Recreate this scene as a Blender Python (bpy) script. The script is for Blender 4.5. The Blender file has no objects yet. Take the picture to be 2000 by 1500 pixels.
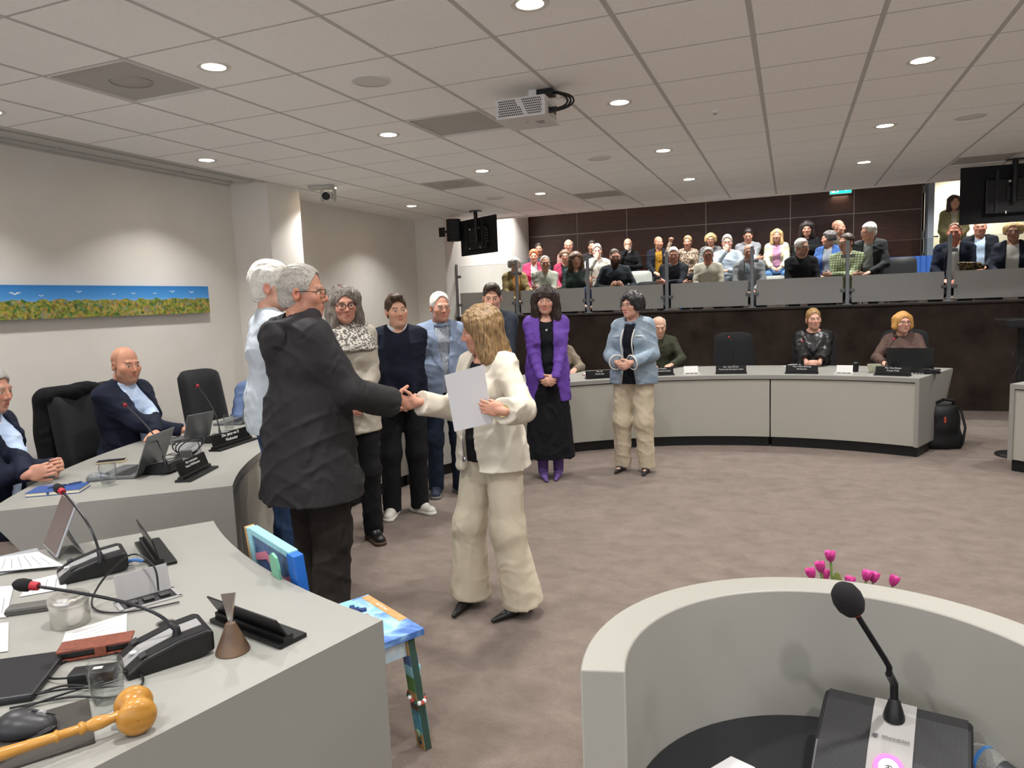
import bpy, bmesh, math, random
import numpy as np
from mathutils import Vector, Matrix
rnd = random.Random(7)
S = bpy.context.scene
COL = S.collection
PI = math.pi
def rad(a): return a*PI/180

# ---------------------------------------------------------------- camera, world, exposure, lamps
CAM_H = 1.6
F_PX, YAW, PITCH, ROLL = 1396.5, -0.3734, -0.1144, -0.0393
def _cam_axes():
    cy, sy, cp, sp = math.cos(YAW), math.sin(YAW), math.cos(PITCH), math.sin(PITCH)
    fwd = Vector((sy*cp, cy*cp, sp)); right = Vector((cy, -sy, 0)); up = right.cross(fwd)
    cr, sr = math.cos(ROLL), math.sin(ROLL)
    return cr*right+sr*up, -sr*right+cr*up, fwd
_R, _U, _F = _cam_axes()
cd = bpy.data.cameras.new('camera'); cam = bpy.data.objects.new('camera', cd); COL.objects.link(cam)
cd.sensor_width = 36; cd.lens = 36*F_PX/2000; cd.clip_start = 0.02
m = Matrix.Identity(4)
for i in range(3):
    m[i][0], m[i][1], m[i][2] = _R[i], _U[i], -_F[i]
m.translation = (0, 0, CAM_H); cam.matrix_world = m
S.camera = cam
S.view_settings.view_transform = 'Standard'; S.view_settings.look = 'None'
S.view_settings.exposure = 0.5; S.view_settings.gamma = 1; S.view_settings.use_curve_mapping = False
S.cycles.diffuse_bounces = 10
w = bpy.data.worlds.new('world'); S.world = w; w.use_nodes = True
w.node_tree.nodes['Background'].inputs[0].default_value = (0.9, 0.92, 1, 1)
w.node_tree.nodes['Background'].inputs[1].default_value = 1.9
LAMP_W, LAMP_COL = 15.0, (1.0, 0.985, 0.965)
GAL_W = 27.0
CEIL = 2.913
def colx(c): return c*.6-3.186
def rowy(r): return r*.6+2.272
def lamp(name, x, y, z, watts, size=.13, spread=130):
    ld = bpy.data.lights.new(name, 'AREA'); ld.shape = 'DISK'; ld.size = size; ld.energy = watts
    ld.color = LAMP_COL; ld.spread = rad(spread)
    o = bpy.data.objects.new(name, ld); COL.objects.link(o); o.location = (x, y, z)
    return o

# ---------------------------------------------------------------- materials
def lin(c):
    if isinstance(c, str):
        c = c.lstrip('#'); c = tuple(int(c[i:i+2], 16)/255 for i in (0, 2, 4))
    return tuple((v/12.92 if v <= .04045 else ((v+.055)/1.055)**2.4) for v in c)
MATS = {}
class NT:
    def __init__(s, m): s.t = m.node_tree; s.n = s.t.nodes; s.l = s.t.links
    def add(s, typ, **kw):
        o = s.n.new(typ)
        for k, v in kw.items(): setattr(o, k, v)
        return o
    def link(s, a, b): s.l.new(a, b)
def mat(name, col='#808080', rough=.6, metal=0, col2=None, scale=20, stretch=None, bump=0, bscale=200,
        emit=0, trans=0, ior=1.45, coord='Object', detail=3, lo=.35, hi=.65, sheen=0, spec=.5, alpha=1, vcol=False, mixv=None):
    if name in MATS: return MATS[name]
    m = bpy.data.materials.new(name); m.use_nodes = True; t = NT(m); b = t.n['Principled BSDF']
    b.inputs['Roughness'].default_value = rough; b.inputs['Metallic'].default_value = metal
    b.inputs['IOR'].default_value = ior; b.inputs['Transmission Weight'].default_value = trans
    b.inputs['Specular IOR Level'].default_value = spec; b.inputs['Alpha'].default_value = alpha
    if sheen: b.inputs['Sheen Weight'].default_value = sheen
    c = (*lin(col), 1); b.inputs['Base Color'].default_value = c
    tc = t.add('ShaderNodeTexCoord')
    vec = tc.outputs[coord]
    if stretch:
        mp = t.add('ShaderNodeMapping'); mp.inputs['Scale'].default_value = stretch
        t.link(vec, mp.inputs[0]); vec = mp.outputs[0]
    if col2:
        nz = t.add('ShaderNodeTexNoise'); nz.inputs['Scale'].default_value = scale; nz.inputs['Detail'].default_value = detail
        t.link(vec, nz.inputs['Vector'])
        cr = t.add('ShaderNodeValToRGB'); cr.color_ramp.elements[0].position = lo; cr.color_ramp.elements[1].position = hi
        cr.color_ramp.elements[0].color = c; cr.color_ramp.elements[1].color = (*lin(col2), 1)
        t.link(nz.outputs['Fac'], cr.inputs[0]); t.link(cr.outputs[0], b.inputs['Base Color'])
    if vcol:
        at = t.add('ShaderNodeAttribute'); at.attribute_name = 'Col'
        t.link(at.outputs['Color'], b.inputs['Base Color'])
    if bump:
        n2 = t.add('ShaderNodeTexNoise'); n2.inputs['Scale'].default_value = bscale; n2.inputs['Detail'].default_value = 4
        t.link(vec, n2.inputs['Vector'])
        bp = t.add('ShaderNodeBump'); bp.inputs['Strength'].default_value = bump; bp.inputs['Distance'].default_value = .01
        t.link(n2.outputs['Fac'], bp.inputs['Height']); t.link(bp.outputs[0], b.inputs['Normal'])
    if emit:
        b.inputs['Emission Color'].default_value = c; b.inputs['Emission Strength'].default_value = emit
    MATS[name] = m
    return m

# ---------------------------------------------------------------- mesh helpers
def tag(o, label=None, cat=None, group=None, kind=None):
    if label: o['label'] = label
    if cat: o['category'] = cat
    if group: o['group'] = group
    if kind: o['kind'] = kind
    return o
def empty(name, loc=(0, 0, 0), rz=0, label=None, cat=None, group=None):
    o = bpy.data.objects.new(name, None); COL.objects.link(o); o.location = loc; o.rotation_euler = (0, 0, rz)
    o.empty_display_size = .1
    return tag(o, label, cat, group)
class B:
    """collects shapes into one mesh"""
    def __init__(s): s.v = []; s.f = []; s.mi = []; s.cur = 0
    def add(s, vs, fs):
        k = len(s.v); s.v += [tuple(v) for v in vs]; s.f += [tuple(i+k for i in f) for f in fs]; s.mi += [s.cur]*len(fs)
        return s
    def box(s, c, d, M=None, bev=0):
        x, y, z = (q/2 for q in d)
        if bev > 0:
            b = min(bev, x*.95, y*.95, z*.95)
            vs = []; fs = []
            bm = bmesh.new(); bmesh.ops.create_cube(bm, size=1)
            for v in bm.verts: v.co = Vector((v.co.x*2*x, v.co.y*2*y, v.co.z*2*z))
            bmesh.ops.bevel(bm, geom=bm.edges[:], offset=b, segments=2, profile=.6, affect='EDGES')
            bm.verts.index_update()
            vs = [v.co.copy() for v in bm.verts]; fs = [[v.index for v in f.verts] for f in bm.faces]; bm.free()
        else:
            vs = [Vector((i*x, j*y, k*z)) for i in (-1, 1) for j in (-1, 1) for k in (-1, 1)]
            fs = [(0, 1, 3, 2), (4, 6, 7, 5), (0, 4, 5, 1), (2, 3, 7, 6), (0, 2, 6, 4), (1, 5, 7, 3)]
        c = Vector(c)
        if M is not None: vs = [M @ v for v in vs]
        return s.add([v+c for v in vs], fs)
    def prism(s, pts, z0, z1, M=None):
        n = len(pts)
        vs = [Vector((p[0], p[1], z0)) for p in pts]+[Vector((p[0], p[1], z1)) for p in pts]
        if M is not None: vs = [M @ v for v in vs]
        return s.add(vs, [tuple(range(n-1, -1, -1)), tuple(range(n, 2*n))]+[(i, (i+1) % n, n+(i+1) % n, n+i) for i in range(n)])
    def lathe(s, prof, c=(0, 0, 0), n=20, M=None, cap=True):
        vs = []; fs = []; c = Vector(c)
        for r, z in prof:
            for k in range(n):
                a = 2*PI*k/n; vs.append(Vector((r*math.cos(a), r*math.sin(a), z)))
        for i in range(len(prof)-1):
            for k in range(n):
                k2 = (k+1) % n; fs.append((i*n+k, i*n+k2, (i+1)*n+k2, (i+1)*n+k))
        if cap:
            fs.append(tuple(range(n-1, -1, -1))); fs.append(tuple((len(prof)-1)*n+k for k in range(n)))
        if M is not None: vs = [M @ v for v in vs]
        return s.add([v+c for v in vs], fs)
    def tube(s, pts, r, n=8, closed=False, r2=None):
        pts = [Vector(p) for p in pts]; N = len(pts); vs = []; fs = []
        up = None
        for i in range(N):
            if closed: d = pts[(i+1) % N]-pts[i-1]
            else: d = pts[min(i+1, N-1)]-pts[max(i-1, 0)]
            if d.length < 1e-9: d = Vector((0, 0, 1))
            d.normalize()
            if up is None:
                up = Vector((0, 0, 1)) if abs(d.z) < .9 else Vector((1, 0, 0))
            a = (up-d*up.dot(d)); a.normalize(); up = a; b = d.cross(a)
            rr = r if r2 is None else r+(r2-r)*i/(N-1)
            for k in range(n):
                t = 2*PI*k/n; vs.append(pts[i]+a*(rr*math.cos(t))+b*(rr*math.sin(t)))
        for i in range(N if closed else N-1):
            j = (i+1) % N
            for k in range(n):
                k2 = (k+1) % n; fs.append((i*n+k, i*n+k2, j*n+k2, j*n+k))
        if not closed: fs.append(tuple(range(n-1, -1, -1))); fs.append(tuple((N-1)*n+k for k in range(n)))
        return s.add(vs, fs)
    def ring(s, c, r0, r1, a0, a1, z0, z1, n=24):
        """annular sector, angles in degrees"""
        vs = []; fs = []
        for i in range(n+1):
            a = rad(a0+(a1-a0)*i/n); ca, sa = math.cos(a), math.sin(a)
            for r, z in ((r0, z0), (r1, z0), (r1, z1), (r0, z1)): vs.append((c[0]+r*ca, c[1]+r*sa, z))
        for i in range(n):
            for k in range(4):
                k2 = (k+1) % 4; fs.append((i*4+k, (i+1)*4+k, (i+1)*4+k2, i*4+k2))
        fs.append((0, 1, 2, 3)); fs.append((n*4+3, n*4+2, n*4+1, n*4))
        return s.add(vs, fs)
    def sphere(s, c, r, n=12, M=None, sc=(1, 1, 1)):
        prof = []
        vs = []; fs = []; m_ = n//2
        for i in range(m_+1):
            t = PI*i/m_
            for k in range(n):
                a = 2*PI*k/n; vs.append(Vector((r*sc[0]*math.sin(t)*math.cos(a), r*sc[1]*math.sin(t)*math.sin(a), r*sc[2]*math.cos(t))))
        for i in range(m_):
            for k in range(n):
                k2 = (k+1) % n; fs.append((i*n+k, (i+1)*n+k, (i+1)*n+k2, i*n+k2))
        if M is not None: vs = [M @ v for v in vs]
        return s.add([v+Vector(c) for v in vs], fs)
    def done(s, name, material, parent=None, loc=(0, 0, 0), rz=0, smooth=False, M=None):
        me = bpy.data.meshes.new(name); me.from_pydata(s.v, [], s.f)
        mats = material if isinstance(material, (list, tuple)) else [material]
        for q in mats: me.materials.append(q)
        if len(mats) > 1: me.polygons.foreach_set('material_index', s.mi)
        bm = bmesh.new(); bm.from_mesh(me); bmesh.ops.remove_doubles(bm, verts=bm.verts[:], dist=1e-6)
        bmesh.ops.recalc_face_normals(bm, faces=bm.faces[:]); bm.to_mesh(me); bm.free()
        if smooth:
            for p in me.polygons: p.use_smooth = True
            me.set_sharp_from_angle(angle=rad(40))
        o = bpy.data.objects.new(name, me); COL.objects.link(o)
        if parent: o.parent = parent
        if M is not None: o.matrix_basis = M
        else:
            o.location = loc; o.rotation_euler = (0, 0, rz)
        return o
def inst(src, parent=None, loc=None, rz=None, name=None):
    o = src.copy(); COL.objects.link(o)
    if name: o.name = name
    if parent: o.parent = parent
    if loc is not None: o.location = loc
    if rz is not None: o.rotation_euler = (0, 0, rz)
    return o
def copy_tree(src, parent=None):
    o = src.copy(); COL.objects.link(o)
    if parent: o.parent = parent
    for ch in list(src.children): copy_tree(ch, o)
    return o
def Rz(a): return Matrix.Rotation(a, 3, 'Z')
def Rx(a): return Matrix.Rotation(a, 3, 'X')
def Ry(a): return Matrix.Rotation(a, 3, 'Y')
def text_obj(name, body, size, material, parent, loc, rot, align='CENTER', ext=.0004):
    cu = bpy.data.curves.new(name, 'FONT'); cu.body = body; cu.size = size; cu.align_x = align; cu.align_y = 'CENTER'; cu.extrude = ext
    cu.resolution_u = 2
    o = bpy.data.objects.new(name, cu); COL.objects.link(o)
    dg = bpy.context.evaluated_depsgraph_get(); me = bpy.data.meshes.new_from_object(o.evaluated_get(dg))
    bpy.data.objects.remove(o); bpy.data.curves.remove(cu)
    me.materials.clear(); me.materials.append(material)
    q = bpy.data.objects.new(name, me); COL.objects.link(q); q.parent = parent; q.location = loc; q.rotation_euler = rot
    return q
def bez(p0, p1, p2, p3, n=12):
    p0, p1, p2, p3 = map(Vector, (p0, p1, p2, p3))
    return [((1-t)**3)*p0+3*((1-t)**2)*t*p1+3*(1-t)*t*t*p2+t**3*p3 for t in [i/n for i in range(n+1)]]
def spline(pts, n=6):
    pts = [Vector(p) for p in pts]; out = []
    for i in range(len(pts)-1):
        p0 = pts[max(i-1, 0)]; p1 = pts[i]; p2 = pts[i+1]; p3 = pts[min(i+2, len(pts)-1)]
        for k in range(n):
            t = k/n
            out.append(.5*((2*p1)+(p2-p0)*t+(2*p0-5*p1+4*p2-p3)*t*t+(3*p1-p0-3*p2+p3)*t**3))
    out.append(pts[-1]); return out
# ---------------------------------------------------------------- implicit-surface modelling (bodies and clothes)
def vnoise(P, seed=0):
    P = np.asarray(P, np.float64); i = np.floor(P).astype(np.int64); f = P-i; u = f*f*(3-2*f)
    def hs(x, y, z):
        n = (x*374761393+y*668265263+z*1442695041+seed*2654435) & 0x7fffffff
        n = ((n ^ (n >> 13))*1274126177) & 0x7fffffff
        return ((n ^ (n >> 16)) & 0xffff)/32767.5-1
    r = 0
    for a in (0, 1):
        wx = u[..., 0] if a else 1-u[..., 0]
        for b in (0, 1):
            wy = u[..., 1] if b else 1-u[..., 1]
            for c in (0, 1):
                wz = u[..., 2] if c else 1-u[..., 2]
                r = r+wx*wy*wz*hs(i[..., 0]+a, i[..., 1]+b, i[..., 2]+c)
    return r
V3 = lambda *a: np.array(a, float)
def nrm(a): return a/(np.linalg.norm(a)+1e-12)
def rotm(yaw=0, pitch=0, roll=0):
    """columns = axes; yaw about z, pitch>0 looks up, roll about y (degrees)"""
    return np.array(Rz(rad(yaw)) @ Rx(rad(pitch)) @ Ry(rad(roll)))
class Fr:
    def __init__(s, o=(0, 0, 0), M=None): s.o = np.array(o, float); s.M = np.eye(3) if M is None else np.array(M)
    def p(s, *a): return s.o+s.M @ np.array(a, float)
    def d(s, *a): return s.M @ np.array(a, float)
ID = Fr()
class Sdf:
    def __init__(s): s.ops = []; s.bb = []
    def _add(s, fn, lo, hi, k, mode):
        s.ops.append((fn, lo, hi, k, mode))
        if mode == 'u': s.bb.append((lo, hi))
        return s
    def cap(s, a, b, ra, rb, k=.02, mode='u', fr=None, sc=(1, 1, 1)):
        fr = fr or ID; sc = np.array(sc, float); a = np.array(a, float); b = np.array(b, float)
        A, Bv = fr.p(*a), fr.p(*b); R = max(ra, rb)*sc.max()
        a2, b2 = a/sc, b/sc; ba = b2-a2; L = ba @ ba+1e-12; mn = sc.min()
        def fn(P):
            q = ((P-fr.o) @ fr.M)/sc-a2
            t = np.clip((q @ ba)/L, 0, 1)
            return (np.sqrt(((q-t[..., None]*ba)**2).sum(-1))-(ra+(rb-ra)*t))*mn
        return s._add(fn, np.minimum(A, Bv)-R, np.maximum(A, Bv)+R, k, mode)
    def ell(s, c, r, k=.03, mode='u', fr=None, M=None):
        fr = fr or ID; c = np.array(c, float); r = np.array(r, float) if np.ndim(r) else np.full(3, float(r))
        C = fr.p(*c); Mx = fr.M if M is None else fr.M @ M; ext = np.sqrt(((Mx*r)**2).sum(1))
        def fn(P):
            q = (P-C) @ Mx; k0 = np.sqrt(((q/r)**2).sum(-1)); k1 = np.sqrt(((q/r**2)**2).sum(-1))+1e-9
            return k0*(k0-1)/k1
        return s._add(fn, C-ext, C+ext, k, mode)
    def band(s, c, R, r, hz, k=.004, fr=None, M=None, sy=1.0):
        fr = fr or ID; C = fr.p(*c); Mx = fr.M if M is None else fr.M @ M; e = R*max(1, sy)+r*hz
        def fn(P):
            q = (P-C) @ Mx; l = np.sqrt(q[..., 0]**2+(q[..., 1]/sy)**2)-R
            return np.sqrt(l*l+(q[..., 2]/hz)**2)-r
        return s._add(fn, C-e, C+e, k, 'u')
    def plane(s, n, d, fr=None):
        """keep n.p < d"""
        fr = fr or ID; n = fr.M @ np.array(n, float); d = d+n @ fr.o
        return s._add(lambda P: P @ n-d, None, None, 0, 'i')
    def fn(s, f): return s._add(f, None, None, 0, 'f')
    def cut(s, e, d, R):
        """flat cut beyond point e along d, inside radius R"""
        e = np.array(e, float); d = nrm(np.array(d, float))
        def fn(P):
            q = P-e; return np.maximum(-(q @ d), np.sqrt((q**2).sum(-1))-R)
        return s._add(fn, e-R, e+R, 0, 's')
    def mesh(s, h):
        lo = np.min([b[0] for b in s.bb], 0)-2.5*h-.004; hi = np.max([b[1] for b in s.bb], 0)+2.5*h+.004
        n = np.ceil((hi-lo)/h).astype(int)+1
        ax = [lo[i]+h*np.arange(n[i]) for i in range(3)]
        v = np.full(n, .5, np.float32)
        P = None
        for fn, l, u, k, mode in s.ops:
            if l is None:
                if P is None: P = np.stack(np.meshgrid(*ax, indexing='ij'), -1)
                if mode == 'i': v = np.maximum(v, fn(P).astype(np.float32))
                else: v = fn(P, v).astype(np.float32)
                continue
            mg = k+2.5*h
            i0 = np.clip(np.floor((l-mg-lo)/h).astype(int), 0, n); i1 = np.clip(np.ceil((u+mg-lo)/h).astype(int)+1, 0, n)
            if (i1 <= i0).any(): continue
            sl = tuple(slice(a, b) for a, b in zip(i0, i1))
            Q = np.stack(np.meshgrid(*[ax[i][sl[i]] for i in range(3)], indexing='ij'), -1) if P is None else P[sl]
            d = fn(Q).astype(np.float32); a = v[sl]
            if mode == 's': d = -d
            if mode == 'u':
                if k > 0:
                    t = np.clip(.5+.5*(a-d)/k, 0, 1); v[sl] = a+(d-a)*t-k*t*(1-t)
                else: v[sl] = np.minimum(a, d)
            else:
                if k > 0:
                    t = np.clip(.5-.5*(a-d)/k, 0, 1); v[sl] = a+(d-a)*t+k*t*(1-t)
                else: v[sl] = np.maximum(a, d)
        return surfnets(v, lo, h)
CORN = [(0, 0, 0), (1, 0, 0), (0, 1, 0), (1, 1, 0), (0, 0, 1), (1, 0, 1), (0, 1, 1), (1, 1, 1)]
EDG = [(0, 1), (2, 3), (4, 5), (6, 7), (0, 2), (1, 3), (4, 6), (5, 7), (0, 4), (1, 5), (2, 6), (3, 7)]
def surfnets(v, lo, h):
    s = v < 0; c = np.zeros(tuple(np.array(v.shape)-1), np.int8)
    nx, ny, nz = c.shape
    for a, b, d in CORN: c += s[a:a+nx, b:b+ny, d:d+nz]
    mixed = (c > 0) & (c < 8); ii = np.argwhere(mixed)
    idx = np.full(c.shape, -1, np.int64); idx[mixed] = np.arange(len(ii))
    cv = np.stack([v[ii[:, 0]+a, ii[:, 1]+b, ii[:, 2]+d] for a, b, d in CORN], 1)
    acc = np.zeros((len(ii), 3)); cnt = np.zeros(len(ii))
    C = np.array(CORN, float)
    for a, b in EDG:
        va, vb = cv[:, a], cv[:, b]; x = (va < 0) != (vb < 0)
        t = np.where(x, va/np.where(x, va-vb, 1), 0)
        acc += np.where(x[:, None], C[a]+t[:, None]*(C[b]-C[a]), 0); cnt += x
    V = lo+h*(ii+acc/cnt[:, None]); Fs = []
    for axn in range(3):
        s0 = [slice(1, -1)]*3; s1 = [slice(1, -1)]*3
        s0[axn] = slice(0, -1); s1[axn] = slice(1, None)
        a, b = s[tuple(s0)], s[tuple(s1)]
        for flip, msk in ((0, a & ~b), (1, ~a & b)):
            e = np.argwhere(msk)
            if not len(e): continue
            off = np.ones(3, int); off[axn] = 0
            e = e+off; u, w_ = (axn+1) % 3, (axn+2) % 3
            du = np.zeros(3, int); du[u] = 1; dw = np.zeros(3, int); dw[w_] = 1
            q = [e-du-dw, e-dw, e, e-du]
            f = np.stack([idx[k[:, 0], k[:, 1], k[:, 2]] for k in q], 1)
            if flip: f = f[:, ::-1]
            Fs.append(f)
    F = np.concatenate(Fs) if Fs else np.zeros((0, 4), int)
    return V, F[(F >= 0).all(1)]
def normals(V, F):
    n = np.zeros_like(V); fn = np.cross(V[F[:, 2]]-V[F[:, 0]], V[F[:, 3]]-V[F[:, 1]])
    for k in range(4): np.add.at(n, F[:, k], fn)
    return n/(np.linalg.norm(n, axis=1)[:, None]+1e-12)
def relax(V, F, it=1):
    for _ in range(it):
        a = np.zeros_like(V); c = np.zeros(len(V))
        for k in range(4):
            for j in (1, 3):
                np.add.at(a, F[:, k], V[F[:, (k+j) % 4]]); np.add.at(c, F[:, k], 1)
        V = .5*V+.5*a/np.maximum(c, 1)[:, None]
    return V
def sdf_obj(name, parts, material, parent, colors=None):
    """parts: list of (V,F) joined into one mesh"""
    n = 0; Vs = []; Fs = []
    for V, F in parts:
        Vs.append(V); Fs.append(F+n); n += len(V)
    V = np.concatenate(Vs); F = np.concatenate(Fs)
    me = bpy.data.meshes.new(name)
    me.vertices.add(len(V)); me.vertices.foreach_set('co', V.astype(np.float32).ravel())
    me.loops.add(4*len(F)); me.loops.foreach_set('vertex_index', F.astype(np.int32).ravel())
    me.polygons.add(len(F)); me.polygons.foreach_set('loop_start', np.arange(0, 4*len(F), 4, dtype=np.int32))
    me.update(calc_edges=True)
    me.polygons.foreach_set('use_smooth', np.ones(len(F), bool))
    if colors is not None:
        at = me.color_attributes.new('Col', 'FLOAT_COLOR', 'POINT')
        at.data.foreach_set('color', np.c_[colors, np.ones(len(V))].astype(np.float32).ravel())
    me.materials.append(material); me.validate()
    o = bpy.data.objects.new(name, me); COL.objects.link(o); o.parent = parent
    return o

# ---------------------------------------------------------------- people
def ik(a, t, l1, l2, pole):
    d = t-a; L = np.linalg.norm(d)
    if L > (l1+l2)*.995: t = a+d*((l1+l2)*.995/L); d = t-a; L = np.linalg.norm(d)
    u = d/L; x = (l1*l1-l2*l2+L*L)/(2*L); hgt = math.sqrt(max(l1*l1-x*x, 1e-6))
    p = pole-u*(pole @ u); p = nrm(p)
    return a+u*x+p*hgt, t
def hand_prims(S_, w_, d, n, side, sc=1, curl=(25, 30, 20), thumb=.5, spread=.1, fat=1.0):
    d = nrm(d); n = nrm(n-d*(n @ d)); th = np.cross(d, n)*side
    S_.cap(w_-d*.012*sc, w_+d*.02*sc, .025*sc, .024*sc, .012)
    M = np.stack([th, d, n], 1)
    S_.ell(w_+d*.052*sc, V3(.039, .052, .0145)*sc*fat, .01, M=M)
    S_.ell(w_+d*.03*sc+th*.02*sc+n*.008*sc, V3(.018, .03, .014)*sc, .01, M=M)
    for j, (ox, L) in enumerate(((.028, .072), (.0095, .08), (-.0095, .074), (-.027, .06))):
        p = w_+(d*(.092-.004*abs(j-1))+th*ox)*sc; a = 0; dd = nrm(d+th*spread*(1.3-j)*.35)
        r = (.0092 if j < 3 else .008)*sc*fat
        for q, (fr_, c) in enumerate(zip((.46, .3, .24), curl)):
            a += c*(1+.06*j); e = p+(dd*math.cos(rad(a))+n*math.sin(rad(a)))*L*fr_*sc
            S_.cap(p, e, r*(1-.07*q), r*(.93-.07*q), .003); p = e
    p = w_+(d*.028+th*.026)*sc; dd = nrm(th*(1-thumb)+d*(.5+.4*thumb)+n*(.2+.5*thumb)); e = p+dd*.042*sc
    S_.cap(p, e, .0125*sc, .0108*sc, .008); dd = nrm(dd+d*.35-th*.25*thumb+n*.2*thumb); S_.cap(e, e+dd*.034*sc, .0105*sc, .0085*sc, .003)
def head_prims(S_, hf, s, fem, fat, nose=1, fine=True):
    E = lambda c, r, k=.02, mode='u': S_.ell(V3(*c)*s, V3(*r)*s if np.ndim(r) else np.full(3, r*s), k*s, mode, fr=hf)
    C = lambda a, b, ra, rb, k=.01, mode='u': S_.cap(V3(*a)*s, V3(*b)*s, ra*s, rb*s, k*s, mode, fr=hf)
    jw = (.054 if fem else .059)*fat
    E((0, -.014, .036), (.075, .094, .084))
    E((0, .03, -.03), (jw+.004, .064, .074), .03)
    E((0, .03, -.07), (jw, .054, .04), .03)
    E((0, .07, -.094), (.022, .02, .018), .025)
    for q in (-1, 1):
        E((q*.036, .062, -.02), (.03*fat, .028, .028), .02)
        E((q*.031, .102, .004), (.017, .014, .0115), .012, 's')
        E((q*.031, .0795, .003), .0125, .003)
        E((q*.078, -.008, -.008), (.009, .018, .031), .006)
        E((q*.083, -.004, -.004), (.005, .009, .014), .005, 's')
    C((-.036, .082, .025), (.036, .082, .025), .0105, .0105, .016)
    C((0, .091, .012), (0, .104+.006*nose, -.025), .0072, .0105*nose, .01)
    C((-.011, .097, -.031), (.011, .097, -.031), .0085, .0085, .006)
    C((-.017, .0895, -.056), (.017, .0895, -.056), .0062, .0062, .007)
    C((-.014, .09, -.0665), (.014, .09, -.0665), .0072, .0072, .007)
    if fat > 1.05: E((0, .03, -.105), (.045*fat, .045, .03), .03)
def head_colors(L, sk, brow, lipc, fem, stub=None, baldc=None, beard=None, age=0, smile=0):
    """L: head-local coords in adult units; returns linear rgb"""
    n = len(L); x, y, z = L[:, 0], L[:, 1], L[:, 2]; ax_ = np.abs(x)
    c = np.tile(np.array(lin(sk)), (n, 1))
    c *= (1+.07*vnoise(L*40, 3)[:, None]+.05*vnoise(L*120, 5)[:, None])
    def mix(col, w): nonlocal c; w = np.clip(w, 0, 1)[:, None]; c = c*(1-w)+np.array(col)*w
    sst = lambda a, b, t: np.clip((t-a)/(b-a), 0, 1)**2*(3-2*np.clip((t-a)/(b-a), 0, 1))
    red = np.array(lin(sk))*np.array((1.05, .72, .66))
    mix(red, .55*np.exp(-(((ax_-.042)/.02)**2+((z+.02)/.02)**2))*(y > .03))
    mix(red, .5*np.exp(-((x/.016)**2+((z+.024)/.02)**2))*(y > .085))
    mix(red, .6*np.exp(-(((ax_-.08)/.012)**2))*(np.abs(z) < .05)*(y < .02))
    if stub is not None: mix(np.array(lin(stub)), .45*sst(-.035, -.06, z)*(y > .0)*(ax_ < .075))
    if beard is not None:
        w_ = sst(-.03, -.045, z-.25*np.maximum(0, .06-y))*(y > -.005)
        w_ = w_*(1-np.exp(-((x/.02)**2+((z+.062)/.009)**2)))
        mix(np.array(lin(beard)), .95*w_)
    sx = .02 if not smile else .027
    zc = -.0605+smile*.006*(ax_/.02)**2
    lp = np.exp(-((x/sx)**4+((z-zc)/.0095)**4))*(y > .07)
    mix(np.array(lin(lipc)), .85*lp)
    mix(np.array(lin(lipc))*.25, .8*np.exp(-((x/sx)**4+((z-zc)/.0022)**2))*(y > .07))
    bz = .0275-.12*(ax_-.03)**2/.03
    mix(np.array(lin(brow)), .85*np.exp(-(((ax_-.032)/.019)**4+((z-bz)/.0052)**2))*(y > .05))
    e = ((ax_-.031)/.0155)**2+((z-.003)/.0052)**2
    mix((.55, .52, .48), 1.0*(e < 1)*(y > .06))
    mix((.02, .014, .01), .95*((((ax_-.031)/.0058)**2+((z-.003)/.0058)**2) < 1)*(y > .06)*(e < 1.1))
    up = np.abs(e-1.15) < .28
    mix(np.array(lin(sk))*.22 if not fem else (.012, .008, .006), .7*up*(z > .004)*(y > .05))
    mix(np.array(lin(sk))*.5, .25*np.exp(-(((ax_-.031)/.017)**2+((z+.011)/.006)**2))*(y > .05)*(1+age))
    if age: mix(np.array(lin(sk))*.55, .35*np.exp(-((np.abs(ax_-.026-.35*np.abs(z+.045))/.003)**2))*(z < -.028)*(z > -.07)*(y > .06))
    if baldc is not None:
        hl = z-(.035+.5*(y+.02))
        side = (y < .045)*(z > -.05)*(ax_ < .2)
        mix(np.array(lin(baldc)), .55*side*sst(.05, .0, hl)*(z-.0 > -.05)*(y < .02))
    return np.clip(c, 0, 1)
def creases(V, seed, amp, wl=.13):
    r = np.random.RandomState(seed); d = np.zeros(len(V)); wob = np.stack([vnoise(V*3.2+k*7.3, seed+k) for k in range(3)], 1)
    for k in range(4):
        a = r.uniform(0, 2*PI); e = r.uniform(-.9, .9); n = nrm(V3(math.cos(a)*.6, math.sin(a)*.6, e+(.5 if e > 0 else -.5)))
        ph = (V @ n)*(PI/(wl*(.7+.25*k)))+2.4*wob[:, k % 3]+r.uniform(0, 6)
        msk = np.clip(vnoise(V*4.5+k*3.1, seed+20+k)*1.6, 0, 1)
        d += msk*((1-np.abs(np.sin(ph)))**2.2-.2)
    return amp*d
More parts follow.
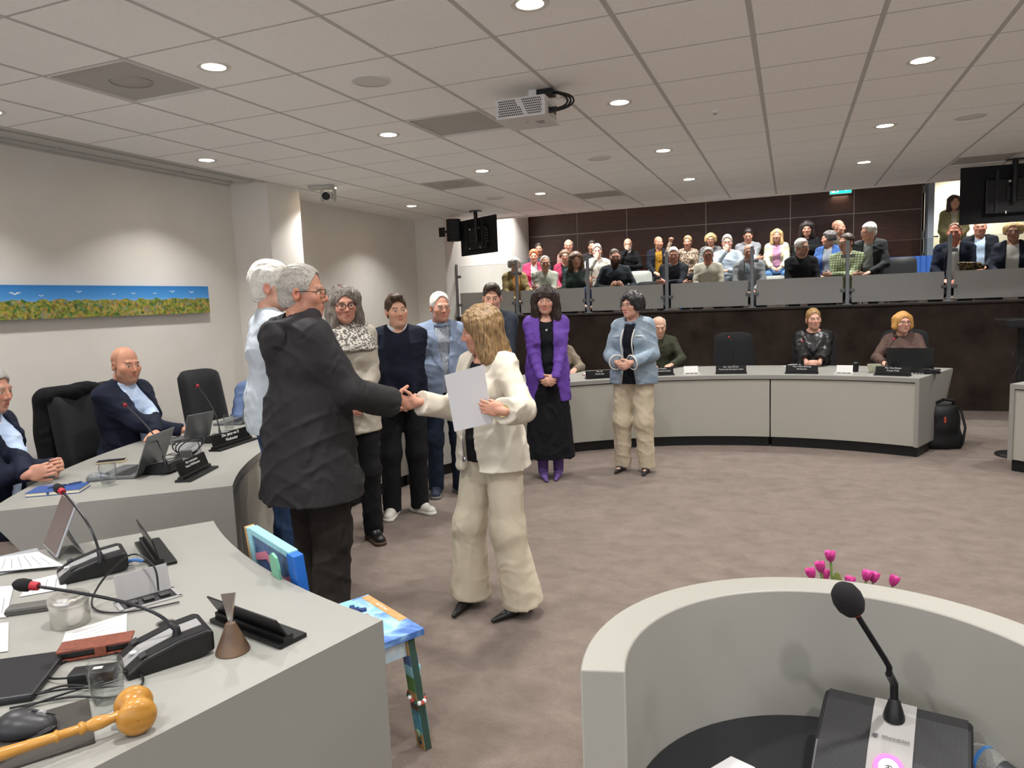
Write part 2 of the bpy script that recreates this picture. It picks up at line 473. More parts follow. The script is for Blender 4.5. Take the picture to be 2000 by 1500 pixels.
def glasses_obj(root, hf, s, col, thick=.0016, round_=False, wid=1):
    g = B()
    for q in (-1, 1):
        cx = q*.032*wid; pts = []
        for i in range(18):
            a = 2*PI*i/18; ca, sa = math.cos(a), math.sin(a)
            if not round_: ca = math.copysign(abs(ca)**.7, ca); sa = math.copysign(abs(sa)**.7, sa)
            x = cx+.0245*wid*ca; z = .001+(.0185 if not round_ else .0215)*sa
            pts.append(hf.p(*(V3(x, .106-.9*(abs(x))**2/.1, z)*s)))
        g.tube(pts, thick*s, 5, closed=True)
        g.tube([hf.p(*(V3(q*.056*wid, .098-.03, .008)*s)), hf.p(*(V3(q*.074, .05, .008)*s)), hf.p(*(V3(q*.081, .0, .006)*s)), hf.p(*(V3(q*.08, -.02, -.008)*s))], thick*s, 5)
        g.tube([hf.p(*(V3(q*.056*wid, .078, .008)*s)), hf.p(*(V3(q*.06, .068, .008)*s))], thick*s, 5)
    g.tube([hf.p(*(V3(-.0085, .106, .006)*s)), hf.p(*(V3(0, .108, .008)*s)), hf.p(*(V3(.0085, .106, .006)*s))], thick*s, 5)
    return g.done('glasses', mat('spectacle_'+col, col, .35, .2), root, smooth=True)
def hair_obj(root, hf, s, style, m, h, seed=1, neck=None):
    """hair as one shaped mass; style dict"""
    k = style.get('kind', 'short'); t = style.get('vol', .012)
    S_ = Sdf(); E = lambda c, r, kk=.02, mode='u': S_.ell(V3(*c)*s, V3(*r)*s if np.ndim(r) else np.full(3, r*s), kk*s, mode, fr=hf)
    C = lambda a, b, ra, rb, kk=.02, mode='u', sc=(1, 1, 1): S_.cap(V3(*a)*s, V3(*b)*s, ra*s, rb*s, kk*s, mode, fr=hf, sc=sc)
    E((0, -.016, .04), (.075+t*(.5 if k in ('short', 'fringe') else 1), .094+t*.9, .084+t*1.1))
    ln = style.get('len', 0); amp = style.get('amp', .003)
    if k == 'short':
        E((0, -.052, -.03), (.06+t*.3, .052+t*.7, .058), .02)
        if style.get('quiff'): E((0, .06, .112), (.05, .035, .022), .02); E((.02, .08, .1), (.03, .02, .018), .02)
        fl = style.get('line', .0)+.012
        E((0, .085, -.035+fl*.5), (.071, .092, .1+fl*.5), .006, 's')
        C((0, .12, .0+fl), (0, .14, .05+fl), .05, .05, .01, 's')
        for q in (-1, 1): E((q*.09, .005, -.05), (.03, .06, .05), .006, 's')
        S_.plane((0, -.55*0, -1), .072*s, hf)
        S_.plane((0, .55, -1), .045*s, hf)
    elif k == 'fringe':      # bald crown, hair round the sides
        E((0, -.05, -.02), (.066+t*.6, .056+t, .06), .02)
        E((0, .02, .09), (.075+t, .12, .06), .004, 's')
        E((0, .085, -.02), (.08, .1, .12), .006, 's')
        for q in (-1, 1): E((q*.09, .005, -.05), (.03, .06, .05), .006, 's')
        S_.plane((0, .55, -1), .045*s, hf)
    else:                    # bob / long
        wdt = style.get('wide', .085)
        for q in (-1, 1):
            C((q*.062, -.005, .04), (q*wdt, .0+style.get('fwd', 0), -.06-ln), .04+t, .034+t*.8, .03)
        C((0, -.055, .02), (0, -.07, -.06-ln), .062+t, .06+t, .03, sc=(1.15, .8, 1))
        if style.get('curl'):
            rr = random.Random(seed)
            for _ in range(style['curl']):
                a = rr.uniform(0, 2*PI); zz = rr.uniform(-.05-ln, .085); ca = math.sin(a)
                if ca > .35 and zz < .08: continue
                rq = math.sqrt(max(.2, 1-(max(0, zz-.02)/.12)**2)); E((.082*rq*math.cos(a), -.016+.095*rq*math.sin(a), zz), rr.uniform(.017, .027), .014)
        fw = style.get('face', .06); fl = style.get('line', .0)
        E((0, .09, -.04+fl*.5), (fw, .1, .105+fl*.5), .012, 's')
        C((0, .07, -.09), (0, .09, -.3), fw*.95, fw*1.1, .01, 's')
        if style.get('bangs'):
            C((-.045, .072, .075), (.045, .072, .075), .022, .022, .02)
            C((-.045, .085, .045), (.045, .085, .045), .014, .014, .015)
        if style.get('part'): E((style['part'], .03, .135), (.008, .09, .02), .015, 's')
        S_.plane((0, 0, -1), (.06+ln+.035)*s, hf)
    V, F = S_.mesh(h)
    N = normals(V, F); L = (V-hf.o) @ hf.M
    st = V3(55, 55, 14) if k not in ('short', 'fringe') else V3(80, 16, 26)
    d = amp*(vnoise(L*st*1.0/s, seed)+.8*vnoise(L*st*2.2/s, seed+1))+amp*.8*vnoise(L*18/s, seed+2)
    V = V+N*(d*s)[:, None]
    return sdf_obj('hair', [(V, F)], m, root)
def hairmat(c1, c2, k='short'):
    return mat('hair_'+c1+c2+k, c1, .5, col2=c2, scale=1, stretch=(170, 170, 13) if k != 'short' else (250, 55, 75), lo=.3, hi=.7, detail=3, bump=.3, bscale=1.0)
def cloth(name, c1, c2=None, rough=.85, scale=12, bump=.12, bscale=260, sheen=0, spec=.25, wr=.55, wscale=7, **kw):
    if name in MATS: return MATS[name]
    m_ = mat(name, c1, rough, col2=c2 or c1, scale=scale, bump=bump, bscale=bscale, sheen=sheen, spec=spec, **kw)
    t = NT(m_); b = t.n['Principled BSDF']; fine = b.inputs['Normal'].links[0].from_node if b.inputs['Normal'].links else None
    tc = t.add('ShaderNodeTexCoord'); mp = t.add('ShaderNodeMapping'); mp.inputs['Scale'].default_value = (1, 1, .75); mp.inputs['Rotation'].default_value = (.5, .35, 0)
    t.link(tc.outputs['Object'], mp.inputs[0])
    n_ = t.add('ShaderNodeTexNoise'); n_.inputs['Scale'].default_value = wscale; n_.inputs['Detail'].default_value = 3.5; n_.inputs['Roughness'].default_value = .45; n_.inputs['Distortion'].default_value = 1.6
    try: n_.noise_type = 'RIDGED_MULTIFRACTAL'; n_.normalize = True
    except Exception: pass
    t.link(mp.outputs[0], n_.inputs['Vector'])
    bp = t.add('ShaderNodeBump'); bp.inputs['Strength'].default_value = wr; bp.inputs['Distance'].default_value = .02; t.link(n_.outputs['Fac'], bp.inputs['Height'])
    if fine: t.link(fine.outputs[0], bp.inputs['Normal'])
    t.link(bp.outputs[0], b.inputs['Normal']); return m_
SKINM = None
def person(label, loc, rz, H=1.75, sit=None, fem=False, girth=1.0, fatface=1.0, lean=0, twist=0, side=0, head=(0, 0, 0),
           wr=None, wl=None, poleR=None, poleL=None, handR=None, handL=None, skin='#c99a80', brow='#4a3626', lip='#b0675c',
           hair=None, tops=(), legs=None, shoes=None, glasses=None, h=.009, hh=.004, hand_h=.0042, feet=None, age=0, smile=0,
           stub=None, baldc=None, beard=None, group=None, nose=1.0, seed=1, hipw=1.0, eyes=True, shoulder=None, hat=None, neckfwd=0):
    global SKINM
    if SKINM is None: SKINM = mat('skin', '#c99a80', .5, vcol=True, spec=.35)
    root = empty('person', loc, rz, label, 'person', group)
    s = H/1.75; g = girth
    zP = (.945*s if sit is None else sit+.095)
    T = Fr((0, 0, zP), np.array(Rz(rad(twist)) @ Rx(rad(-lean)) @ Ry(rad(side))))
    shw = (shoulder or (.15 if fem else .168))*s
    J = {}
    for nme, q in (('R', 1), ('L', -1)):
        J['sh'+nme] = T.p(q*shw, -.008*s, .462*s)
        J['hip'+nme] = V3(q*.09*s, 0, zP-.02*s)
        ft = (feet or {}).get(nme)
        if sit is None:
            fx, fy, fa = ft if ft else (q*.105, -.01, -q*12)
            J['ank'+nme] = V3(fx*s, fy*s, .075*s); J['fa'+nme] = fa
            kn, _ = ik(J['hip'+nme], J['ank'+nme], .43*s, .42*s, V3(q*.05, 1, 0)); J['kn'+nme] = kn
        else:
            fx, fy, fa = ft if ft else (q*.13, .42, -q*8)
            J['ank'+nme] = V3(fx, fy, .075); J['fa'+nme] = fa
            kn, _ = ik(J['hip'+nme], J['ank'+nme], .44*s, .43*s, V3(q*.15, 1, .6)); J['kn'+nme] = kn
        tgt = wr if q > 0 else wl; pole = poleR if q > 0 else poleL
        if tgt is None: tgt = T.p(q*(shw/s+.07+.02*g)*s, .06*s, -.06*s)
        el, wv = ik(J['sh'+nme], np.array(tgt, float), .285*s, .255*s, np.array(pole if pole is not None else (q*.5, -.8, -.4), float))
        J['el'+nme] = el; J['wr'+nme] = wv
    nb = T.p(0, -.012*s, .52*s)
    hf = Fr(T.p(0, (.02+neckfwd)*s, .658*s), np.array(T.M) @ rotm(*head))
    # ---- skin body: one mesh
    def arms(S_, off, k=.02, upto=1.0):
        for n_ in 'RL':
            S_.cap(J['sh'+n_], J['el'+n_], (.052*s+off)*(.9+.1*g), (.043*s+off)*(.9+.1*g), .045*s)
            e = J['el'+n_]+(J['wr'+n_]-J['el'+n_])*upto
            S_.cap(J['el'+n_], e, (.042*s+off)*(.95+.05*g), .042*s+off+(.029*s-.042*s)*upto, .015*s)
    def torso(S_, off, bust=1):
        gx, gy = .6+.4*g, .35+.65*g
        S_.ell((0, 0, .02*s), V3(.158*gx*hipw*s+off, .112*gy*s+off, .13*s+off), .05, fr=T)
        S_.ell((0, .012*s*g*g, .16*s), V3(.142*gx*s+off, .105*gy*s+off, .16*s+off), .05, fr=T)
        S_.ell((0, 0, .34*s), V3((.148 if fem else .163)*gx*s+off, .108*(.6+.4*g)*s+off, .17*s+off), .05, fr=T)
        S_.cap((-shw+.035*s, -.01*s, .455*s), (shw-.035*s, -.01*s, .455*s), .047*s+off*.7, .047*s+off*.7, .05, fr=T)
        for q in (-1, 1):
            S_.cap((q*.025*s, -.02*s, .532*s), (q*shw*.85, -.014*s, .474*s), .04*s+off*.5, .042*s+off*.7, .04, fr=T)
            if fem: S_.ell((q*.07*s, .075*s*(.5+.5*g), .315*s), V3(.062*s*gx+off, .055*s*gy+off, .065*s+off), .035, fr=T)
    S_ = Sdf(); torso(S_, -.014); arms(S_, -.008)
    for n_ in 'RL':
        S_.cap(J['hip'+n_], J['kn'+n_], .075*s*(.5+.5*g), .05*s, .03); S_.cap(J['kn'+n_], J['ank'+n_], .05*s, .034*s, .02)
        fd = V3(-math.sin(rad(J['fa'+n_])), math.cos(rad(J['fa'+n_])), 0)
        S_.cap(J['ank'+n_]-V3(0, 0, .03*s), J['ank'+n_]-V3(0, 0, .045*s)+fd*.12*s, .028*s, .02*s, .02)
    S_.cap(nb, hf.p(0, -.025*s, -.06*s), .05*s, .048*s, .03)
    parts = [S_.mesh(.016)]
    H_ = Sdf(); fatn = fatface
    H_.cap(T.p(0, -.012*s, .49*s), hf.p(0, -.022*s, -.07*s), (.05 if fem else .058)*s*fatn, (.046 if fem else .053)*s*fatn, .025*s)
    head_prims(H_, hf, s, fem, fatface, nose)
    if fem or tops: H_.ell((0, .03*s, .445*s), V3(.07*s, .042*s, .06*s), .05, fr=T)
    hv, hfc = H_.mesh(hh); hv = relax(hv, hfc, 1)
    if smile:
        L = (hv-hf.o) @ hf.M/s
    parts.append((hv, hfc))
    for n_, q, hd in (('R', 1, handR), ('L', -1, handL)):
        hd = hd or {}
        if hd.get('none'): continue
        G = Sdf(); d = np.array(hd.get('dir', nrm(J['wr'+n_]-J['el'+n_]))); nn = np.array(hd.get('n', (-q, .1, -.2)), float)
        hand_prims(G, J['wr'+n_], d, nn, q, s*hd.get('sc', 1.0 if not fem else .92), hd.get('curl', (22, 28, 20)), hd.get('thumb', .5), hd.get('spread', .1))
        parts.append(G.mesh(hand_h))
    allv = np.concatenate([p[0] for p in parts]); nb0 = len(parts[0][0]); nh = len(hv)
    cols = np.tile(np.array(lin(skin)), (len(allv), 1))*(1+.08*vnoise(allv*60, 9)[:, None])
    cols[nb0:nb0+nh] = head_colors((hv-hf.o) @ hf.M/s, skin, brow, lip, fem, stub, baldc, beard, age, smile)
    sdf_obj('body', parts, SKINM, root, cols)
    # ---- hair, glasses
    if hair: hair_obj(root, hf, s, hair, hairmat(hair['c'], hair['c2'], 'short' if hair.get('kind', 'short') in ('short', 'fringe') else 'long'), hair.get('h', max(hh*1.25, .005)), seed)
    if glasses: glasses_obj(root, hf, s, **glasses)
    # ---- clothes
    for t in tops:
        S_ = Sdf(); off = t.get('off', .014); torso(S_, off)
        hem = t.get('hem', -.1)*s; fl = t.get('flare', 0)
        if sit is None or t.get('skirt'):
            gx, gy = .6+.4*g, .35+.65*g
            S_.cap((0, 0, .12*s), (0, 0, hem-.02), .112*s*gy+off*.9, .112*s*gy+off*.9+fl, .05, fr=T, sc=((.162*gx*hipw*s+off+fl+.01)/(.112*s*gy+off*.9+fl), 1.08, 1))
        if t.get('sleeve', 1) > 0:
            ls = t.get('loose', 0); up = t.get('sleeve', 1)
            for n_ in 'RL':
                S_.cap(J['sh'+n_], J['el'+n_], .047*s*(.85+.15*g)+off*.7, .040*s*(.85+.15*g)+off*.65+ls*.5, .045*s)
                e = J['el'+n_]+(J['wr'+n_]-J['el'+n_])*up; dv = nrm(J['wr'+n_]-J['el'+n_])
                r1 = .041*s+off*.6+ls*.5+(.030*s-.041*s)*up
                S_.cap(J['el'+n_], e+dv*.01, .041*s*(.85+.15*g)+off*.65+ls*.5, r1+ls, .02*s)
                S_.cut(e+dv*.012, dv, (r1+ls)*1.5+.02)
        if 'lump' in t:
            for c, r in t['lump']: S_.ell(V3(*c)*s, V3(*r)*s, t.get('lumpk', .035), fr=T)
        if t.get('hood'):
            S_.band((0, -.035*s, .53*s), .1*s, .03*s, 1.35, k=.012, fr=T, M=np.array(Rx(rad(18))))
            S_.ell((0, -.135*s, .455*s), V3(.13, .05, .085)*s, .014, fr=T, M=np.array(Rx(rad(10)))); S_.ell((0, -.15*s, .40*s), V3(.075, .035, .06)*s, .02, fr=T)
        S_.plane((0, 0, -1), -hem, T)
        nk = t.get('neck', .062)*s
        S_.cap((0, -.006*s, .5*s+t.get('nz', .035)*s), (0, .012*s, .75*s), nk, nk*1.25, .01, 's', fr=T)
        if t.get('vneck'):
            S_.cap((0, .15*s, (.50-t['vneck'])*s), (0, .05*s, .56*s), .012*s, .07*s, .01, 's', fr=T)
        op = t.get('open')
        if op or t.get('folds', 1):
            oz = np.array([a for a, _ in op])*s if op else None; ow = np.array([b for _, b in op])*s if op else None
            lap = t.get('lapel', 0)*s; lz = t.get('lapz', -1)*s
            def fn(P, v, oz=oz, ow=ow, lap=lap, lz=lz):
                q = (P-T.o) @ T.M; x = np.abs(q[..., 0]+t.get('shift', 0)); z = q[..., 2]
                if oz is not None:
                    o_ = np.argsort(oz); hw = np.interp(z, oz[o_], ow[o_], left=ow[o_][0], right=ow[o_][-1])
                    if lap: v = v-.007*((x > hw-.002) & (x < hw+lap*np.clip((z-lz)/.12, 0, 1)) & (q[..., 1] > 0) & (z > lz) & (z < .47*s))
                    v = np.maximum(v, -np.maximum(np.maximum(x-hw, .02-q[..., 1]), q[..., 1]-t.get('carve', .17+.06*g)*s))
                return v
            if op: S_.fn(fn)
        if t.get('collar'):
            cr_, cz, chz = t['collar']; S_.band((0, -.002*s, cz*s), cr_*s, .006*s, chz, fr=T, M=np.array(Rx(rad(-12))))
        V, F = S_.mesh(t.get('h', h)); V = relax(V, F, t.get('relax', 1))
        am = t.get('fold', .0035)*.6
        if am:
            N = normals(V, F); st = t.get('fscale', (9, 9, 20)); nz = vnoise(V*V3(*st)+vnoise(V*5, 4)[:, None]*1.5, seed)+.5*vnoise(V*V3(*st)*2.1, seed+3)
            V = V+N*(am*(nz-.2)+creases(V, seed+5, t.get('crease', .008), t.get('wl', .12)))[:, None]
        sdf_obj(t.get('name', 'jacket'), [(V, F)], t['mat'], root)
    if legs:
        S_ = Sdf(); off = legs.get('off', .012); gx, gy = .6+.4*g, .35+.65*g
        S_.ell((0, 0, .02*s), V3(.158*gx*hipw*s+off, .112*gy*s+off, .13*s+off), .05, fr=T)
        if legs.get('kind') == 'skirt':
            zh = legs['hem']*s
            S_.cap((0, 0, .05*s), (0, 0, zh-zP), .13*s+off, legs.get('r', .22)*s, .04, fr=Fr((0, 0, zP)), sc=(1.15, 1, 1))
            S_.plane((0, 0, -1), -zh)
        else:
            rk, rh = legs.get('knee', .057), legs.get('hemr', .054)
            for n_ in 'RL':
                S_.cap(J['hip'+n_], J['kn'+n_], (.086*(.45+.55*g)*s+off), rk*s+off, .03)
                dn = nrm(J['ank'+n_]-J['kn'+n_]); e = J['ank'+n_]-dn*.0+dn*legs.get('drop', .03)*s
                S_.cap(J['kn'+n_], e, rk*s+off, rh*s+off, .05)
                S_.cut(e, dn, (rh*s+off)*1.6)
        S_.plane((0, 0, 1), legs.get('waist', .1)*s, T)
        S_.plane((0, 0, -1), -.012)
        V, F = S_.mesh(legs.get('h', h)); V = relax(V, F, 1); am = legs.get('fold', .003)*.7
        N = normals(V, F); st = legs.get('fscale', (16, 16, 7)); nz = vnoise(V*V3(*st)+vnoise(V*4, 4)[:, None]*1.5, seed+7)+.5*vnoise(V*V3(*st)*2.3, seed+8)
        V = V+N*(am*(nz-.2)+creases(V, seed+9, legs.get('crease', .006), .14))[:, None]
        sdf_obj(legs.get('name', 'trousers'), [(V, F)], legs['mat'], root)
    if shoes:
        for n_ in 'RL':
            S_ = Sdf(); A = J['ank'+n_]; fr = Fr((A[0], A[1], 0), rotm(J['fa'+n_])); k = shoes.get('kind', 'shoe'); q = s*shoes.get('sc', 1)
            if k == 'heel':
                S_.cap((0, .06*q, .035*q), (0, .19*q, .016*q), .034*q, .014*q, .01, fr=fr, sc=(1, 1, .8)); S_.cap((0, -.04*q, .075*q), (0, .06*q, .045*q), .033*q, .034*q, .02, fr=fr)
                S_.cap((0, -.05*q, .06*q), (0, -.045*q, .0), .02*q, .011*q, .01, fr=fr)
                if shoes.get('boot'): S_.cap((0, .0, .07*q), (0, .0, .24*q), .046*q, .052*q, .02, fr=fr)
                else: S_.cap((0, -.03*q, .105*q), (0, .06*q, .085*q), .028*q, .033*q, .006, 's', fr=fr)
            else:
                S_.cap((0, -.055*q, .04*q), (0, .13*q, .03*q), .04*q, .036*q, .015, fr=fr, sc=(1.05, 1, 1))
                S_.cap((0, -.03*q, .075*q), (0, .04*q, .06*q), .042*q, .038*q, .03, fr=fr)
                if k == 'boot': S_.cap((0, -.02*q, .07*q), (0, -.02*q, .17*q), .045*q, .05*q, .02, fr=fr)
            S_.plane((0, 0, -1), -.002)
            V, F = S_.mesh(max(h*.65, .0055)); V = relax(V, F, 1)
            so = sdf_obj('shoe', [(V, F)], shoes['mat'], root)
            if shoes.get('sole') is not None:
                P_ = Sdf(); P_.cap((0, -.055*q, .012*q), (0, .13*q, .012*q), .046*q, .042*q, .005, fr=fr, sc=(1.05, 1, 1)); P_.plane((0, 0, 1), .026*q); P_.plane((0, 0, -1), -.001)
                sdf_obj('sole', [P_.mesh(max(h*.65, .0055))], shoes['sole'], so)
    root['_J'] = 0; del root['_J']
    return root, J, T, hf
# ---------------------------------------------------------------- room
def at(px, py, z):
    d = _F+_R*((px-1000)/F_PX)+_U*((750-py)/F_PX); t = (z-CAM_H)/d.z
    return Vector((d.x*t, d.y*t, z))
def aty(px, py, y):
    d = _F+_R*((px-1000)/F_PX)+_U*((750-py)/F_PX); t = y/d.y
    return Vector((d.x*t, y, CAM_H+d.z*t))
XL, XLW, XP = -4.986, -5.45, -4.98
YG = 10.45
RIGHT, BACK = 5.2, -3.6
m_wall = mat('white_plaster', '#e6e2db', .9, col2='#e2ded6', scale=3, bump=.05, bscale=150, spec=.2)
m_tile = mat('ceiling_tile_fibre', '#f7f5f2', .6, col2='#f3f1ed', scale=60, bump=.06, bscale=400, spec=.6)
m_bar = mat('ceiling_bar_metal', '#bdbbb7', .55, spec=.3)
m_dark = mat('black_gap', '#0c0c0c', .9)
m_black = mat('black_plastic', '#101012', .4)
m_blackm = mat('black_matt', '#0e0e10', .75)
m_greym = mat('grey_metal', '#8b8e90', .35, metal=.85)
m_chrome = mat('chrome', '#c8c8ca', .15, metal=1)
m_white = mat('white_plastic', '#dcdcd8', .4)

def carpet_mat():
    m = bpy.data.materials.new('carpet_pile'); m.use_nodes = True; t = NT(m); b = t.n['Principled BSDF']; b.inputs['Roughness'].default_value = .95
    b.inputs['Specular IOR Level'].default_value = .1; b.inputs['Sheen Weight'].default_value = .15
    tc = t.add('ShaderNodeTexCoord')
    mp = t.add('ShaderNodeMapping'); mp.inputs['Scale'].default_value = (2.6, 3.4, 1); t.link(tc.outputs['Object'], mp.inputs[0])
    n1 = t.add('ShaderNodeTexNoise'); n1.inputs['Scale'].default_value = 2.1; n1.inputs['Detail'].default_value = 9; n1.inputs['Roughness'].default_value = .74; n1.inputs['Distortion'].default_value = .3
    t.link(mp.outputs[0], n1.inputs['Vector'])
    cr = t.add('ShaderNodeValToRGB'); e = cr.color_ramp.elements
    e[0].position = .3; e[0].color = (*lin('#665950'), 1); e[1].position = .66; e[1].color = (*lin('#7d7067'), 1)
    t.link(n1.outputs['Fac'], cr.inputs[0])
    n2 = t.add('ShaderNodeTexNoise'); n2.inputs['Scale'].default_value = 160; n2.inputs['Detail'].default_value = 3; t.link(tc.outputs['Object'], n2.inputs['Vector'])
    c2 = t.add('ShaderNodeValToRGB'); c2.color_ramp.elements[0].position = .3; c2.color_ramp.elements[0].color = (.78, .78, .78, 1); c2.color_ramp.elements[1].position = .7
    t.link(n2.outputs['Fac'], c2.inputs[0])
    mx = t.add('ShaderNodeMix', data_type='RGBA', blend_type='MULTIPLY'); mx.inputs[0].default_value = 1
    t.link(cr.outputs[0], mx.inputs[6]); t.link(c2.outputs[0], mx.inputs[7]); t.link(mx.outputs[2], b.inputs['Base Color'])
    bp = t.add('ShaderNodeBump'); bp.inputs['Strength'].default_value = .5; bp.inputs['Distance'].default_value = .01
    t.link(n2.outputs['Fac'], bp.inputs['Height']); t.link(bp.outputs[0], b.inputs['Normal'])
    return m
def struct(name, b, m, parent=None, label=None):
    o = b.done(name, m, parent); 
    if not parent: tag(o, label, None, None, 'structure')
    return o
struct('floor', B().box((-.1, 5, -.05), (11.2, 18, .1)), carpet_mat(), label='mottled brown grey carpet floor of the chamber')
# left wall: near bay, pier, recessed bay, return, gallery side wall
struct('wall_left', B().box((XLW-.1, (BACK+6.1)/2, 1.5), (.2, 6.1-BACK, 3.2)), m_wall, label='white plaster side wall with long panorama picture')
struct('wall_left_pier', B().box(((XP+XLW-.15)/2, 6.34, 1.5), (XP-XLW+.15, .52, 3.2)), m_wall, label='white plaster pier standing out of the left wall')
struct('wall_left_recess', B().box((-5.6, 8.4, 1.5), (.2, 3.7, 3.2)), m_wall, label='white recessed wall behind the standing group')
struct('wall_left_return', B().box((-5.4, 10.25, 1.7), (.82, .26, 3.5)), m_wall, label='short white wall return beside the gallery')
struct('wall_gallery_side', B().box((-5.1, 12.2, 2.6), (.2, 3.7, 3.4)), m_wall, label='white side wall of the public gallery')
struct('wall_right', B().box((RIGHT+.1, 3.6, 1.7), (.2, 14.6, 3.8)), m_wall)
# near wall behind the camera: a long opening with frame bars, added to let in fill light
nw = B().box((-.1, BACK-.1, .3), (11, .2, .8)).box((-.1, BACK-.1, 2.9), (11, .2, .4))
for x in (-5.3, 5.1): nw.box((x, BACK-.1, 1.7), (.6, .2, 2.0))
struct('wall_near', nw, m_wall)
wf = B()
for x in (-5.0, -2.5, 0, 2.5, 4.8): wf.box((x, BACK-.1, 1.7), (.07, .08, 2.0))
wf.box((-.1, BACK-.1, .72), (10, .1, .06)).box((-.1, BACK-.1, 2.68), (10, .1, .06))
struct('added_window_1', wf, m_bar)
struct('wall_gallery_right', B().box((RIGHT+.1, 13.5, 2.4), (.2, 5.2, 3.4)), m_wall)
struct('floor_gallery_under', B().box((0, 13.4, .4), (10.6, 5.6, .1)), m_dark)
# dark front of the gallery
m_brown = mat('dark_brown_carpet_wall', '#2d2622', .92, col2='#473d37', scale=3.2, detail=8, lo=.3, hi=.75, bump=.2, bscale=300, spec=.1)
struct('wall_gallery_front', B().box((.1, YG+.06, .69), (10.6, .12, 1.38)), m_brown, label='dark brown mottled wall under the gallery glass')
struct('trim_1', B().box((.1, YG+.05, 1.375), (10.6, .16, .025)), mat('dark_cap_rail', '#3a3330', .5), label='dark cap along the top of the gallery wall')
# stepped gallery floor
m_gf = mat('gallery_floor_carpet', '#4c423c', .95, col2='#5a5049', scale=8)
for i, (y0, y1, z) in enumerate(((10.57, 11.42, 1.0), (11.42, 12.5, 1.2), (12.5, 14.1, 1.4))):
    struct('floor_gallery_step_%d' % (i+1), B().box((0, (y0+y1)/2, z-.15), (10.2, y1-y0, .3)), m_gf)
struct('floor_passage', B().box((3.6, 15.3, 1.25), (3.4, 2.4, .3)), m_gf)
# wood panelled back wall
def wood_mat():
    m = bpy.data.materials.new('dark_wood_veneer'); m.use_nodes = True; t = NT(m); b = t.n['Principled BSDF']; b.inputs['Roughness'].default_value = .38
    tc = t.add('ShaderNodeTexCoord'); mp = t.add('ShaderNodeMapping'); mp.inputs['Scale'].default_value = (1.2, 1, 14); t.link(tc.outputs['Object'], mp.inputs[0])
    nz = t.add('ShaderNodeTexNoise'); nz.inputs['Scale'].default_value = 3; nz.inputs['Detail'].default_value = 7; nz.inputs['Distortion'].default_value = .4; t.link(mp.outputs[0], nz.inputs['Vector'])
    cr = t.add('ShaderNodeValToRGB'); e = cr.color_ramp.elements; e[0].position = .3; e[0].color = (*lin('#2a1510'), 1); e[1].position = .72; e[1].color = (*lin('#4a281d'), 1)
    t.link(nz.outputs['Fac'], cr.inputs[0]); t.link(cr.outputs[0], b.inputs['Base Color'])
    return m
m_wood = wood_mat(); m_strip = mat('aluminium_strip', '#8a8680', .35, metal=.8)
YW = 14.0
ww = struct('wall_back', B().box((-1.45, YW+.12, 2.6), (7.1, .16, 3.0)), m_dark, label='dark wood panelled rear wall of the gallery')
xs = [-4.98, -3.97, -2.97, -1.48, -.01, 1.02, 2.06]
for i in range(6):
    for z0, z1 in ((1.42, 2.885), (2.9, 3.92)):
        B().box(((xs[i]+xs[i+1])/2, YW+.02, (z0+z1)/2), (xs[i+1]-xs[i]-.018, .04, z1-z0), bev=.003).done('wood_panel', m_wood, ww)
    B().box((xs[i+1], YW+.03, 2.65), (.016, .03, 2.5)).done('joint_strip', m_strip, ww)
B().box((-1.46, YW+.03, 2.893), (7.04, .03, .013)).done('joint_strip', m_strip, ww)
# doorway beside the wood wall
struct('wall_back_right', B().box((4.4, YW+.1, 2.6), (1.6, .2, 3.0)), m_wall)
struct('wall_passage', B().box((3.4, 15.9, 2.7), (4.2, .2, 2.8)), mat('cream_wall', '#d9d2bb', .9, spec=.2), label='cream wall of the passage behind the gallery door')
struct('wall_passage_side', B().box((1.95, 15.1, 2.7), (.12, 1.7, 2.8)), MATS['cream_wall'])
dr = struct('door_1', B().box((2.15, YW-.12, 2.66), (.09, .34, 2.5), bev=.004), mat('door_grey_blue', '#7f8891', .45), label='grey blue door edge standing open at the gallery')
B().tube([(2.2, YW-.2, 2.4), (2.27, YW-.22, 2.4), (2.27, YW-.1, 2.4)], .011).done('door_handle', m_black, dr, smooth=True)
for z in (2.1, 2.45, 3.2): B().box((2.08, YW-.05, z), (.03, .05, .12), bev=.004).done('hinge', m_greym, dr)
# ceilings
ceil = struct('ceiling', B().box((-.1, (BACK+10.62)/2, CEIL+.16), (11.2, 10.62-BACK, .2)), m_bar, label='suspended ceiling of square white tiles in a grey grid')
NA, NB = range(-3, 14), range(-1, 14)
skip = {}
VENT = {(-1, 1): 'c', (1, 4): 'p', (-1, 8): 'c', (1, 11): 'p', (8, 11): 'p'}
tb = B().box((0, 0, 0), (.576, .586, .022), bev=.004).done('ceiling_tile', m_tile, ceil); first = True
for a in NA:
    for r in NB:
        x, y = colx(a+.5), rowy(r+.5)
        if (a, r) in VENT or x > RIGHT-.2: continue
        if y+.3 > 10.6: continue
        if first: tb.location = (x, y, CEIL+.011); first = False
        else: inst(tb, loc=(x, y, CEIL+.011))
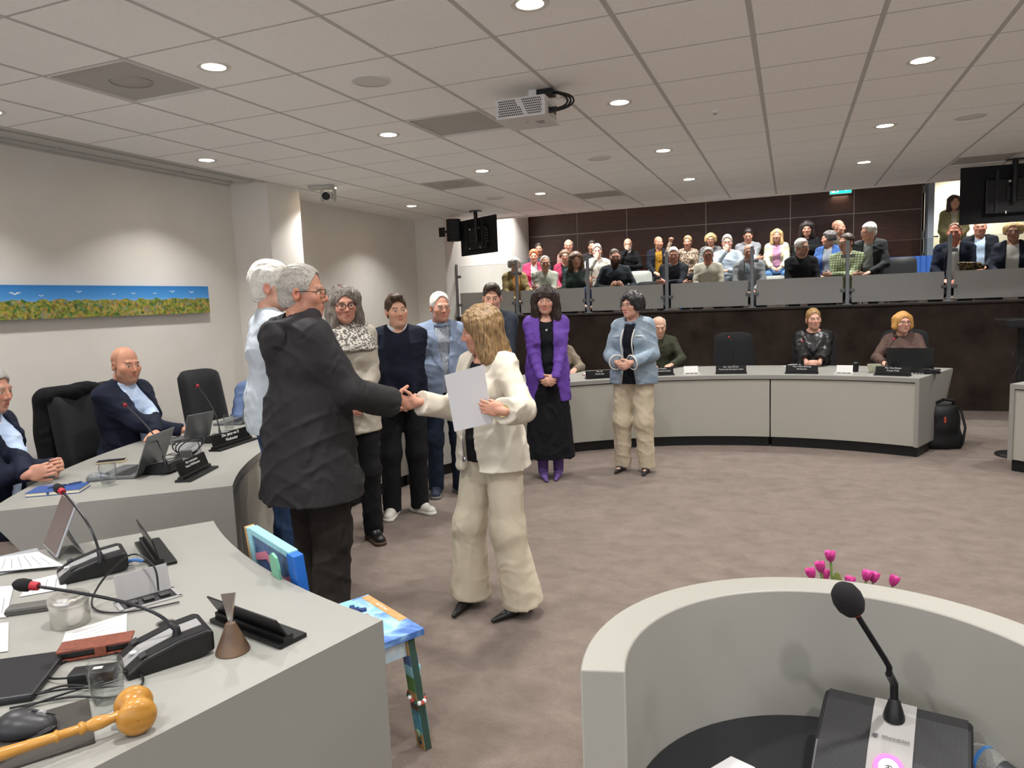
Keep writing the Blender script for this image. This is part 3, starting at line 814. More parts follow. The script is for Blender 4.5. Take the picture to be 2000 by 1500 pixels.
# narrow margin tiles by the recessed wall and at the gallery edge
mt = None
for r in range(7, 14):
    o = B().box((0, 0, 0), (.5, .586, .022), bev=.004) if mt is None else None
    if mt is None: mt = o.done('ceiling_tile', m_tile, ceil); mt.location = (-5.25, rowy(r+.5), CEIL+.011)
    elif rowy(r+.5)+.3 < 10.6: inst(mt, loc=(-5.25, rowy(r+.5), CEIL+.011))
last = rowy(13)
B().box((-.1, (last+.01+10.62)/2+.0, CEIL+.012), (10.8, 10.62-last-.02, .022)).done('margin_strip', m_tile, ceil) if last+.3 > 10.3 else None
gb = B()
for a in range(-3, 15):
    if colx(a) < RIGHT: gb.box((colx(a), (rowy(-1)+10.6)/2, CEIL+.004), (.024, 10.6-rowy(-1), .008))
gb.done('main_bars', m_bar, ceil)
gb = B()
for r in range(-1, 14): gb.box((-.2, rowy(r), CEIL+.0045), (10.6, .012, .007))
gb.done('cross_bars', m_bar, ceil)
struct('ceiling_near', B().box((-.1, (BACK+rowy(-1))/2, CEIL+.012), (11, rowy(-1)-BACK, .02)), m_tile)
struct('ceiling_gallery_soffit', B().box((-.1, 10.66, 3.4), (11, .08, 1.0)), m_wall)
struct('ceiling_gallery', B().box((0, 13.3, 3.97), (10.8, 5.4, .1)), m_wall)
# edge trough with aluminium curtain track along the left wall
tr = B().box(((XL+XLW)/2-.03, 1.24, CEIL+.13), (.52, 9.7, .02)).box((XL-.008, 1.24, CEIL+.06), (.016, 9.66, .14)).box((XLW+.002, 1.24, CEIL+.06), (.01, 9.66, .14))
struct('ceiling_edge_trough', tr, mat('trough_white', '#c9c6c0', .6), label='recessed trough between ceiling tiles and left wall')
tk = empty('curtain_track', (-5.25, 3.0, CEIL), 0, 'aluminium double curtain track in the ceiling trough along the left wall', 'curtain track')
m_alu = mat('track_alu', '#c4c4c0', .45, metal=.15)
for dx, ww_, zz in ((-.13, .1, -.002), (-.02, .07, .004), (.1, .12, -.008)): B().box((dx, -1.7, .02+zz), (ww_, 9.4, .03), bev=.006).done('rail', m_alu, tk)
for y in (-.9, .4, 1.5, 2.6): B().box((.2, y, .035), (.05, .03, .03), bev=.004).done('bracket', m_black, tk)

# ---- ceiling fittings
dl_b = B().lathe([(.062, -.004), (.085, -.006), (.088, 0), (.08, .004)], n=28, cap=False)
m_ring = mat('downlight_ring', '#d8d6d0', .4)
m_glow = mat('downlight_glow', '#fff2dc', .5, emit=14)
i = 0; dl0 = None
rowname = {1: 'nearest row', 4: 'second row', 7: 'third row', 10: 'farthest row'}
colname = {-2: 'beside the left wall', 0: 'left of the projector', 3: 'right of the projector', 6: 'on the right half', 9: 'at the far right'}
for a in (-2, 0, 3, 6, 9):
    for r in (-5, -2, 1, 4, 7, 10):
        aa = a+.5 if a != -2 else -2.5
        x, y = colx(aa), rowy(r+.5)
        if r >= 1 and not (r == 1 and a > 3) and a < 9:
            o = empty('downlight', (x, y, CEIL), 0, 'round glowing downlight %s, %s of the ceiling' % (colname[a], rowname[r]), 'downlight', 'recessed ceiling downlights')
            if dl0 is None:
                dl0 = (dl_b.done('trim_ring', m_ring, o, smooth=True), B().lathe([(.001, .0), (.062, .0)], n=24, cap=False).lathe([(.062, -.002), (.0625, .0)], n=24, cap=False).done('diffuser', m_glow, o))
            else:
                for q in dl0: inst(q, o)
        lamp('downlight_lamp', x, y, CEIL-.012, LAMP_W*(.62 if a == -2 else 1), spread=112 if a == -2 else 130)
for k, (a, r, lb) in enumerate(((1, 2, 'left of the projector near the grey vent'), (2, 7, 'beyond the projector'), (7, 7, 'at the right side of the ceiling'), (-1, 10, 'at the far left above the monitor'))):
    o = empty('ceiling_speaker', (colx(a+.5), rowy(r+.5), CEIL), 0, 'round white speaker grille %s' % lb, 'speaker', 'round ceiling speakers')
    B().lathe([(.001, -.007), (.1, -.006), (.102, -.004)], n=32, cap=False).done('grille', mat('ceiling_grille_white', '#dad6d0', .7, bump=.4, bscale=600), o, smooth=True)
    B().lathe([(.1, -.008), (.112, -.008), (.117, -.002), (.116, .0)], n=32, cap=False).done('rim', m_white, o, smooth=True)
m_vent = mat('vent_mesh', '#a5a19b', .7, col2='#b8b4ae', scale=500, lo=.4, hi=.6)
vl = {(-1, 1): 'grey square air vent with a round centre, nearest the camera', (1, 4): 'plain grey square vent panel beside the projector', (-1, 8): 'grey square vent with round centre near the white dome camera',
      (1, 11): 'plain grey vent panel near the gallery edge above the crowd', (8, 11): 'plain grey vent panel above the right hand monitor'}
for (a, r), k in VENT.items():
    o = empty('air_vent', (colx(a+.5), rowy(r+.5), CEIL), 0, vl[(a, r)], 'vent', 'ceiling air vents')
    B().box((0, 0, .014), (.578, .586, .01)).done('panel', m_vent, o)
    for q in (-1, 1):
        B().box((q*.283, 0, .004), (.014, .58, .012)).done('frame_edge', m_ring, o); B().box((0, q*.286, .004), (.55, .014, .012)).done('frame_edge', m_ring, o)
    if k == 'c': B().lathe([(.001, .004), (.1, .004), (.105, .006), (.106, .01)], n=32, cap=False).lathe([(.108, .004), (.112, .002), (.116, .004), (.116, .01)], n=32, cap=False).done('centre_disc', mat('vent_disc', '#aaa6a0', .7), o, smooth=True)
o = empty('ceiling_sensor', (colx(4.45), rowy(5.47), CEIL), 0, 'tiny white detector on a tile right of the projector', 'sensor')
B().lathe([(.03, 0), (.028, -.012), (.016, -.02), (.001, -.021)], n=16, cap=False).done('housing', m_white, o, smooth=True); B().lathe([(.012, -.021), (.001, -.026)], n=12, cap=False).done('eye', m_black, o)
# gallery lamps, hidden from here by the ceiling edge
for x in (-4.45, -3.2, -1.7, -.2, 1.3, 2.8):
    for y in (11.4, 12.7):
        lamp('gallery_lamp', x, y, 3.9, GAL_W, spread=100)
lamp('passage_lamp', 3.0, 15.1, 3.85, GAL_W*1.6, spread=140)
# ---------------------------------------------------------------- council ring of desks
C0 = (-.19, 4.67); R_IN, R_OUT, TOPZ = 3.08, 4.12, .75
def pol(a, r, z=0): return Vector((C0[0]+r*math.cos(rad(a)), C0[1]+r*math.sin(rad(a)), z))
m_desk = mat('desk_lacquer', '#8f8e88', .42, col2='#8b8a84', scale=2, spec=.35)
m_deskf = mat('desk_front_grey', '#a4a197', .5, spec=.3)
m_plinth = mat('plinth_black', '#121212', .5)
def desk_unit(label, a0, a1, ends=(0, 0), rin=R_IN, rout=R_OUT, group='curved council desk units', name='council_desk'):
    c = pol((a0+a1)/2, (rin+rout)/2); o = empty(name, c, 0, label, 'desk', group); k = (C0[0]-c.x, C0[1]-c.y)
    g = .12
    B().ring(k, rin, rout, a0, a1, TOPZ-.04, TOPZ, 16).done('worktop', m_desk, o)
    B().ring(k, rin+.012, rin+.03, a0+g, a1-g, .105, TOPZ-.05, 16).done('front_panel', m_deskf, o)
    B().ring(k, rin+.03, rin+.045, a0+.02, a1-.02, .10, TOPZ-.04, 16).done('backing', m_dark, o)
    B().ring(k, rin+.045, rin+.4, a0+.3, a1-.3, .0, .10, 16).done('plinth', m_plinth, o)
    for a, e, sg in ((a0, ends[0], 1), (a1, ends[1], -1)):
        if not e: continue
        M = Matrix(((math.cos(rad(a)), -math.sin(rad(a)), 0), (math.sin(rad(a)), math.cos(rad(a)), 0), (0, 0, 1)))
        poly = [(rin, .10), (rin+.62, .10), (rout-.01, TOPZ-.04), (rin, TOPZ-.04)]
        vs = [M @ Vector((r, sg*t, z))+Vector((k[0], k[1], 0)) for t in (-.0, .035) for r, z in poly]
        B().add(vs, [(3, 2, 1, 0), (4, 5, 6, 7)]+[(i, (i+1) % 4, 4+(i+1) % 4, 4+i) for i in range(4)]).done('end_panel', m_desk, o)
    return o
desk_unit('curved desk unit at the far right with a slanted end beside the black bag', 65, 90, (1, 0))
desk_unit('curved desk unit in front of the empty black chair under the gallery', 90, 115)
desk_unit('curved desk unit behind the women in purple and denim', 115, 140)
desk_unit('curved desk unit behind the man in the pale blue blazer', 140, 165)
desk_unit('curved desk unit behind the man in the grey rain jacket', 165, 190)
desk_unit('curved desk unit with laptops in front of the bald man', 190, 219.4, (0, 1))
desk_unit('curved desk unit in the left foreground with gavel and microphones', 230.4, 254.6, (1, 1), rin=3.18, rout=4.05)
desk_unit('white desk unit cut off by the right edge of the photo', 27, 51.5, (0, 1))

for lb, a0 in (('desk unit of the ring on the right, outside the picture', 2), ('next desk unit of the ring on the right, outside the picture', -23), ('last desk unit of the ring on the right, outside the picture', -48)): desk_unit(lb, a0, a0+24.8)
# ---------------------------------------------------------------- swivel chairs
m_fab = mat('black_chair_fabric', '#0f0f11', .9, col2='#16161a', scale=80, bump=.2, bscale=400, sheen=.1)
def rounded_panel(b, w, hgt, t, curve=.05, n=10, mrow=10, taper=.06, bulge=.5):
    """upholstered back panel, standing in xz, front +y"""
    vs = []; fs = []
    for side in (0, 1):
        for j in range(mrow+1):
            v = j/mrow
            for i in range(n+1):
                u = i/n*2-1
                sq = (abs(u)**5+abs(2*v-1)**5)
                x = u*w/2*(1-taper*v)*(1-.12*max(0, abs(2*v-1)**6)*abs(u)); z = v*hgt-(.06*hgt*abs(u)**4 if v > .9 else 0)
                th = t/2*(max(0, 1-max(abs(u), abs(2*v-1))**6))**.5
                y = curve*u*u+(th*(.6+bulge) if side else -th)
                vs.append((x, y, z))
    N = (n+1)*(mrow+1)
    for side in (0, 1):
        for j in range(mrow):
            for i in range(n):
                a = side*N+j*(n+1)+i; q = (a, a+1, a+n+2, a+n+1); fs.append(q if not side else q[::-1])
    for i in range(n):
        fs.append((i, N+i, N+i+1, i+1)); a = mrow*(n+1)+i; fs.append((a, a+1, N+a+1, N+a))
    for j in range(mrow):
        a = j*(n+1); fs.append((a, a+n+1, N+a+n+1, N+a)); a += n; fs.append((a, N+a, N+a+n+1, a+n+1))
    b.add(vs, fs)
def office_chair():
    o = empty('office_chair')
    b = B(); rounded_panel(b, .5, .6, .09); q = b.done('backrest', m_fab, o, smooth=True); q.matrix_basis = Matrix.Translation((0, -.22, .52)) @ Matrix.Rotation(rad(9), 4, 'X')
    b = B(); rounded_panel(b, .5, .5, .1, curve=-.01, taper=.02); q = b.done('seat', m_fab, o, smooth=True); q.matrix_basis = Matrix.Translation((0, -.24, .44)) @ Matrix.Rotation(rad(-90), 4, 'X') @ Matrix.Rotation(PI, 4, 'Z') @ Matrix.Translation((0, 0, -.5))
    B().tube([(0, -.1, .4), (0, -.26, .42), (0, -.31, .52), (0, -.3, .75)], .022, 8).done('back_bracket', m_black, o, smooth=True)
    B().tube([(0, 0, .42), (0, 0, .1)], .03, 12).done('gas_column', m_blackm, o, smooth=True)
    for k in range(5):
        a = 2*PI*k/5; B().tube([(0, 0, .12), (.16*math.cos(a), .16*math.sin(a), .1), (.29*math.cos(a), .29*math.sin(a), .075)], .02, 6, r2=.014).done('base_leg', m_black, o, smooth=True)
        B().lathe([(.028, -.018), (.03, -.01), (.03, .01), (.028, .018)], n=10, M=Rz(a+PI/2) @ Ry(PI/2), c=(.29*math.cos(a), .29*math.sin(a), .031)).done('caster', m_blackm, o)
    return o
oc = office_chair(); oc_used = False
def put_chair(loc, rz, label):
    global oc_used
    o = oc if not oc_used else copy_tree(oc); oc_used = True
    o.location = loc; o.rotation_euler = (0, 0, rz); tag(o, label, 'chair', 'black swivel chairs round the desks'); return o
def face_to(p, q): return math.atan2(-(q[0]-p[0]), q[1]-p[1])
def ring_chair(a, r, label, da=0, z=0):
    p = pol(a, r); return put_chair((p.x, p.y, z), face_to(p, C0)+rad(da), label)

# ---------------------------------------------------------------- gallery balustrade
def glass_mat():
    m = bpy.data.materials.new('clear_glass_pane'); m.use_nodes = True; t = NT(m); t.n.remove(t.n['Principled BSDF'])
    tr = t.add('ShaderNodeBsdfTransparent'); tr.inputs[0].default_value = (.87, .89, .88, 1); gl = t.add('ShaderNodeBsdfGlossy'); gl.inputs['Roughness'].default_value = 0.0
    fr = t.add('ShaderNodeFresnel'); fr.inputs[0].default_value = 1.05; mx = t.add('ShaderNodeMixShader')
    t.link(fr.outputs[0], mx.inputs[0]); t.link(tr.outputs[0], mx.inputs[1]); t.link(gl.outputs[0], mx.inputs[2]); t.link(mx.outputs[0], t.n['Material Output'].inputs[0]); return m
def frost_mat():
    m = bpy.data.materials.new('frosted_glass_band'); m.use_nodes = True; t = NT(m); t.n.remove(t.n['Principled BSDF'])
    tr = t.add('ShaderNodeBsdfTransparent'); df = t.add('ShaderNodeBsdfDiffuse'); df.inputs[0].default_value = (*lin('#a9a8a3'), 1)
    tl = t.add('ShaderNodeBsdfTranslucent'); tl.inputs[0].default_value = (*lin('#acaba6'), 1); m1 = t.add('ShaderNodeMixShader'); m1.inputs[0].default_value = .4
    gl = t.add('ShaderNodeBsdfGlossy'); gl.inputs['Roughness'].default_value = .35; m3 = t.add('ShaderNodeMixShader'); m3.inputs[0].default_value = .06
    m2 = t.add('ShaderNodeMixShader'); m2.inputs[0].default_value = .94
    t.link(df.outputs[0], m1.inputs[1]); t.link(tl.outputs[0], m1.inputs[2]); t.link(m1.outputs[0], m3.inputs[1]); t.link(gl.outputs[0], m3.inputs[2])
    t.link(tr.outputs[0], m2.inputs[1]); t.link(m3.outputs[0], m2.inputs[2])
    t.link(m2.outputs[0], t.n['Material Output'].inputs[0]); return m
m_glass, m_frost = glass_mat(), frost_mat()
bal = empty('glass_balustrade', (0, YG+.05, 1.388), 0, 'steel and glass balustrade with frosted lower band along the gallery front', 'balustrade')
px_ = [-5.0, -3.965, -2.83, -1.66, -.495, .70, 1.865, 3.03, 4.2]
m_post = mat('post_steel', '#85888a', .4, metal=.6)
for i, x in enumerate(px_):
    p = B().box((x, 0, .42), (.045, .05, .84), bev=.004).done('post', m_post, bal)
    B().box((x, 0, .006), (.1, .1, .012), bev=.003).done('foot_plate', m_post, p)
    for sx in (-1, 1):
        for z in (.19, .64): B().box((x+sx*.055, -.012, z), (.06, .035, .042), bev=.006).done('clamp', mat('clamp_grey', '#6d6f70', .45, metal=.5), p)
    if i < len(px_)-1:
        x2 = px_[i+1]; w_ = x2-x-.11
        gp_ = B().box(((x+x2)/2, 0, .59), (w_, .01, .42)).done('glass_pane', m_glass, bal)
        B().box(((x+x2)/2, 0, .8015), (w_, .01, .003)).done('polished_edge', mat('glass_edge', '#9fb0ab', .3), gp_)
        B().box(((x+x2)/2, 0, .205), (w_, .012, .35)).done('frosted_band', m_frost, bal)
# ---------------------------------------------------------------- exit sign
e0, e1 = aty(1623, 379, YW-.09), aty(1661, 361, YW-.09)
ex = empty('exit_sign', ((e0.x+e1.x)/2, YW-.06, (e0.z+e1.z)/2), 0, 'green lit emergency exit sign on the wood panelled wall', 'sign')
B().box((0, 0, 0), (.36, .07, .16), bev=.008).done('housing', m_white, ex)
sg = B().box((0, -.039, 0), (.33, .006, .13)).done('lit_panel', mat('exit_green', '#19b89a', .4, emit=2.2), ex)
m_ew = mat('exit_white', '#f4fff8', .4, emit=2.5); b = B()
b.prism([(-.145, -.045), (-.085, -.045), (-.085, .045), (-.145, .045)], 0, .004).prism([(.02, -.012), (.08, -.012), (.08, -.035), (.13, 0), (.08, .035), (.08, .012), (.02, .012)], 0, .004)
b.prism([(-.06, -.05), (-.045, -.05), (-.03, -.015), (-.005, -.02), (-.002, -.005), (-.02, .0), (-.03, .02), (-.045, .02), (-.065, .0), (-.055, -.02)], 0, .004).lathe([(.011, 0), (.011, .004)], (-.03, .037, 0), 10)
q = b.done('pictogram', m_ew, sg); q.matrix_basis = Matrix.Translation((0, -.043, 0)) @ Matrix.Rotation(PI/2, 4, 'X')
lp = bpy.data.lights.new('exit_sign_lamp', 'AREA'); lp.energy = .8; lp.size = .25; lp.color = (1, .85, .6); lo = bpy.data.objects.new('exit_sign_lamp', lp); COL.objects.link(lo); lo.location = (ex.location.x, YW-.07, ex.location.z-.1)
# ---------------------------------------------------------------- monitors
def monitor(label, c, rz, w_, hgt, pole):
    o = empty('ceiling_monitor', c, rz, label, 'monitor', 'ceiling hung monitors')
    B().box((0, .02, 0), (w_, .03, hgt), bev=.006).done('casing', m_blackm, o)
    B().box((0, .037, 0), (w_-.02, .004, hgt-.02)).done('screen', mat('dark_screen', '#08080a', .15), o)
    k = B().box((0, -.02, -.03), (w_*.62, .05, hgt*.6), bev=.012).done('rear_housing', m_black, o)
    B().box((0, -.05, .0), (w_*.3, .02, hgt*.26), bev=.004).done('mount_plate', mat('dark_grey_plastic', '#1e1f21', .5), o)
    for sx in (-.3, .3):
        B().box((sx*w_*.75, -.05, .02), (.03, .02, hgt*.75), bev=.003).done('mount_rail', MATS['dark_grey_plastic'], o)
        B().box((sx*w_*.42, -.052, hgt*.2), (.022, .006, .022)).done('label_sticker', m_white, o); B().box((sx*w_*.5, -.052, -hgt*.33), (.012, .006, .03)).done('label_sticker', m_white, o)
    for i in range(5): B().box((w_*.36, -.047, -.1+i*.04), (.02, .004, .012)).done('port', mat('port_grey', '#7d7f80', .5), k)
    top = CEIL-c[2]
    B().tube([(pole, -.085, -.1), (pole, -.085, top-.002)], .028, 12).done('pole', m_black, o, smooth=True)
    B().lathe([(.09, top-.016), (.09, top-.001)], (pole, -.085, 0), 20).done('ceiling_plate', m_black, o, smooth=True)
monitor('black monitor hung from the ceiling beside the left end of the gallery', (-4.26, 9.72, 2.57), rad(-31.5), .9, .52, .1)
monitor('large black monitor hung from the ceiling at the right edge', (2.36, 9.45, 2.565), rad(6), 1.22, .62, -.12)
sp = empty('wall_speaker', (-4.72, 9.9, 2.70), rad(35), 'black wall loudspeaker behind the left ceiling monitor', 'speaker')
B().prism([(-.11, .0), (-.07, -.09), (.07, -.09), (.11, .0), (.08, .1), (-.08, .1)], -.16, .16).done('cabinet', m_blackm, sp)
B().box((0, -.093, 0), (.13, .006, .29), bev=.002).done('grille', m_black, sp)
B().tube([(0, .08, 0), (-.12, .24, 0)], .02).done('bracket', m_black, sp); B().box((-.14, .26, 0), (.1, .02, .14), M=Rz(rad(-35)), bev=.003).done('wall_plate', m_black, sp)
# ---------------------------------------------------------------- dome camera at the pier
pt = empty('ceiling_camera', (-4.62, 6.62, CEIL), rad(18), 'white swivelling video camera hung from the ceiling by the pier', 'camera')
B().box((-.1, 0, -.02), (.2, .12, .035), bev=.008).done('bracket', mat('camera_grey', '#b9b8b3', .5), pt)
B().lathe([(.07, -.045), (.072, -.04), (.072, -.01), (.068, -.002)], n=24).done('base', MATS['camera_grey'], pt, smooth=True)
for sx in (-1, 1): B().box((sx*.066, 0, -.1), (.02, .07, .13), bev=.008).done('yoke_arm', MATS['camera_grey'], pt)
hd = B().box((0, -.01, -.115), (.105, .12, .085), bev=.02).done('head', mat('camera_white', '#d4d3cf', .4), pt, smooth=True)
B().lathe([(.04, 0), (.04, .035), (.034, .04), (.03, .03), (.001, .028)], (0, -.065, -.125), 20, M=Rx(PI/2)).done('lens', m_black, hd, smooth=True)
# ---------------------------------------------------------------- projector
PZ = 2.775
pc = at(1030, 236, PZ-.05)
pj = empty('projector', (pc.x, pc.y+.02, PZ), rad(2), 'white ceiling projector with perforated front and black cables', 'projector')
bd = B().box((0, 0, 0), (.32, .33, .12), bev=.01).done('body', mat('projector_white', '#cfcdca', .45), pj)
m_hole = mat('grille_hole', '#3a3a3c', .7)
g_ = B()
for i in range(22):
    for k in range(7):
        x = -.135+i*.0125+(k % 2)*.006; z = -.042+k*.014
        if abs(x-.012+z*.5) < .016 or x > .14: continue
        g_.lathe([(.0048, -.001), (.0048, .002)], (x, -.1655, z), 6, M=Rx(PI/2))
tag(g_.done('vent_holes', m_hole, bd), kind='stuff')
for k in range(3): B().box((.08, -.02+k*.025, -.0605), (.06-.01*k, .004, .002)).done('vent_slot', m_hole, bd)
B().lathe([(.008, 0), (.008, .003)], (0, -.02, -.062), 10).done('label_dot', mat('orange_dot', '#b98a50', .5), bd)
for x, y in ((-.12, -.1), (.12, -.1), (-.12, .1)): B().lathe([(.012, -.006), (.012, .0)], (x, y, -.055), 10).done('foot', m_white, bd)
B().box((.161, -.02, -.01), (.006, .2, .07), bev=.002).done('port_panel', mat('port_panel_grey', '#a7a6a2', .5), bd)
for k in range(4): B().box((.166, -.09+k*.045, -.01), (.006, .026, .018)).done('socket', m_black, bd)
B().tube([(.03, .02, .055), (.03, .02, CEIL-PZ-.002)], .035, 14).done('mount_pole', m_white, pj, smooth=True)
B().box((.03, .02, .06), (.16, .12, .012), bev=.003).done('mount_plate', m_white, pj)
B().box((.1, .05, CEIL-PZ-.02), (.12, .1, .035), bev=.004).done('cable_box', m_black, pj)
for k, (a, b_) in enumerate((((.12, .04, .12), (.16, -.06, -.005)), ((.1, .0, .125), (.165, -.02, .0)), ((.08, .03, .13), (.165, -.09, -.03)))):
    B().tube(bez(a, (.3+.03*k, .02, .1), (.3+.03*k, -.04, -.02), b_), .006, 6).done('cable', m_black, pj, smooth=True)
    B().box((b_[0]+.02, b_[1], b_[2]), (.05, .022, .016), bev=.004).done('plug', m_black, pj)

# ---------------------------------------------------------------- panorama picture
def pano_mat():
    m = bpy.data.materials.new('panorama_print'); m.use_nodes = True; t = NT(m); b = t.n['Principled BSDF']; b.inputs['Roughness'].default_value = .45
    tc = t.add('ShaderNodeTexCoord'); sp_ = t.add('ShaderNodeSeparateXYZ'); t.link(tc.outputs['Object'], sp_.inputs[0])
    def ramp(els, inp):
        r = t.add('ShaderNodeValToRGB'); e = r.color_ramp.elements
        while len(e) < len(els): e.new(.5)
        for q, (p, c) in zip(e, els): q.position = p; q.color = (*lin(c), 1)
        t.link(inp, r.inputs[0]); return r
    mr = t.add('ShaderNodeMapRange'); mr.inputs[1].default_value = -.13; mr.inputs[2].default_value = .13; t.link(sp_.outputs[2], mr.inputs[0])
    sky = ramp([(.4, '#8fc0e8'), (.62, '#4f9add'), (1, '#2f7cc4')], mr.outputs[0])
    n1 = t.add('ShaderNodeTexNoise'); n1.inputs['Scale'].default_value = 34; n1.inputs['Detail'].default_value = 8; t.link(tc.outputs['Object'], n1.inputs['Vector'])
    land = ramp([(.3, '#1e3a1a'), (.42, '#3e6a2a'), (.5, '#7a9a3a'), (.56, '#a8b04a'), (.62, '#b0673a'), (.68, '#8c8f96'), (.75, '#2c4a22')], n1.outputs['Fac'])
    v = t.add('ShaderNodeTexVoronoi'); v.inputs['Scale'].default_value = 45; t.link(tc.outputs['Object'], v.inputs['Vector'])
    vr = ramp([(.1, '#5a4632'), (.4, '#4d7a30'), (.55, '#c06a34'), (.7, '#d0b050'), (.9, '#6d86a8')], v.outputs['Color'])
    mx = t.add('ShaderNodeMix', data_type='RGBA'); mx.inputs[0].default_value = .4; t.link(land.outputs[0], mx.inputs[6]); t.link(vr.outputs[0], mx.inputs[7])
    n2 = t.add('ShaderNodeTexNoise'); n2.inputs['Scale'].default_value = 9; n2.inputs['Detail'].default_value = 6; t.link(tc.outputs['Object'], n2.inputs['Vector'])
    ad = t.add('ShaderNodeMath', operation='MULTIPLY_ADD'); t.link(n2.outputs['Fac'], ad.inputs[0]); ad.inputs[1].default_value = .09; ad.inputs[2].default_value = -.035
    gt = t.add('ShaderNodeMath', operation='LESS_THAN'); t.link(sp_.outputs[2], gt.inputs[0]); t.link(ad.outputs[0], gt.inputs[1])
    m2 = t.add('ShaderNodeMix', data_type='RGBA'); t.link(gt.outputs[0], m2.inputs[0]); t.link(sky.outputs[0], m2.inputs[6]); t.link(mx.outputs[2], m2.inputs[7])
    t.link(m2.outputs[2], b.inputs['Base Color']); return m
pic = empty('panorama_picture', (XLW+.04, 4.1, 1.74), 0, 'long narrow panorama of a town under blue sky on the left wall', 'picture')
B().box((0, 0, 0), (.03, 3.0, .26), bev=.001).done('panel', pano_mat(), pic)
m_gull = mat('gull_white', '#e6e9ec', .6)
for y, z, k in ((-.42, .06, 1), (.1, .075, .6), (-.22, .045, .5), (.42, .055, .5), (.62, .06, .6), (.85, .06, .5), (1.05, .075, .7), (1.28, .07, .7)):
    b = B(); b.prism([(-.05*k, .012*k), (-.02*k, .016*k), (0, .004*k), (.02*k, .016*k), (.05*k, .012*k), (.02*k, .004*k), (0, -.006*k), (-.02*k, .004*k)], 0, .0008)
    q = b.done('painted_bird', m_gull, pic); q.matrix_basis = Matrix.Translation((.0152, y, z)) @ Matrix.Rotation(PI/2, 4, 'Z') @ Matrix.Rotation(PI/2, 4, 'X')
for y in (-1.2, 0, 1.2): B().box((-.025, y, 0), (.02, .06, .12)).done('standoff', m_greym, pic)
# ---------------------------------------------------------------- things on the desks
m_red = mat('red_ring', '#a01c2c', .5); m_foam = mat('black_foam', '#151314', .95, bump=.4, bscale=500)
m_silver = mat('silver_plastic', '#9b9a9a', .4, metal=.3)
m_mesh = mat('speaker_mesh', '#1c1c1d', .6, bump=.6, bscale=900, metal=.2)
def mic_unit(label, loc, rz, neck, head, strip=True, sc=1.0, detail=True):
    """discussion unit; user sits at local -y; neck/head are world points"""
    o = empty('desk_microphone', loc, rz, label, 'microphone', 'desk discussion microphones')
    w_, L = .14*sc, .2*sc
    prof = [(-L/2, .0), (-L/2, .014*sc), (-.3*L, .04*sc), (.1*L, .06*sc), (.42*L, .066*sc), (L/2, .06*sc), (L/2, .012*sc), (.3*L, 0)]
    M = Matrix(((0, 0, 1), (1, 0, 0), (0, 1, 0)))
    bd_ = B().prism(prof, -w_/2, w_/2, M=M).done('base', m_black, o)
    bv = bd_.modifiers.new('bevel', 'BEVEL'); bv.width = .006*sc; bv.segments = 2
    if strip:
        p2 = [(y*.985, z+.0016) for y, z in prof[1:5]]+[(y*.985, z-.003) for y, z in reversed(prof[1:5])]
        B().prism(p2, -w_*.17, w_*.17, M=M).done('top_strip', m_silver, bd_)
        if detail:
            B().lathe([(.009*sc, 0), (.009*sc, .003)], (0, -.36*L, .035*sc), 14).done('talk_button', mat('button_grey', '#b9b9ba', .35), bd_, smooth=True)
            for sx in (-1, 1):
                B().box((sx*w_*.34, -.3*L, .044*sc), (w_*.2, .016, .003), M=Rx(rad(20))).done('key', mat('key_dark', '#2b2b2d', .5), bd_)
                p3 = [(y*.98, z+.001) for y, z in prof[2:5]]+[(y*.98, z-.002) for y, z in reversed(prof[2:5])]
                B().prism(p3, sx*w_*.33-w_*.11, sx*w_*.33+w_*.11, M=M).done('speaker_grille', m_mesh, bd_)
    mi = Matrix.Rotation(-rz, 3, 'Z'); N = mi @ (Vector(neck)-Vector(loc)); H = mi @ (Vector(head)-Vector(loc))
    N = Vector((0, .18*L, .06*sc)) if neck is None else N
    d = (H-N); mid = N+Vector((d.x*.35, d.y*.35, d.z*.75)); hd_ = (H-mid).normalized(); H0 = H-hd_*.055*sc
    B().tube([N+Vector((0, 0, -.008)), N+Vector((0, 0, .012)), N+(mid-N)*.12+Vector((0, 0, .012))], .012*sc, 12, r2=.006*sc).done('neck_socket', m_black, o, smooth=True)
    B().tube(bez(N, N+Vector((0, 0, d.z*.25))+(mid-N)*.2, mid-(H-N)*.15, H0, 16), .0042*sc, 8).done('gooseneck', mat('neck_metal', '#2a2a2c', .3, metal=.6), o, smooth=True)
    B().tube([H0-hd_*.002, H0+hd_*.004, H0+hd_*.016], .010*sc, 12, r2=.0115*sc).done('light_ring', m_red, o, smooth=True)
    Q = hd_.to_track_quat('Z', 'Y').to_matrix()
    B().lathe([(.010*sc, .015*sc), (.0155*sc, .022*sc), (.0165*sc, .038*sc), (.013*sc, .052*sc), (.006*sc, .06*sc), (.0005, .061*sc)], H0, 14, M=Q, cap=False).done('foam_head', m_foam, o, smooth=True)
    return o
def inward(p): return face_to(p, C0)          # local +y to the ring centre
p = at(325, 1283, .75); mic_unit('desk microphone beside the gavel, neck bent low to the left', (p.x, p.y, .75), face_to(at(264, 1290, .775), at(374, 1230, .81)), at(345, 1236, .815), at(30, 1141, .955))
p = at(182, 1118, .75); mic_unit('desk microphone behind the silver tin in the left foreground', (p.x, p.y, .75), face_to(at(130, 1126, .775), at(221, 1086, .81)), at(197, 1093, .815), at(110, 950, 1.02))
p = at(312, 922, .75); mic_unit('desk microphone between grey laptop and nameplate on the left desk', (p.x, p.y, .75), inward(p)+rad(-15), at(323, 905, .815), at(240, 788, 1.09))
p = at(428, 862, .75); mic_unit('desk microphone beside the second laptop, near the man in the pale shirt', (p.x, p.y, .75), inward(p), at(431, 851, .81), at(382, 750, 1.12))
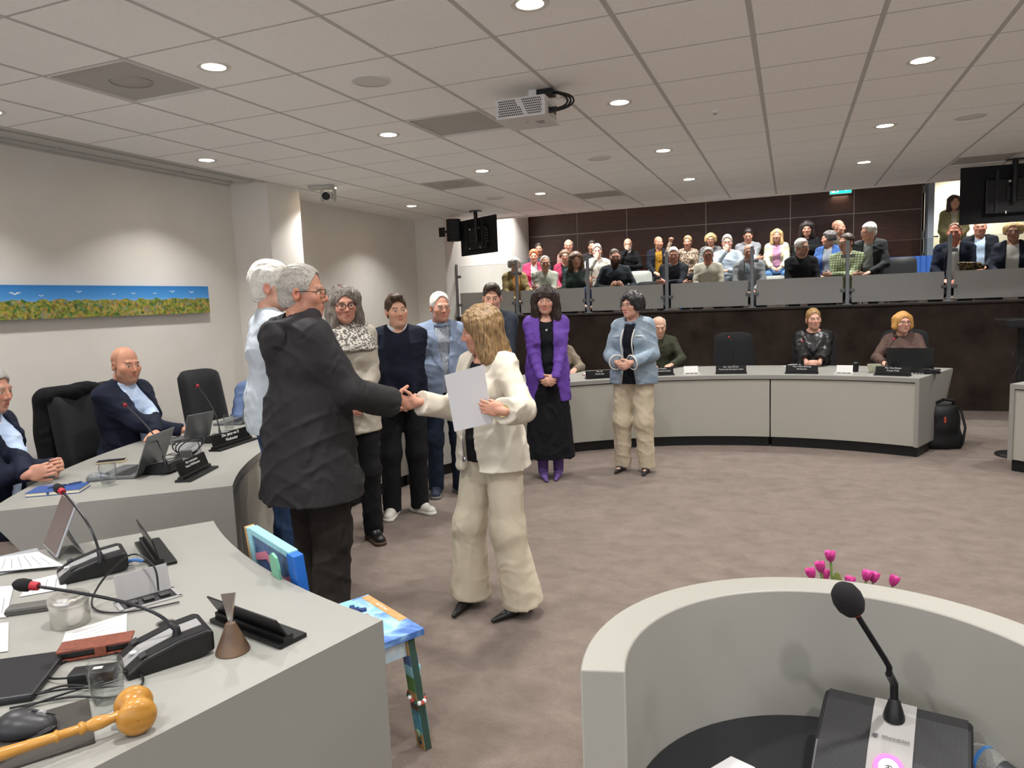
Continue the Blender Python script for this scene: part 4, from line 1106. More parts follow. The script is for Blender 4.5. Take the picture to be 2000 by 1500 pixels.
for lb, b0, hd_ in (('thin desk microphone before the empty black chair', (1434, 716), (1420, 652)), ('thin desk microphone before the woman in black satin', (1561, 712), (1571, 660)), ('thin desk microphone before the woman with glasses and laptop', (1742, 712), (1752, 656))):
    q = at(*b0, .80); a = math.degrees(math.atan2(q.y-C0[1], q.x-C0[0])); P = pol(a, 3.55, .75); hz = aty(hd_[0], hd_[1], P.y+.12)
    mic_unit(lb, P, inward(P), (P.x, P.y+.03, .8), hz, detail=False)

# name plates ------------------------------------------------------------
m_plate = mat('nameplate_black', '#0d0d0e', .35); m_letter = mat('letter_white', '#e8e8e6', .5)
def nameplate(label, loc, rz, lines, w_=.3, hgt=.075, tilt=12, size=.021):
    """face towards local -y"""
    o = empty('nameplate', loc, rz, label, 'nameplate', 'black nameplates on the desks')
    B().box((0, .0, .006), (w_*1.03, .085, .012), bev=.003).done('base', m_plate, o)
    B().box((0, .012, .018), (w_*1.01, .03, .018), bev=.003).done('slot', m_plate, o)
    q = B().box((0, 0, hgt/2), (w_, .005, hgt), bev=.0015).done('plate', m_plate, o); q.matrix_basis = Matrix.Translation((0, .008, .014)) @ Matrix.Rotation(rad(-tilt), 4, 'X')
    for i, tx in enumerate(lines):
        text_obj('lettering', tx, size, m_letter, q, (0, -.0032, hgt*.8-i*size*1.2), (PI/2, 0, 0))
    return o
def far_plate(label, px, py, lines):
    q = at(px, py, .75); a = math.degrees(math.atan2(q.y-C0[1], q.x-C0[0])); P = pol(a, 3.24, .75)
    return nameplate(label, P, inward(P)+PI, lines, w_=.31, hgt=.072)
far_plate('nameplate half hidden between the purple and denim jackets', 1163, 736, ['Dhr. W', 'Fractie Lijst'])
far_plate('nameplate beside the denim jacket, before the old man', 1287, 733, ['Dhr. Math Houben', 'Fractie Lijst Brunssum Lokaal'])
far_plate('nameplate before the empty chair under the gallery', 1427, 728, ['Dhr. Geet Daroth', 'Fractie Lijst Brunssum Lokaal'])
far_plate('nameplate before the woman in black satin', 1567, 728, ['Mevr. Marie Brüning', 'Wethouder'])
far_plate('nameplate in front of the black laptop at the desk end', 1742, 734, ['Mw. Vera Braam', 'Fractie PvdA'])
def plate2(label, a, b_, lines, hgt, tilt, size):
    A, Bq = at(*a, .75), at(*b_, .75); d = Bq-A; c_ = (A+Bq)/2
    return nameplate(label, c_, math.atan2(d.y, d.x), lines, w_=d.length, hgt=hgt, tilt=tilt, size=size)
plate2('angled nameplate under the loop of black cable on the left desk', (358, 942), (412, 914), ['Dhr. Frank Janssen', 'Fractie VVD Brunssum'], .085, 18, .0165)
plate2('nameplate next to the pale blue shirt on the left desk', (420, 882), (492, 858), ['Dhr. Jaimy van D', 'Wethouder'], .08, 14, .026)
plate2('black nameplate seen edge on, alone on the foreground desk', (320, 1106), (288, 1060), [' '], .085, 14, .02)
plate2('black nameplate seen from behind next to the wooden cone', (572, 1256), (438, 1206), [' '], .075, 30, .02)

# laptops ------------------------------------------------------------
m_lap = mat('laptop_grey', '#77787a', .35, metal=.55); m_key = mat('laptop_keys', '#1b1c1e', .6, bump=.5, bscale=180)
def laptop(label, loc, rz, w_=.32, dpt=.22, ang=18, m_=None, lidh=.21):
    m_ = m_ or m_lap; o = empty('laptop', loc, rz, label, 'laptop', 'laptops on the desks')
    b_ = B().box((0, -dpt/2, .009), (w_, dpt, .016), bev=.003).done('base', m_, o)
    for k in range(5): B().box((0, -.045-k*.019, .0178), (w_*.88, .0155, .0016), bev=.0006).done('key_row', m_key, b_)
    B().box((0, -dpt*.8, .0178), (w_*.34, dpt*.28, .001)).done('touchpad', mat('touchpad', '#5b5c5e', .4), b_)
    l_ = B().box((0, 0, lidh/2), (w_, .006, lidh), bev=.002).done('lid', m_, o); l_.matrix_basis = Matrix.Translation((0, .004, .014)) @ Matrix.Rotation(rad(-ang), 4, 'X')
    B().box((0, -.0035, lidh/2), (w_*.95, .0012, lidh*.9)).done('screen', mat('laptop_screen', '#1a2028', .15), l_)
    B().tube([(-w_*.4, .002, .014), (w_*.4, .002, .014)], .006, 8).done('hinge', m_black, o)
    return o
def lap_at(label, a, b_, **k):
    Bq, A = at(*a, .76), at(*b_, .76); c = (A+Bq)/2
    return laptop(label, (c.x, c.y, .75), math.atan2(Bq.y-A.y, Bq.x-A.x), w_=k.pop('w_', (Bq-A).length), **k)
lap_at('open grey laptop with a yellow sticker beside the water glass', (263, 932), (317, 907), ang=22, lidh=.225)
lap_at('open grey laptop behind the coil of cables, before the empty chair', (356, 868), (408, 856), ang=20, lidh=.2)
lap_at('partly hidden grey laptop behind the far water glass on the left desk', (468, 829), (505, 814), ang=12, lidh=.2, w_=.3)
q = pol(68.7, 3.58, .75); laptop('black laptop with raised lid before the woman in brown', q, inward(q)+rad(-1), w_=.42, dpt=.26, ang=8, m_=mat('laptop_black', '#1d1e20', .4), lidh=.235)
q = at(2, 1345, .75)
o = empty('closed_laptop', (q.x, q.y, .75), rad(35), 'closed dark laptop cut off by the left edge, above the mouse', 'laptop')
B().box((-.06, .02, .01), (.32, .22, .017), bev=.006).done('lid', mat('dark_anodised', '#232326', .45, metal=.3), o); B().box((-.06, .02, .003), (.31, .21, .006), bev=.002).done('base', m_black, o)

# glasses of water -----------------------------------------------------
def thin_glass():
    m_ = bpy.data.materials.new('drinking_glass'); m_.use_nodes = True; t = NT(m_); t.n.remove(t.n['Principled BSDF'])
    tr = t.add('ShaderNodeBsdfTransparent'); tr.inputs[0].default_value = (.96, .97, .97, 1); gl = t.add('ShaderNodeBsdfGlossy'); gl.inputs['Roughness'].default_value = .02
    fr = t.add('ShaderNodeLayerWeight'); fr.inputs[0].default_value = .12; mx = t.add('ShaderNodeMixShader')
    t.link(fr.outputs[1], mx.inputs[0]); t.link(tr.outputs[0], mx.inputs[1]); t.link(gl.outputs[0], mx.inputs[2]); t.link(mx.outputs[0], t.n['Material Output'].inputs[0]); return m_
m_tg = thin_glass(); m_wat = m_tg
def tumbler(label, loc, sc=1, water=.4):
    o = empty('water_glass', loc, 0, label, 'glass', 'water glasses')
    B().lathe([(.0275*sc, .0), (.0285*sc, .004*sc), (.036*sc, .06*sc), (.038*sc, .085*sc), (.0355*sc, .105*sc), (.0345*sc, .105*sc), (.0368*sc, .085*sc), (.0345*sc, .06*sc), (.027*sc, .012*sc), (.001, .011*sc)], n=24, cap=False).done('tumbler', m_tg, o, smooth=True)
    B().lathe([(.001, .013*sc), (.0265*sc, .013*sc), (.0338*sc, .012*sc+.1*sc*water), (.001, .012*sc+.1*sc*water)], n=24, cap=False).done('water', m_wat, o, smooth=True)
tumbler('water glass beside the gavel', at(213, 1378, .75), .98, .45)
tumbler('nearly empty water glass beside the computer mouse on the left desk', at(213, 948, .75), 1.1, .1)
tumbler('small water glass at the far end of the left desk, near the pale shirt', at(448, 838, .75), 1.0, .5)

# mice, pens, paper ----------------------------------------------------
def mouse(label, loc, rz, sc=1, m_=None):
    o = empty('computer_mouse', loc, rz, label, 'mouse', 'computer mice'); q = Sdf()
    q.ell((0, 0, .008*sc), V3(.033, .056, .03)*sc, .01); q.ell((0, -.018*sc, .014*sc), V3(.03, .034, .027)*sc, .02); q.plane((0, 0, -1), -.001)
    Vv, Ff = q.mesh(.004); sdf_obj('shell', [(Vv, Ff)], m_ or mat('mouse_dark', '#2c2c2e', .4), o)
    B().lathe([(.01*sc, -.004*sc), (.01*sc, .004*sc)], (0, .03*sc, .03*sc), 12, M=Ry(PI/2)).done('scroll_wheel', mat('wheel_grey', '#8a8a8a', .4), o)
    B().box((0, .035*sc, .0345*sc), (.0012, .045*sc, .002), M=Rx(rad(-16))).done('button_gap', m_dark, o)
mouse('grey computer mouse at the lower left corner, on the dark pad', at(52, 1428, .757), rad(-62), 1.05)
mouse('grey computer mouse on the left desk beside the nearly empty glass', at(192, 938, .75), rad(-50), .95, mat('mouse_mid', '#6b6e70', .35))
q = at(70, 1450, .75); o = empty('mouse_pad', (q.x, q.y, .75), rad(-35), 'dark rectangular pad under the mouse at the lower left', 'mouse pad')
B().box((-.02, -.02, .0025), (.2, .24, .005), bev=.002).done('pad', mat('pad_dark', '#3b3733', .85), o)
def pen(label, a, b_, r=.0045, col='#15151a', z=.75, name='pen'):
    A, Bq = at(*a, z), at(*b_, z); d = Bq-A; L = d.length; o = empty(name, A, math.atan2(d.y, d.x), label, 'pen')
    T_ = Ry(PI/2)
    B().lathe([(.001, 0), (.0025, .004), (r, .02), (r, L*.55)], (0, 0, r), 12, M=T_).done('barrel', mat('pen_'+col, col, .3), o, smooth=True)
    B().lathe([(r*1.08, L*.55), (r*1.08, L*.6)], (0, 0, r), 12, M=T_).done('ring', m_chrome, o, smooth=True)
    B().lathe([(r, L*.6), (r, L*.97), (r*.7, L)], (0, 0, r), 12, M=T_).done('cap', mat('pen_'+col, col, .3), o, smooth=True)
    B().box((L*.84, 0, r*2.1), (L*.24, .003, .0015)).done('clip', m_chrome, o)
pen('black and silver ballpoint on the dark pad at the lower left', (-25, 1500), (110, 1425), .006, '#17171c', .757)
pen('thin pen resting on the blue notebook', (92, 955), (160, 942), .004, '#20304a', .774)
m_paper = mat('white_paper', '#c4c3c2', .8); m_ink = mat('ink_grey', '#77777c', .8)
def sheet(label, corners, z, lines=0, name='paper_sheet', vert=False, grp=None):
    P = [at(x, y, z) for x, y in corners]; c = sum(P, Vector())/len(P); o = empty(name, c, 0, label, 'paper', grp)
    pts = [(p_.x-c.x, p_.y-c.y) for p_ in P]
    s_ = B().prism(pts, 0, .0012).done('sheet', m_paper, o)
    A, Bq, Cq, D = [Vector((*q_, .0013)) for q_ in pts]
    for i in range(lines):
        u = (i+1)/(lines+1)
        e0_, e1_ = (A.lerp(D, u), Bq.lerp(Cq, u)) if not vert else (A.lerp(Bq, u), D.lerp(Cq, u))
        e0_, e1_ = e0_.lerp(e1_, .12), e1_.lerp(e0_, .12+.3*rnd.random()); n_ = (e1_-e0_).cross(Vector((0, 0, 1))).normalized()*.0011
        B().add([e0_-n_, e1_-n_, e1_+n_, e0_+n_], [(0, 1, 2, 3)]).done('text_line', m_ink, s_)
    return o
sheet('printed sheet partly under the brown leather case', [(108, 1294), (128, 1235), (248, 1199), (247, 1245)], .752, 6, vert=True)
sheet('printed page on the keyboard cover beside the raised tablet', [(-60, 1122), (-20, 1092), (75, 1078), (125, 1105)], .762, 8)
sheet('folded white sheet lying in front of the tall microphone', [(38, 1166), (62, 1134), (128, 1118), (130, 1150)], .752, 3)
sheet('white page at the left edge next to the tin', [(-40, 1210), (-40, 1150), (27, 1144), (12, 1206)], .752, 4)
sheet('white page corner at the left edge below the dark case', [(-40, 1280), (-40, 1222), (17, 1216), (16, 1272)], .752, 2)
# tablet on kickstand
A, Bq = at(66, 1060, .765), at(104, 1100, .765); c = (A+Bq)/2
o = empty('tablet_computer', (c.x, c.y, .75), math.atan2(Bq.y-A.y, Bq.x-A.x), 'silver tablet propped upright on a kickstand in the left foreground', 'tablet')
tb_ = B().box((0, 0, .105), (.29*.72, .009, .20), bev=.004).done('body', mat('tablet_silver', '#b4b6ba', .35, metal=.6), o); tb_.matrix_basis = Matrix.Translation((0, .02, .008)) @ Matrix.Rotation(rad(-24), 4, 'X')
B().box((0, -.0052, .105), (.27*.72, .001, .185)).done('screen', mat('tablet_screen', '#5a4a48', .25), tb_)
ks = B().box((0, 0, .05), (.19, .003, .10), bev=.001).done('kickstand', MATS['tablet_silver'], o); ks.matrix_basis = Matrix.Translation((0, .11, .004)) @ Matrix.Rotation(rad(22), 4, 'X')
B().box((0, -.1, .005), (.22, .2, .006), bev=.002).done('keyboard_cover', mat('cover_grey', '#8d8f93', .6), o)
# silver tin
q = at(139, 1218, .75); o = empty('silver_tin', (q.x, q.y, .75), 0, 'round silver metal tin with a raised lid in the foreground', 'tin')
m_tin = mat('tin_metal', '#c2c0b8', .28, metal=.75)
B().lathe([(.047, 0), (.049, .003), (.049, .066), (.047, .068)], n=32).done('can', m_tin, o, smooth=True)
l_ = B().lathe([(.051, .062), (.0515, .064), (.0515, .078), (.049, .082), (.041, .083), (.04, .088), (.001, .089)], n=32, cap=False).done('lid', m_tin, o, smooth=True)
for k in range(3): B().box((-.008+k*.008, -.002*k, .0895), (.0035, .018, .001)).done('embossing', mat('tin_mark', '#8d8b86', .4, metal=.5), l_)
# dark spectacle case / phone / notebook
q = at(68, 1192, .75); o = empty('dark_case', (q.x, q.y, .75), rad(38), 'slim dark grey case lying beside the silver tin', 'case'); B().box((0, 0, .011), (.14, .05, .02), bev=.007).done('shell', mat('case_grey', '#55534f', .6), o, smooth=True); B().box((0, 0, .011), (.141, .051, .0012)).done('seam', m_dark, o)
q = at(218, 903, .75); o = empty('mobile_phone', (q.x, q.y, .75), rad(40), 'dark phone in a pale case lying before the bald man', 'phone'); B().box((0, 0, .006), (.155, .078, .011), bev=.004).done('case', mat('phone_case', '#b9ac8c', .6), o); B().box((0, 0, .012), (.148, .072, .0015)).done('screen', m_black, o)
q = at(115, 960, .75); o = empty('blue_notebook', (q.x, q.y, .75), rad(33), 'blue covered notebook with cream pages on the left desk', 'notebook')
m_bc = mat('blue_cover', '#1f4585', .5)
B().box((0, 0, .002), (.24, .15, .003), bev=.001).done('back_cover', m_bc, o); B().box((0, 0, .0105), (.235, .145, .014)).done('pages', mat('cream_pages', '#ddd5bb', .8), o); B().box((0, 0, .019), (.24, .15, .003), bev=.001).done('front_cover', m_bc, o)
B().tube([(-.02, -.075, .012), (-.02, -.079, .012)], .006).done('clasp', m_bc, o)
# brown leather phone case
q = at(190, 1275, .75); o = empty('leather_case', (q.x, q.y, .75), rad(40), 'brown leather folding case with a strap on the printed sheet', 'case'); m_lea = mat('brown_leather', '#6b3626', .45, col2='#7d4230', scale=60, bump=.2, bscale=300)
B().box((0, 0, .005), (.165, .062, .006), bev=.003).done('bottom_cover', m_lea, o); B().box((0, .002, .016), (.155, .054, .015), bev=.003).done('device', m_black, o); B().box((0, .003, .027), (.168, .064, .007), bev=.003).done('top_cover', m_lea, o); B().box((.015, -.032, .017), (.026, .004, .026), bev=.0015).done('strap', m_lea, o)
# power adapter with cables
q = at(185, 1330, .75); o = empty('power_adapter', (q.x, q.y, .75), rad(32), 'black power adapter block with tangled leads behind the water glass', 'adapter')
B().box((0, 0, .016), (.1, .048, .03), bev=.005).done('block', m_black, o, smooth=True); B().box((.01, .0, .0318), (.02, .012, .0006)).done('sticker', m_white, o)
for pts in ([(-.05, 0, .015), (-.1, .02, .01), (-.13, .07, .005), (-.1, .12, .005), (-.02, .14, .005), (.03, .11, .004)], [(.05, 0, .015), (.1, -.01, .01), (.12, -.06, .005), (.07, -.1, .005), (-.02, -.08, .008), (-.14, -.09, .005)],
            [(-.13, -.06, .004), (-.06, -.03, .012), (.02, -.045, .01), (.07, -.02, .008)], [(-.15, -.05, .004), (-.05, -.055, .016), (.04, -.06, .012), (.08, -.05, .005)], [(-.12, -.1, .004), (-.04, -.07, .012), (.03, -.03, .01)]):
    B().tube(spline(pts, 6), .0028, 6).done('lead', m_black, o, smooth=True)
# flip-up sockets
def socket(label, loc, rz, wires=True, m_=None):
    o = empty('desk_socket', loc, rz, label, 'socket', 'flip-up desk sockets'); m_ = m_ or m_silver
    for sx, sy, dx, dy in ((0, .042, .17, .012), (0, -.042, .17, .012), (.079, 0, .012, .09), (-.079, 0, .012, .09)): B().box((sx, sy, .002), (dx, dy, .005), bev=.001).done('frame', m_, o)
    B().box((0, 0, .0012), (.15, .078, .002)).done('well', m_black, o)
    f_ = B().prism([(-.055, 0), (.055, 0), (.0, .085)], -.0015, .0015, M=Rx(PI/2)).done('lid', m_, o) if wires == 'tri' else B().box((0, 0, .04), (.15, .003, .08), bev=.001).done('lid', m_, o)
    f_.matrix_basis = Matrix.Translation((0, .036, .004)) @ Matrix.Rotation(rad(-22), 4, 'X')
    for k in range(3): B().box((-.045+k*.045, 0, .005), (.03, .03, .008), bev=.003).done('outlet', mat('outlet_dark', '#1b1b1c', .4), o)
    return o
q = at(290, 1172, .75); o = socket('open metal desk socket with a black cable loop, foreground desk', (q.x, q.y, .75), rad(62))
B().tube(spline([(.03, 0, .02), (.03, .03, .09), (-.02, .07, .13), (-.1, .1, .06), (-.14, .04, .01), (-.08, -.06, .006), (.06, -.1, .006)], 6), .003, 6).done('cable', m_black, o, smooth=True)
q = at(365, 893, .75); o = socket('open metal desk socket with coiled black cables on the left desk', (q.x, q.y, .75), rad(30))
for k in range(3):
    B().tube([(.075*math.cos(a)+.01*k, .02*math.sin(2*a)+.02*k, .06+.05*math.sin(a+.3*k)) for a in [2*PI*i/22 for i in range(22)]], .0035, 6, closed=True).done('cable', m_black, o, smooth=True)
for k in range(3): B().tube(spline([(-.02, 0, .01), (-.1, .03*k, .02), (-.16, .05-.03*k, .004), (-.24, .02+.03*k, .004)], 6), .0022, 6).done('lead', m_black, o, smooth=True)
B().box((.02, -.075, .035), (.06, .03, .045), bev=.004).done('plug', mat('plug_grey', '#4a4a4c', .5), o)
for lb, px, py in (('raised white socket lid between two nameplates under the gallery', 1347, 727), ('raised white socket lid beside the patterned cup', 1652, 727)):
    q = at(px, py, .75); a = math.degrees(math.atan2(q.y-C0[1], q.x-C0[0])); P = pol(a, 3.3, .75); socket(lb, P, inward(P)+PI, False, m_white)
q = pol(73.5, 3.45, .75); o = empty('patterned_cup', q, 0, 'wide patterned cup beside the black laptop', 'cup')
B().lathe([(.04, 0), (.045, .004), (.06, .05), (.066, .085), (.063, .085), (.056, .05), (.04, .01), (.001, .008)], n=24, cap=False).done('bowl', mat('cup_pattern', '#cfc9b4', .4, col2='#8f9a86', scale=60), o, smooth=True)
B().tube([(.06, 0, .07), (.095, 0, .06), (.09, 0, .03), (.055, 0, .03)], .006, 8).done('handle', MATS['cup_pattern'], o, smooth=True)
q = pol(76.5, 3.5, .75); o = empty('black_flask', q, 0, 'small black cup with a lid next to the satin dressed woman', 'cup'); B().lathe([(.025, 0), (.03, .07), (.032, .075), (.032, .09), (.02, .1), (.001, .1)], n=16, cap=False).done('flask', m_black, o, smooth=True); B().lathe([(.012, .1), (.012, .112)], n=12).done('spout', m_black, o)
q = pol(63.5+2.5, 3.5, .75); o = empty('cable_heap', q, 0, 'heap of black cables and adapter at the right end of the far desk', 'cables')
B().box((.04, 0, .018), (.13, .06, .034), bev=.005).done('adapter', m_black, o)
for k in range(5): B().tube(spline([(-.12+.03*k, -.05, .008), (-.02, .03-.02*k, .05), (.09, .05-.03*k, .03), (.11, -.04, .012)], 5), .005, 6).done('cable', m_black, o, smooth=True)
sheet('papers on the desk before the woman in black satin', [(1528, 716), (1545, 711), (1600, 711), (1590, 718)], .752)
q = pol(120.5, 3.55, .75); o = empty('red_folder', q, inward(q), 'pale folder with a red edge behind the purple jacket', 'folder'); B().box((0, 0, .012), (.3, .22, .022), bev=.003).done('pages', m_paper, o); B().box((0, -.0, .002), (.31, .23, .004)).done('cover', mat('red_cover', '#8c2f2a', .6), o)
# gavel
hA = at(300, 1392, .79); gdir = (at(262, 1385, .79)-at(0, 1497, .775)); ga = math.atan2(gdir.y, gdir.x)
hc = at(264, 1384, .792); o = empty('wooden_gavel', (hc.x, hc.y, .75), ga, 'polished wooden gavel with turned handle at the lower left', 'gavel')
m_gv = mat('gavel_wood', '#b5843c', .28, col2='#a87630', scale=3, stretch=(3, 30, 30))
T_ = Ry(-PI/2); tilt = Ry(rad(3))
hdm = B().lathe([(.001, -.048), (.026, -.046), (.035, -.04), (.038, -.03), (.036, -.02), (.027, -.014), (.024, -.008), (.026, 0), (.024, .008), (.027, .014), (.036, .02), (.038, .03), (.035, .04), (.026, .046), (.001, .048)], (0, 0, .039), 28, M=Rz(rad(-8)) @ Rx(PI/2), cap=False).done('head', m_gv, o, smooth=True)
B().lathe([(.009, .022), (.012, .032), (.009, .042), (.013, .06), (.014, .075), (.009, .09), (.013, .095), (.013, .1), (.009, .104), (.0095, .135), (.013, .14), (.0095, .145), (.011, .2), (.014, .26), (.013, .3), (.007, .31)], (0, 0, .037), 16, M=tilt @ T_).done('handle', m_gv, o, smooth=True)
# wooden cone with metal clip, metal ring
q = at(455, 1272, .75); o = empty('wooden_cone', (q.x, q.y, .75), rad(20), 'brown wooden cone stand with a bent metal clip', 'card holder')
B().lathe([(.041, 0), (.042, .003), (.012, .075), (.001, .077)], n=28, cap=False).done('cone', mat('cone_wood', '#4a3a2f', .35, col2='#6a5442', scale=14), o, smooth=True)
B().add([(-.004, 0, .07), (.004, 0, .07), (.014, .01, .15), (-.014, -.01, .155), (-.005, .002, .07), (.005, .002, .07), (.015, .012, .15), (-.013, -.008, .155)], [(0, 1, 2, 3), (4, 7, 6, 5), (0, 3, 7, 4), (1, 5, 6, 2), (2, 6, 7, 3), (0, 4, 5, 1)]).done('clip', m_chrome, o)
q = at(323, 1218, .75); o = empty('desk_grommet', (q.x, q.y, .75), 0, 'small round metal grommet behind the foreground microphone', 'grommet'); B().lathe([(.019, .001), (.024, .003), (.024, 0)], n=24, cap=False).done('rim', m_chrome, o, smooth=True); B().lathe([(.001, .001), (.019, .001)], n=20, cap=False).done('cap', m_dark, o)
q = at(250, 1107, .75); o = empty('blue_lanyard', (q.x, q.y, .75), rad(30), 'short blue cord loop behind the tall microphone', 'cord'); B().tube(spline([(-.05, -.01, .01), (-.02, .005, .012), (.02, .0, .022), (.045, .01, .012)], 6), .006, 8).done('cord', mat('cord_blue', '#4a78b4', .7), o, smooth=True); B().tube([(.045, .01, .012), (.06, .012, .006)], .004).done('tip', m_black, o)
# bag by the far desk
q = at(1846, 878, 0); o = empty('black_bag', (q.x-.02, q.y+.08, 0), rad(12), 'black backpack standing on the carpet by the far desk end', 'bag')
Q = Sdf(); Q.ell((0, 0, .22), (.17, .11, .25), .02); Q.cap((-.1, 0, .08), (.1, 0, .08), .1, .1, .05); Q.cap((-.08, 0, .36), (.06, 0, .4), .09, .07, .05); Q.plane((0, 0, -1), -.002)
Vv, Ff = Q.mesh(.016); Vv = Vv+normals(Vv, Ff)*(.012*vnoise(Vv*9, 3))[:, None]; sdf_obj('sack', [(Vv, Ff)], mat('bag_nylon', '#0d0d0f', .6, bump=.3, bscale=40), o)
B().tube([(-.08, -.06, .46), (-.03, -.1, .5), (.06, -.08, .48), (.1, -.03, .42)], .014, 8).done('handle', m_black, o, smooth=True); B().box((-.02, -.118, .3), (.02, .01, .06), bev=.004).done('zip_pull', mat('orange_tag', '#a8492c', .5), o); B().tube([(.14, -.06, .4), (.17, -.1, .22), (.15, -.1, .05)], .012).done('strap', m_black, o, smooth=True)
# stand with tray at the right edge
q = at(1990, 905, 0); o = empty('tray_stand', (1.96, 7.75, 0), rad(5), 'black adjustable stand with a tray behind the right hand desk', 'stand')
B().lathe([(.17, 0), (.17, .012), (.16, .02), (.02, .026)], n=28).done('base_disc', m_black, o, smooth=True); B().tube([(0, 0, .02), (0, 0, 1.1)], .02, 12).done('pole', m_black, o, smooth=True); B().tube([(0, 0, .7), (0, 0, 1.18)], .028, 12).done('collar', m_blackm, o, smooth=True)
B().box((.05, 0, 1.2), (.42, .32, .012), bev=.004).done('tray', m_black, o)
for sx, sy, dx, dy in ((.05, .16, .42, .012), (.05, -.16, .42, .012), (.26, 0, .012, .32), (-.16, 0, .012, .32)): B().box((sx, sy, 1.235), (dx, dy, .06), bev=.004).done('tray_rim', m_black, o)
B().tube([(0, -.03, 1.02), (-.07, -.05, 1.02), (-.08, -.05, .94)], .009).done('crank', m_black, o, smooth=True); B().box((.08, 0, 1.215), (.2, .18, .016), bev=.002).done('device', m_white, o)
B().tube(spline([(.02, -.02, .9), (-.06, -.02, .7), (-.05, -.04, .45), (.0, -.05, .3)], 6), .006).done('cable', m_black, o, smooth=True)

# ---------------------------------------------------------------- painted chair
u = Vector((.87, -.49, 0)).normalized(); ch = empty('painted_chair', (-1.505, 2.075, 0), math.atan2(u.y, u.x), 'hand painted wooden chair with sea pictures, beside the foreground desk', 'chair')
def paint_mat(name, els, scale=6, kind='noise', rough=.45, det=4):
    m_ = bpy.data.materials.new(name); m_.use_nodes = True; t = NT(m_); b_ = t.n['Principled BSDF']; b_.inputs['Roughness'].default_value = rough
    tc = t.add('ShaderNodeTexCoord'); n_ = t.add('ShaderNodeTexNoise'); n_.inputs['Scale'].default_value = scale; n_.inputs['Detail'].default_value = det; n_.inputs['Distortion'].default_value = .8; t.link(tc.outputs['Object'], n_.inputs['Vector'])
    r_ = t.add('ShaderNodeValToRGB'); e = r_.color_ramp.elements
    while len(e) < len(els): e.new(.5)
    for q_, (p_, c_) in zip(e, els): q_.position = p_; q_.color = (*lin(c_), 1)
    t.link(n_.outputs['Fac'], r_.inputs[0]); t.link(r_.outputs[0], b_.inputs['Base Color']); MATS[name] = m_; return m_
m_sea = paint_mat('seat_sea_paint', [(.36, '#3f66a8'), (.45, '#6d96cc'), (.5, '#8db4dc'), (.56, '#a9cfe6'), (.66, '#7fb3d8')], 7)
m_deep = paint_mat('back_night_paint', [(.3, '#26345c'), (.45, '#3c5586'), (.55, '#4d7098'), (.7, '#2b3f66')], 9)
m_turq = mat('turquoise_paint', '#8cc3cf', .45); m_lblue = mat('bright_blue_paint', '#1f62b8', .4); m_raw = mat('raw_pine', '#c19a68', .6, col2='#b08650', scale=10, stretch=(4, 4, 40)); m_green = mat('sage_green', '#6fae90', .5); m_dgreen = mat('dark_green_paint', '#2f4a42', .5)
m_yel = mat('yellow_paint', '#d8b53c', .5); m_pink = mat('pink_paint', '#c97a90', .5); m_redp = mat('coral_red', '#a8493f', .5); m_sand = mat('sand_paint', '#b08f4e', .7, col2='#c9a860', scale=80)
# local: x along seat width, +y = chair front (away from the camera)
W_, D_, SH = .42, .42, .45
st = B().box((0, 0, SH-.0125), (W_, D_, .025), bev=.003).done('seat', m_sea, ch)
B().box((-.05, .19, SH+.0006), (W_*.7, .035, .0012)).done('bare_wood_band', m_raw, st); B().box((-.16, -.02, SH+.0012), (.08, .3, .0012)).done('turquoise_edge', m_turq, st); B().box((.13, -.13, SH+.0012), (.12, .14, .0012)).done('paint_patch', m_lblue, st)
B().prism([(-.12, -.02), (-.05, .07), (.03, .05), (.0, -.05), (-.08, -.1)], SH, SH+.0022).done('white_cloud', mat('cloud_white', '#dfe8ec', .5), st)
def butterfly(par, c, m_, sc, rz):
    b_ = B()
    for sx in (-1, 1):
        b_.prism([(0, 0), (sx*.03, .024), (sx*.042, .012), (sx*.03, -.004)], 0, .008); b_.prism([(0, -.002), (sx*.026, -.008), (sx*.028, -.026), (sx*.012, -.028)], 0, .008)
    b_.sphere((0, 0, .006), .006, 8, sc=(1, 3, 1)); q_ = b_.done('butterfly', m_, par); q_.matrix_basis = Matrix.Translation(c) @ Matrix.Rotation(rz, 4, 'Z') @ Matrix.Scale(sc, 4)
butterfly(st, (-.1, .1, SH+.001), mat('navy_paint', '#2d4070', .5), 1, .4); butterfly(st, (-.03, .07, SH+.001), m_redp, 1, .9); butterfly(st, (-.06, .0, SH+.001), m_redp, .8, 2)
B().sphere((.05, -.1, SH+.004), .03, 12, sc=(1.1, .8, .35)).sphere((.075, -.09, SH+.004), .016, 10, sc=(1, 1, .5)).done('pink_shell', m_pink, st, smooth=True)
for x, y in ((.09, .08), (.12, .05), (.07, .05)): B().sphere((x, y, SH+.002), .022, 10, sc=(1.3, .7, .3)).done('turtle', mat('teal_grey', '#56808c', .5), st, smooth=True)
B().box((.05, .0, SH+.003), (.03, .02, .006), M=Rz(.4)).done('dark_tile', mat('dark_red', '#4a2226', .5), st); B().tube([(.1, -.02, SH+.003), (.2, .03, SH+.003)], .006).done('blue_stroke', m_lblue, st)
text_obj('handwriting', 'aan de kust', .018, m_letter, st, (-.06, .19, SH+.0018), (0, 0, .0))
for sx in (-1, 1): B().box((sx*.17, 0, SH-.06), (.02, D_*.85, .07)).done('apron', mat('apron_sky', '#a9c4d6', .5, col2='#d8e2e6', scale=14), ch)
B().box((0, .175, SH-.06), (W_*.8, .02, .07)).done('apron', MATS['apron_sky'], ch); B().box((0, -.175, SH-.06), (W_*.8, .02, .07)).done('apron', MATS['apron_sky'], ch)
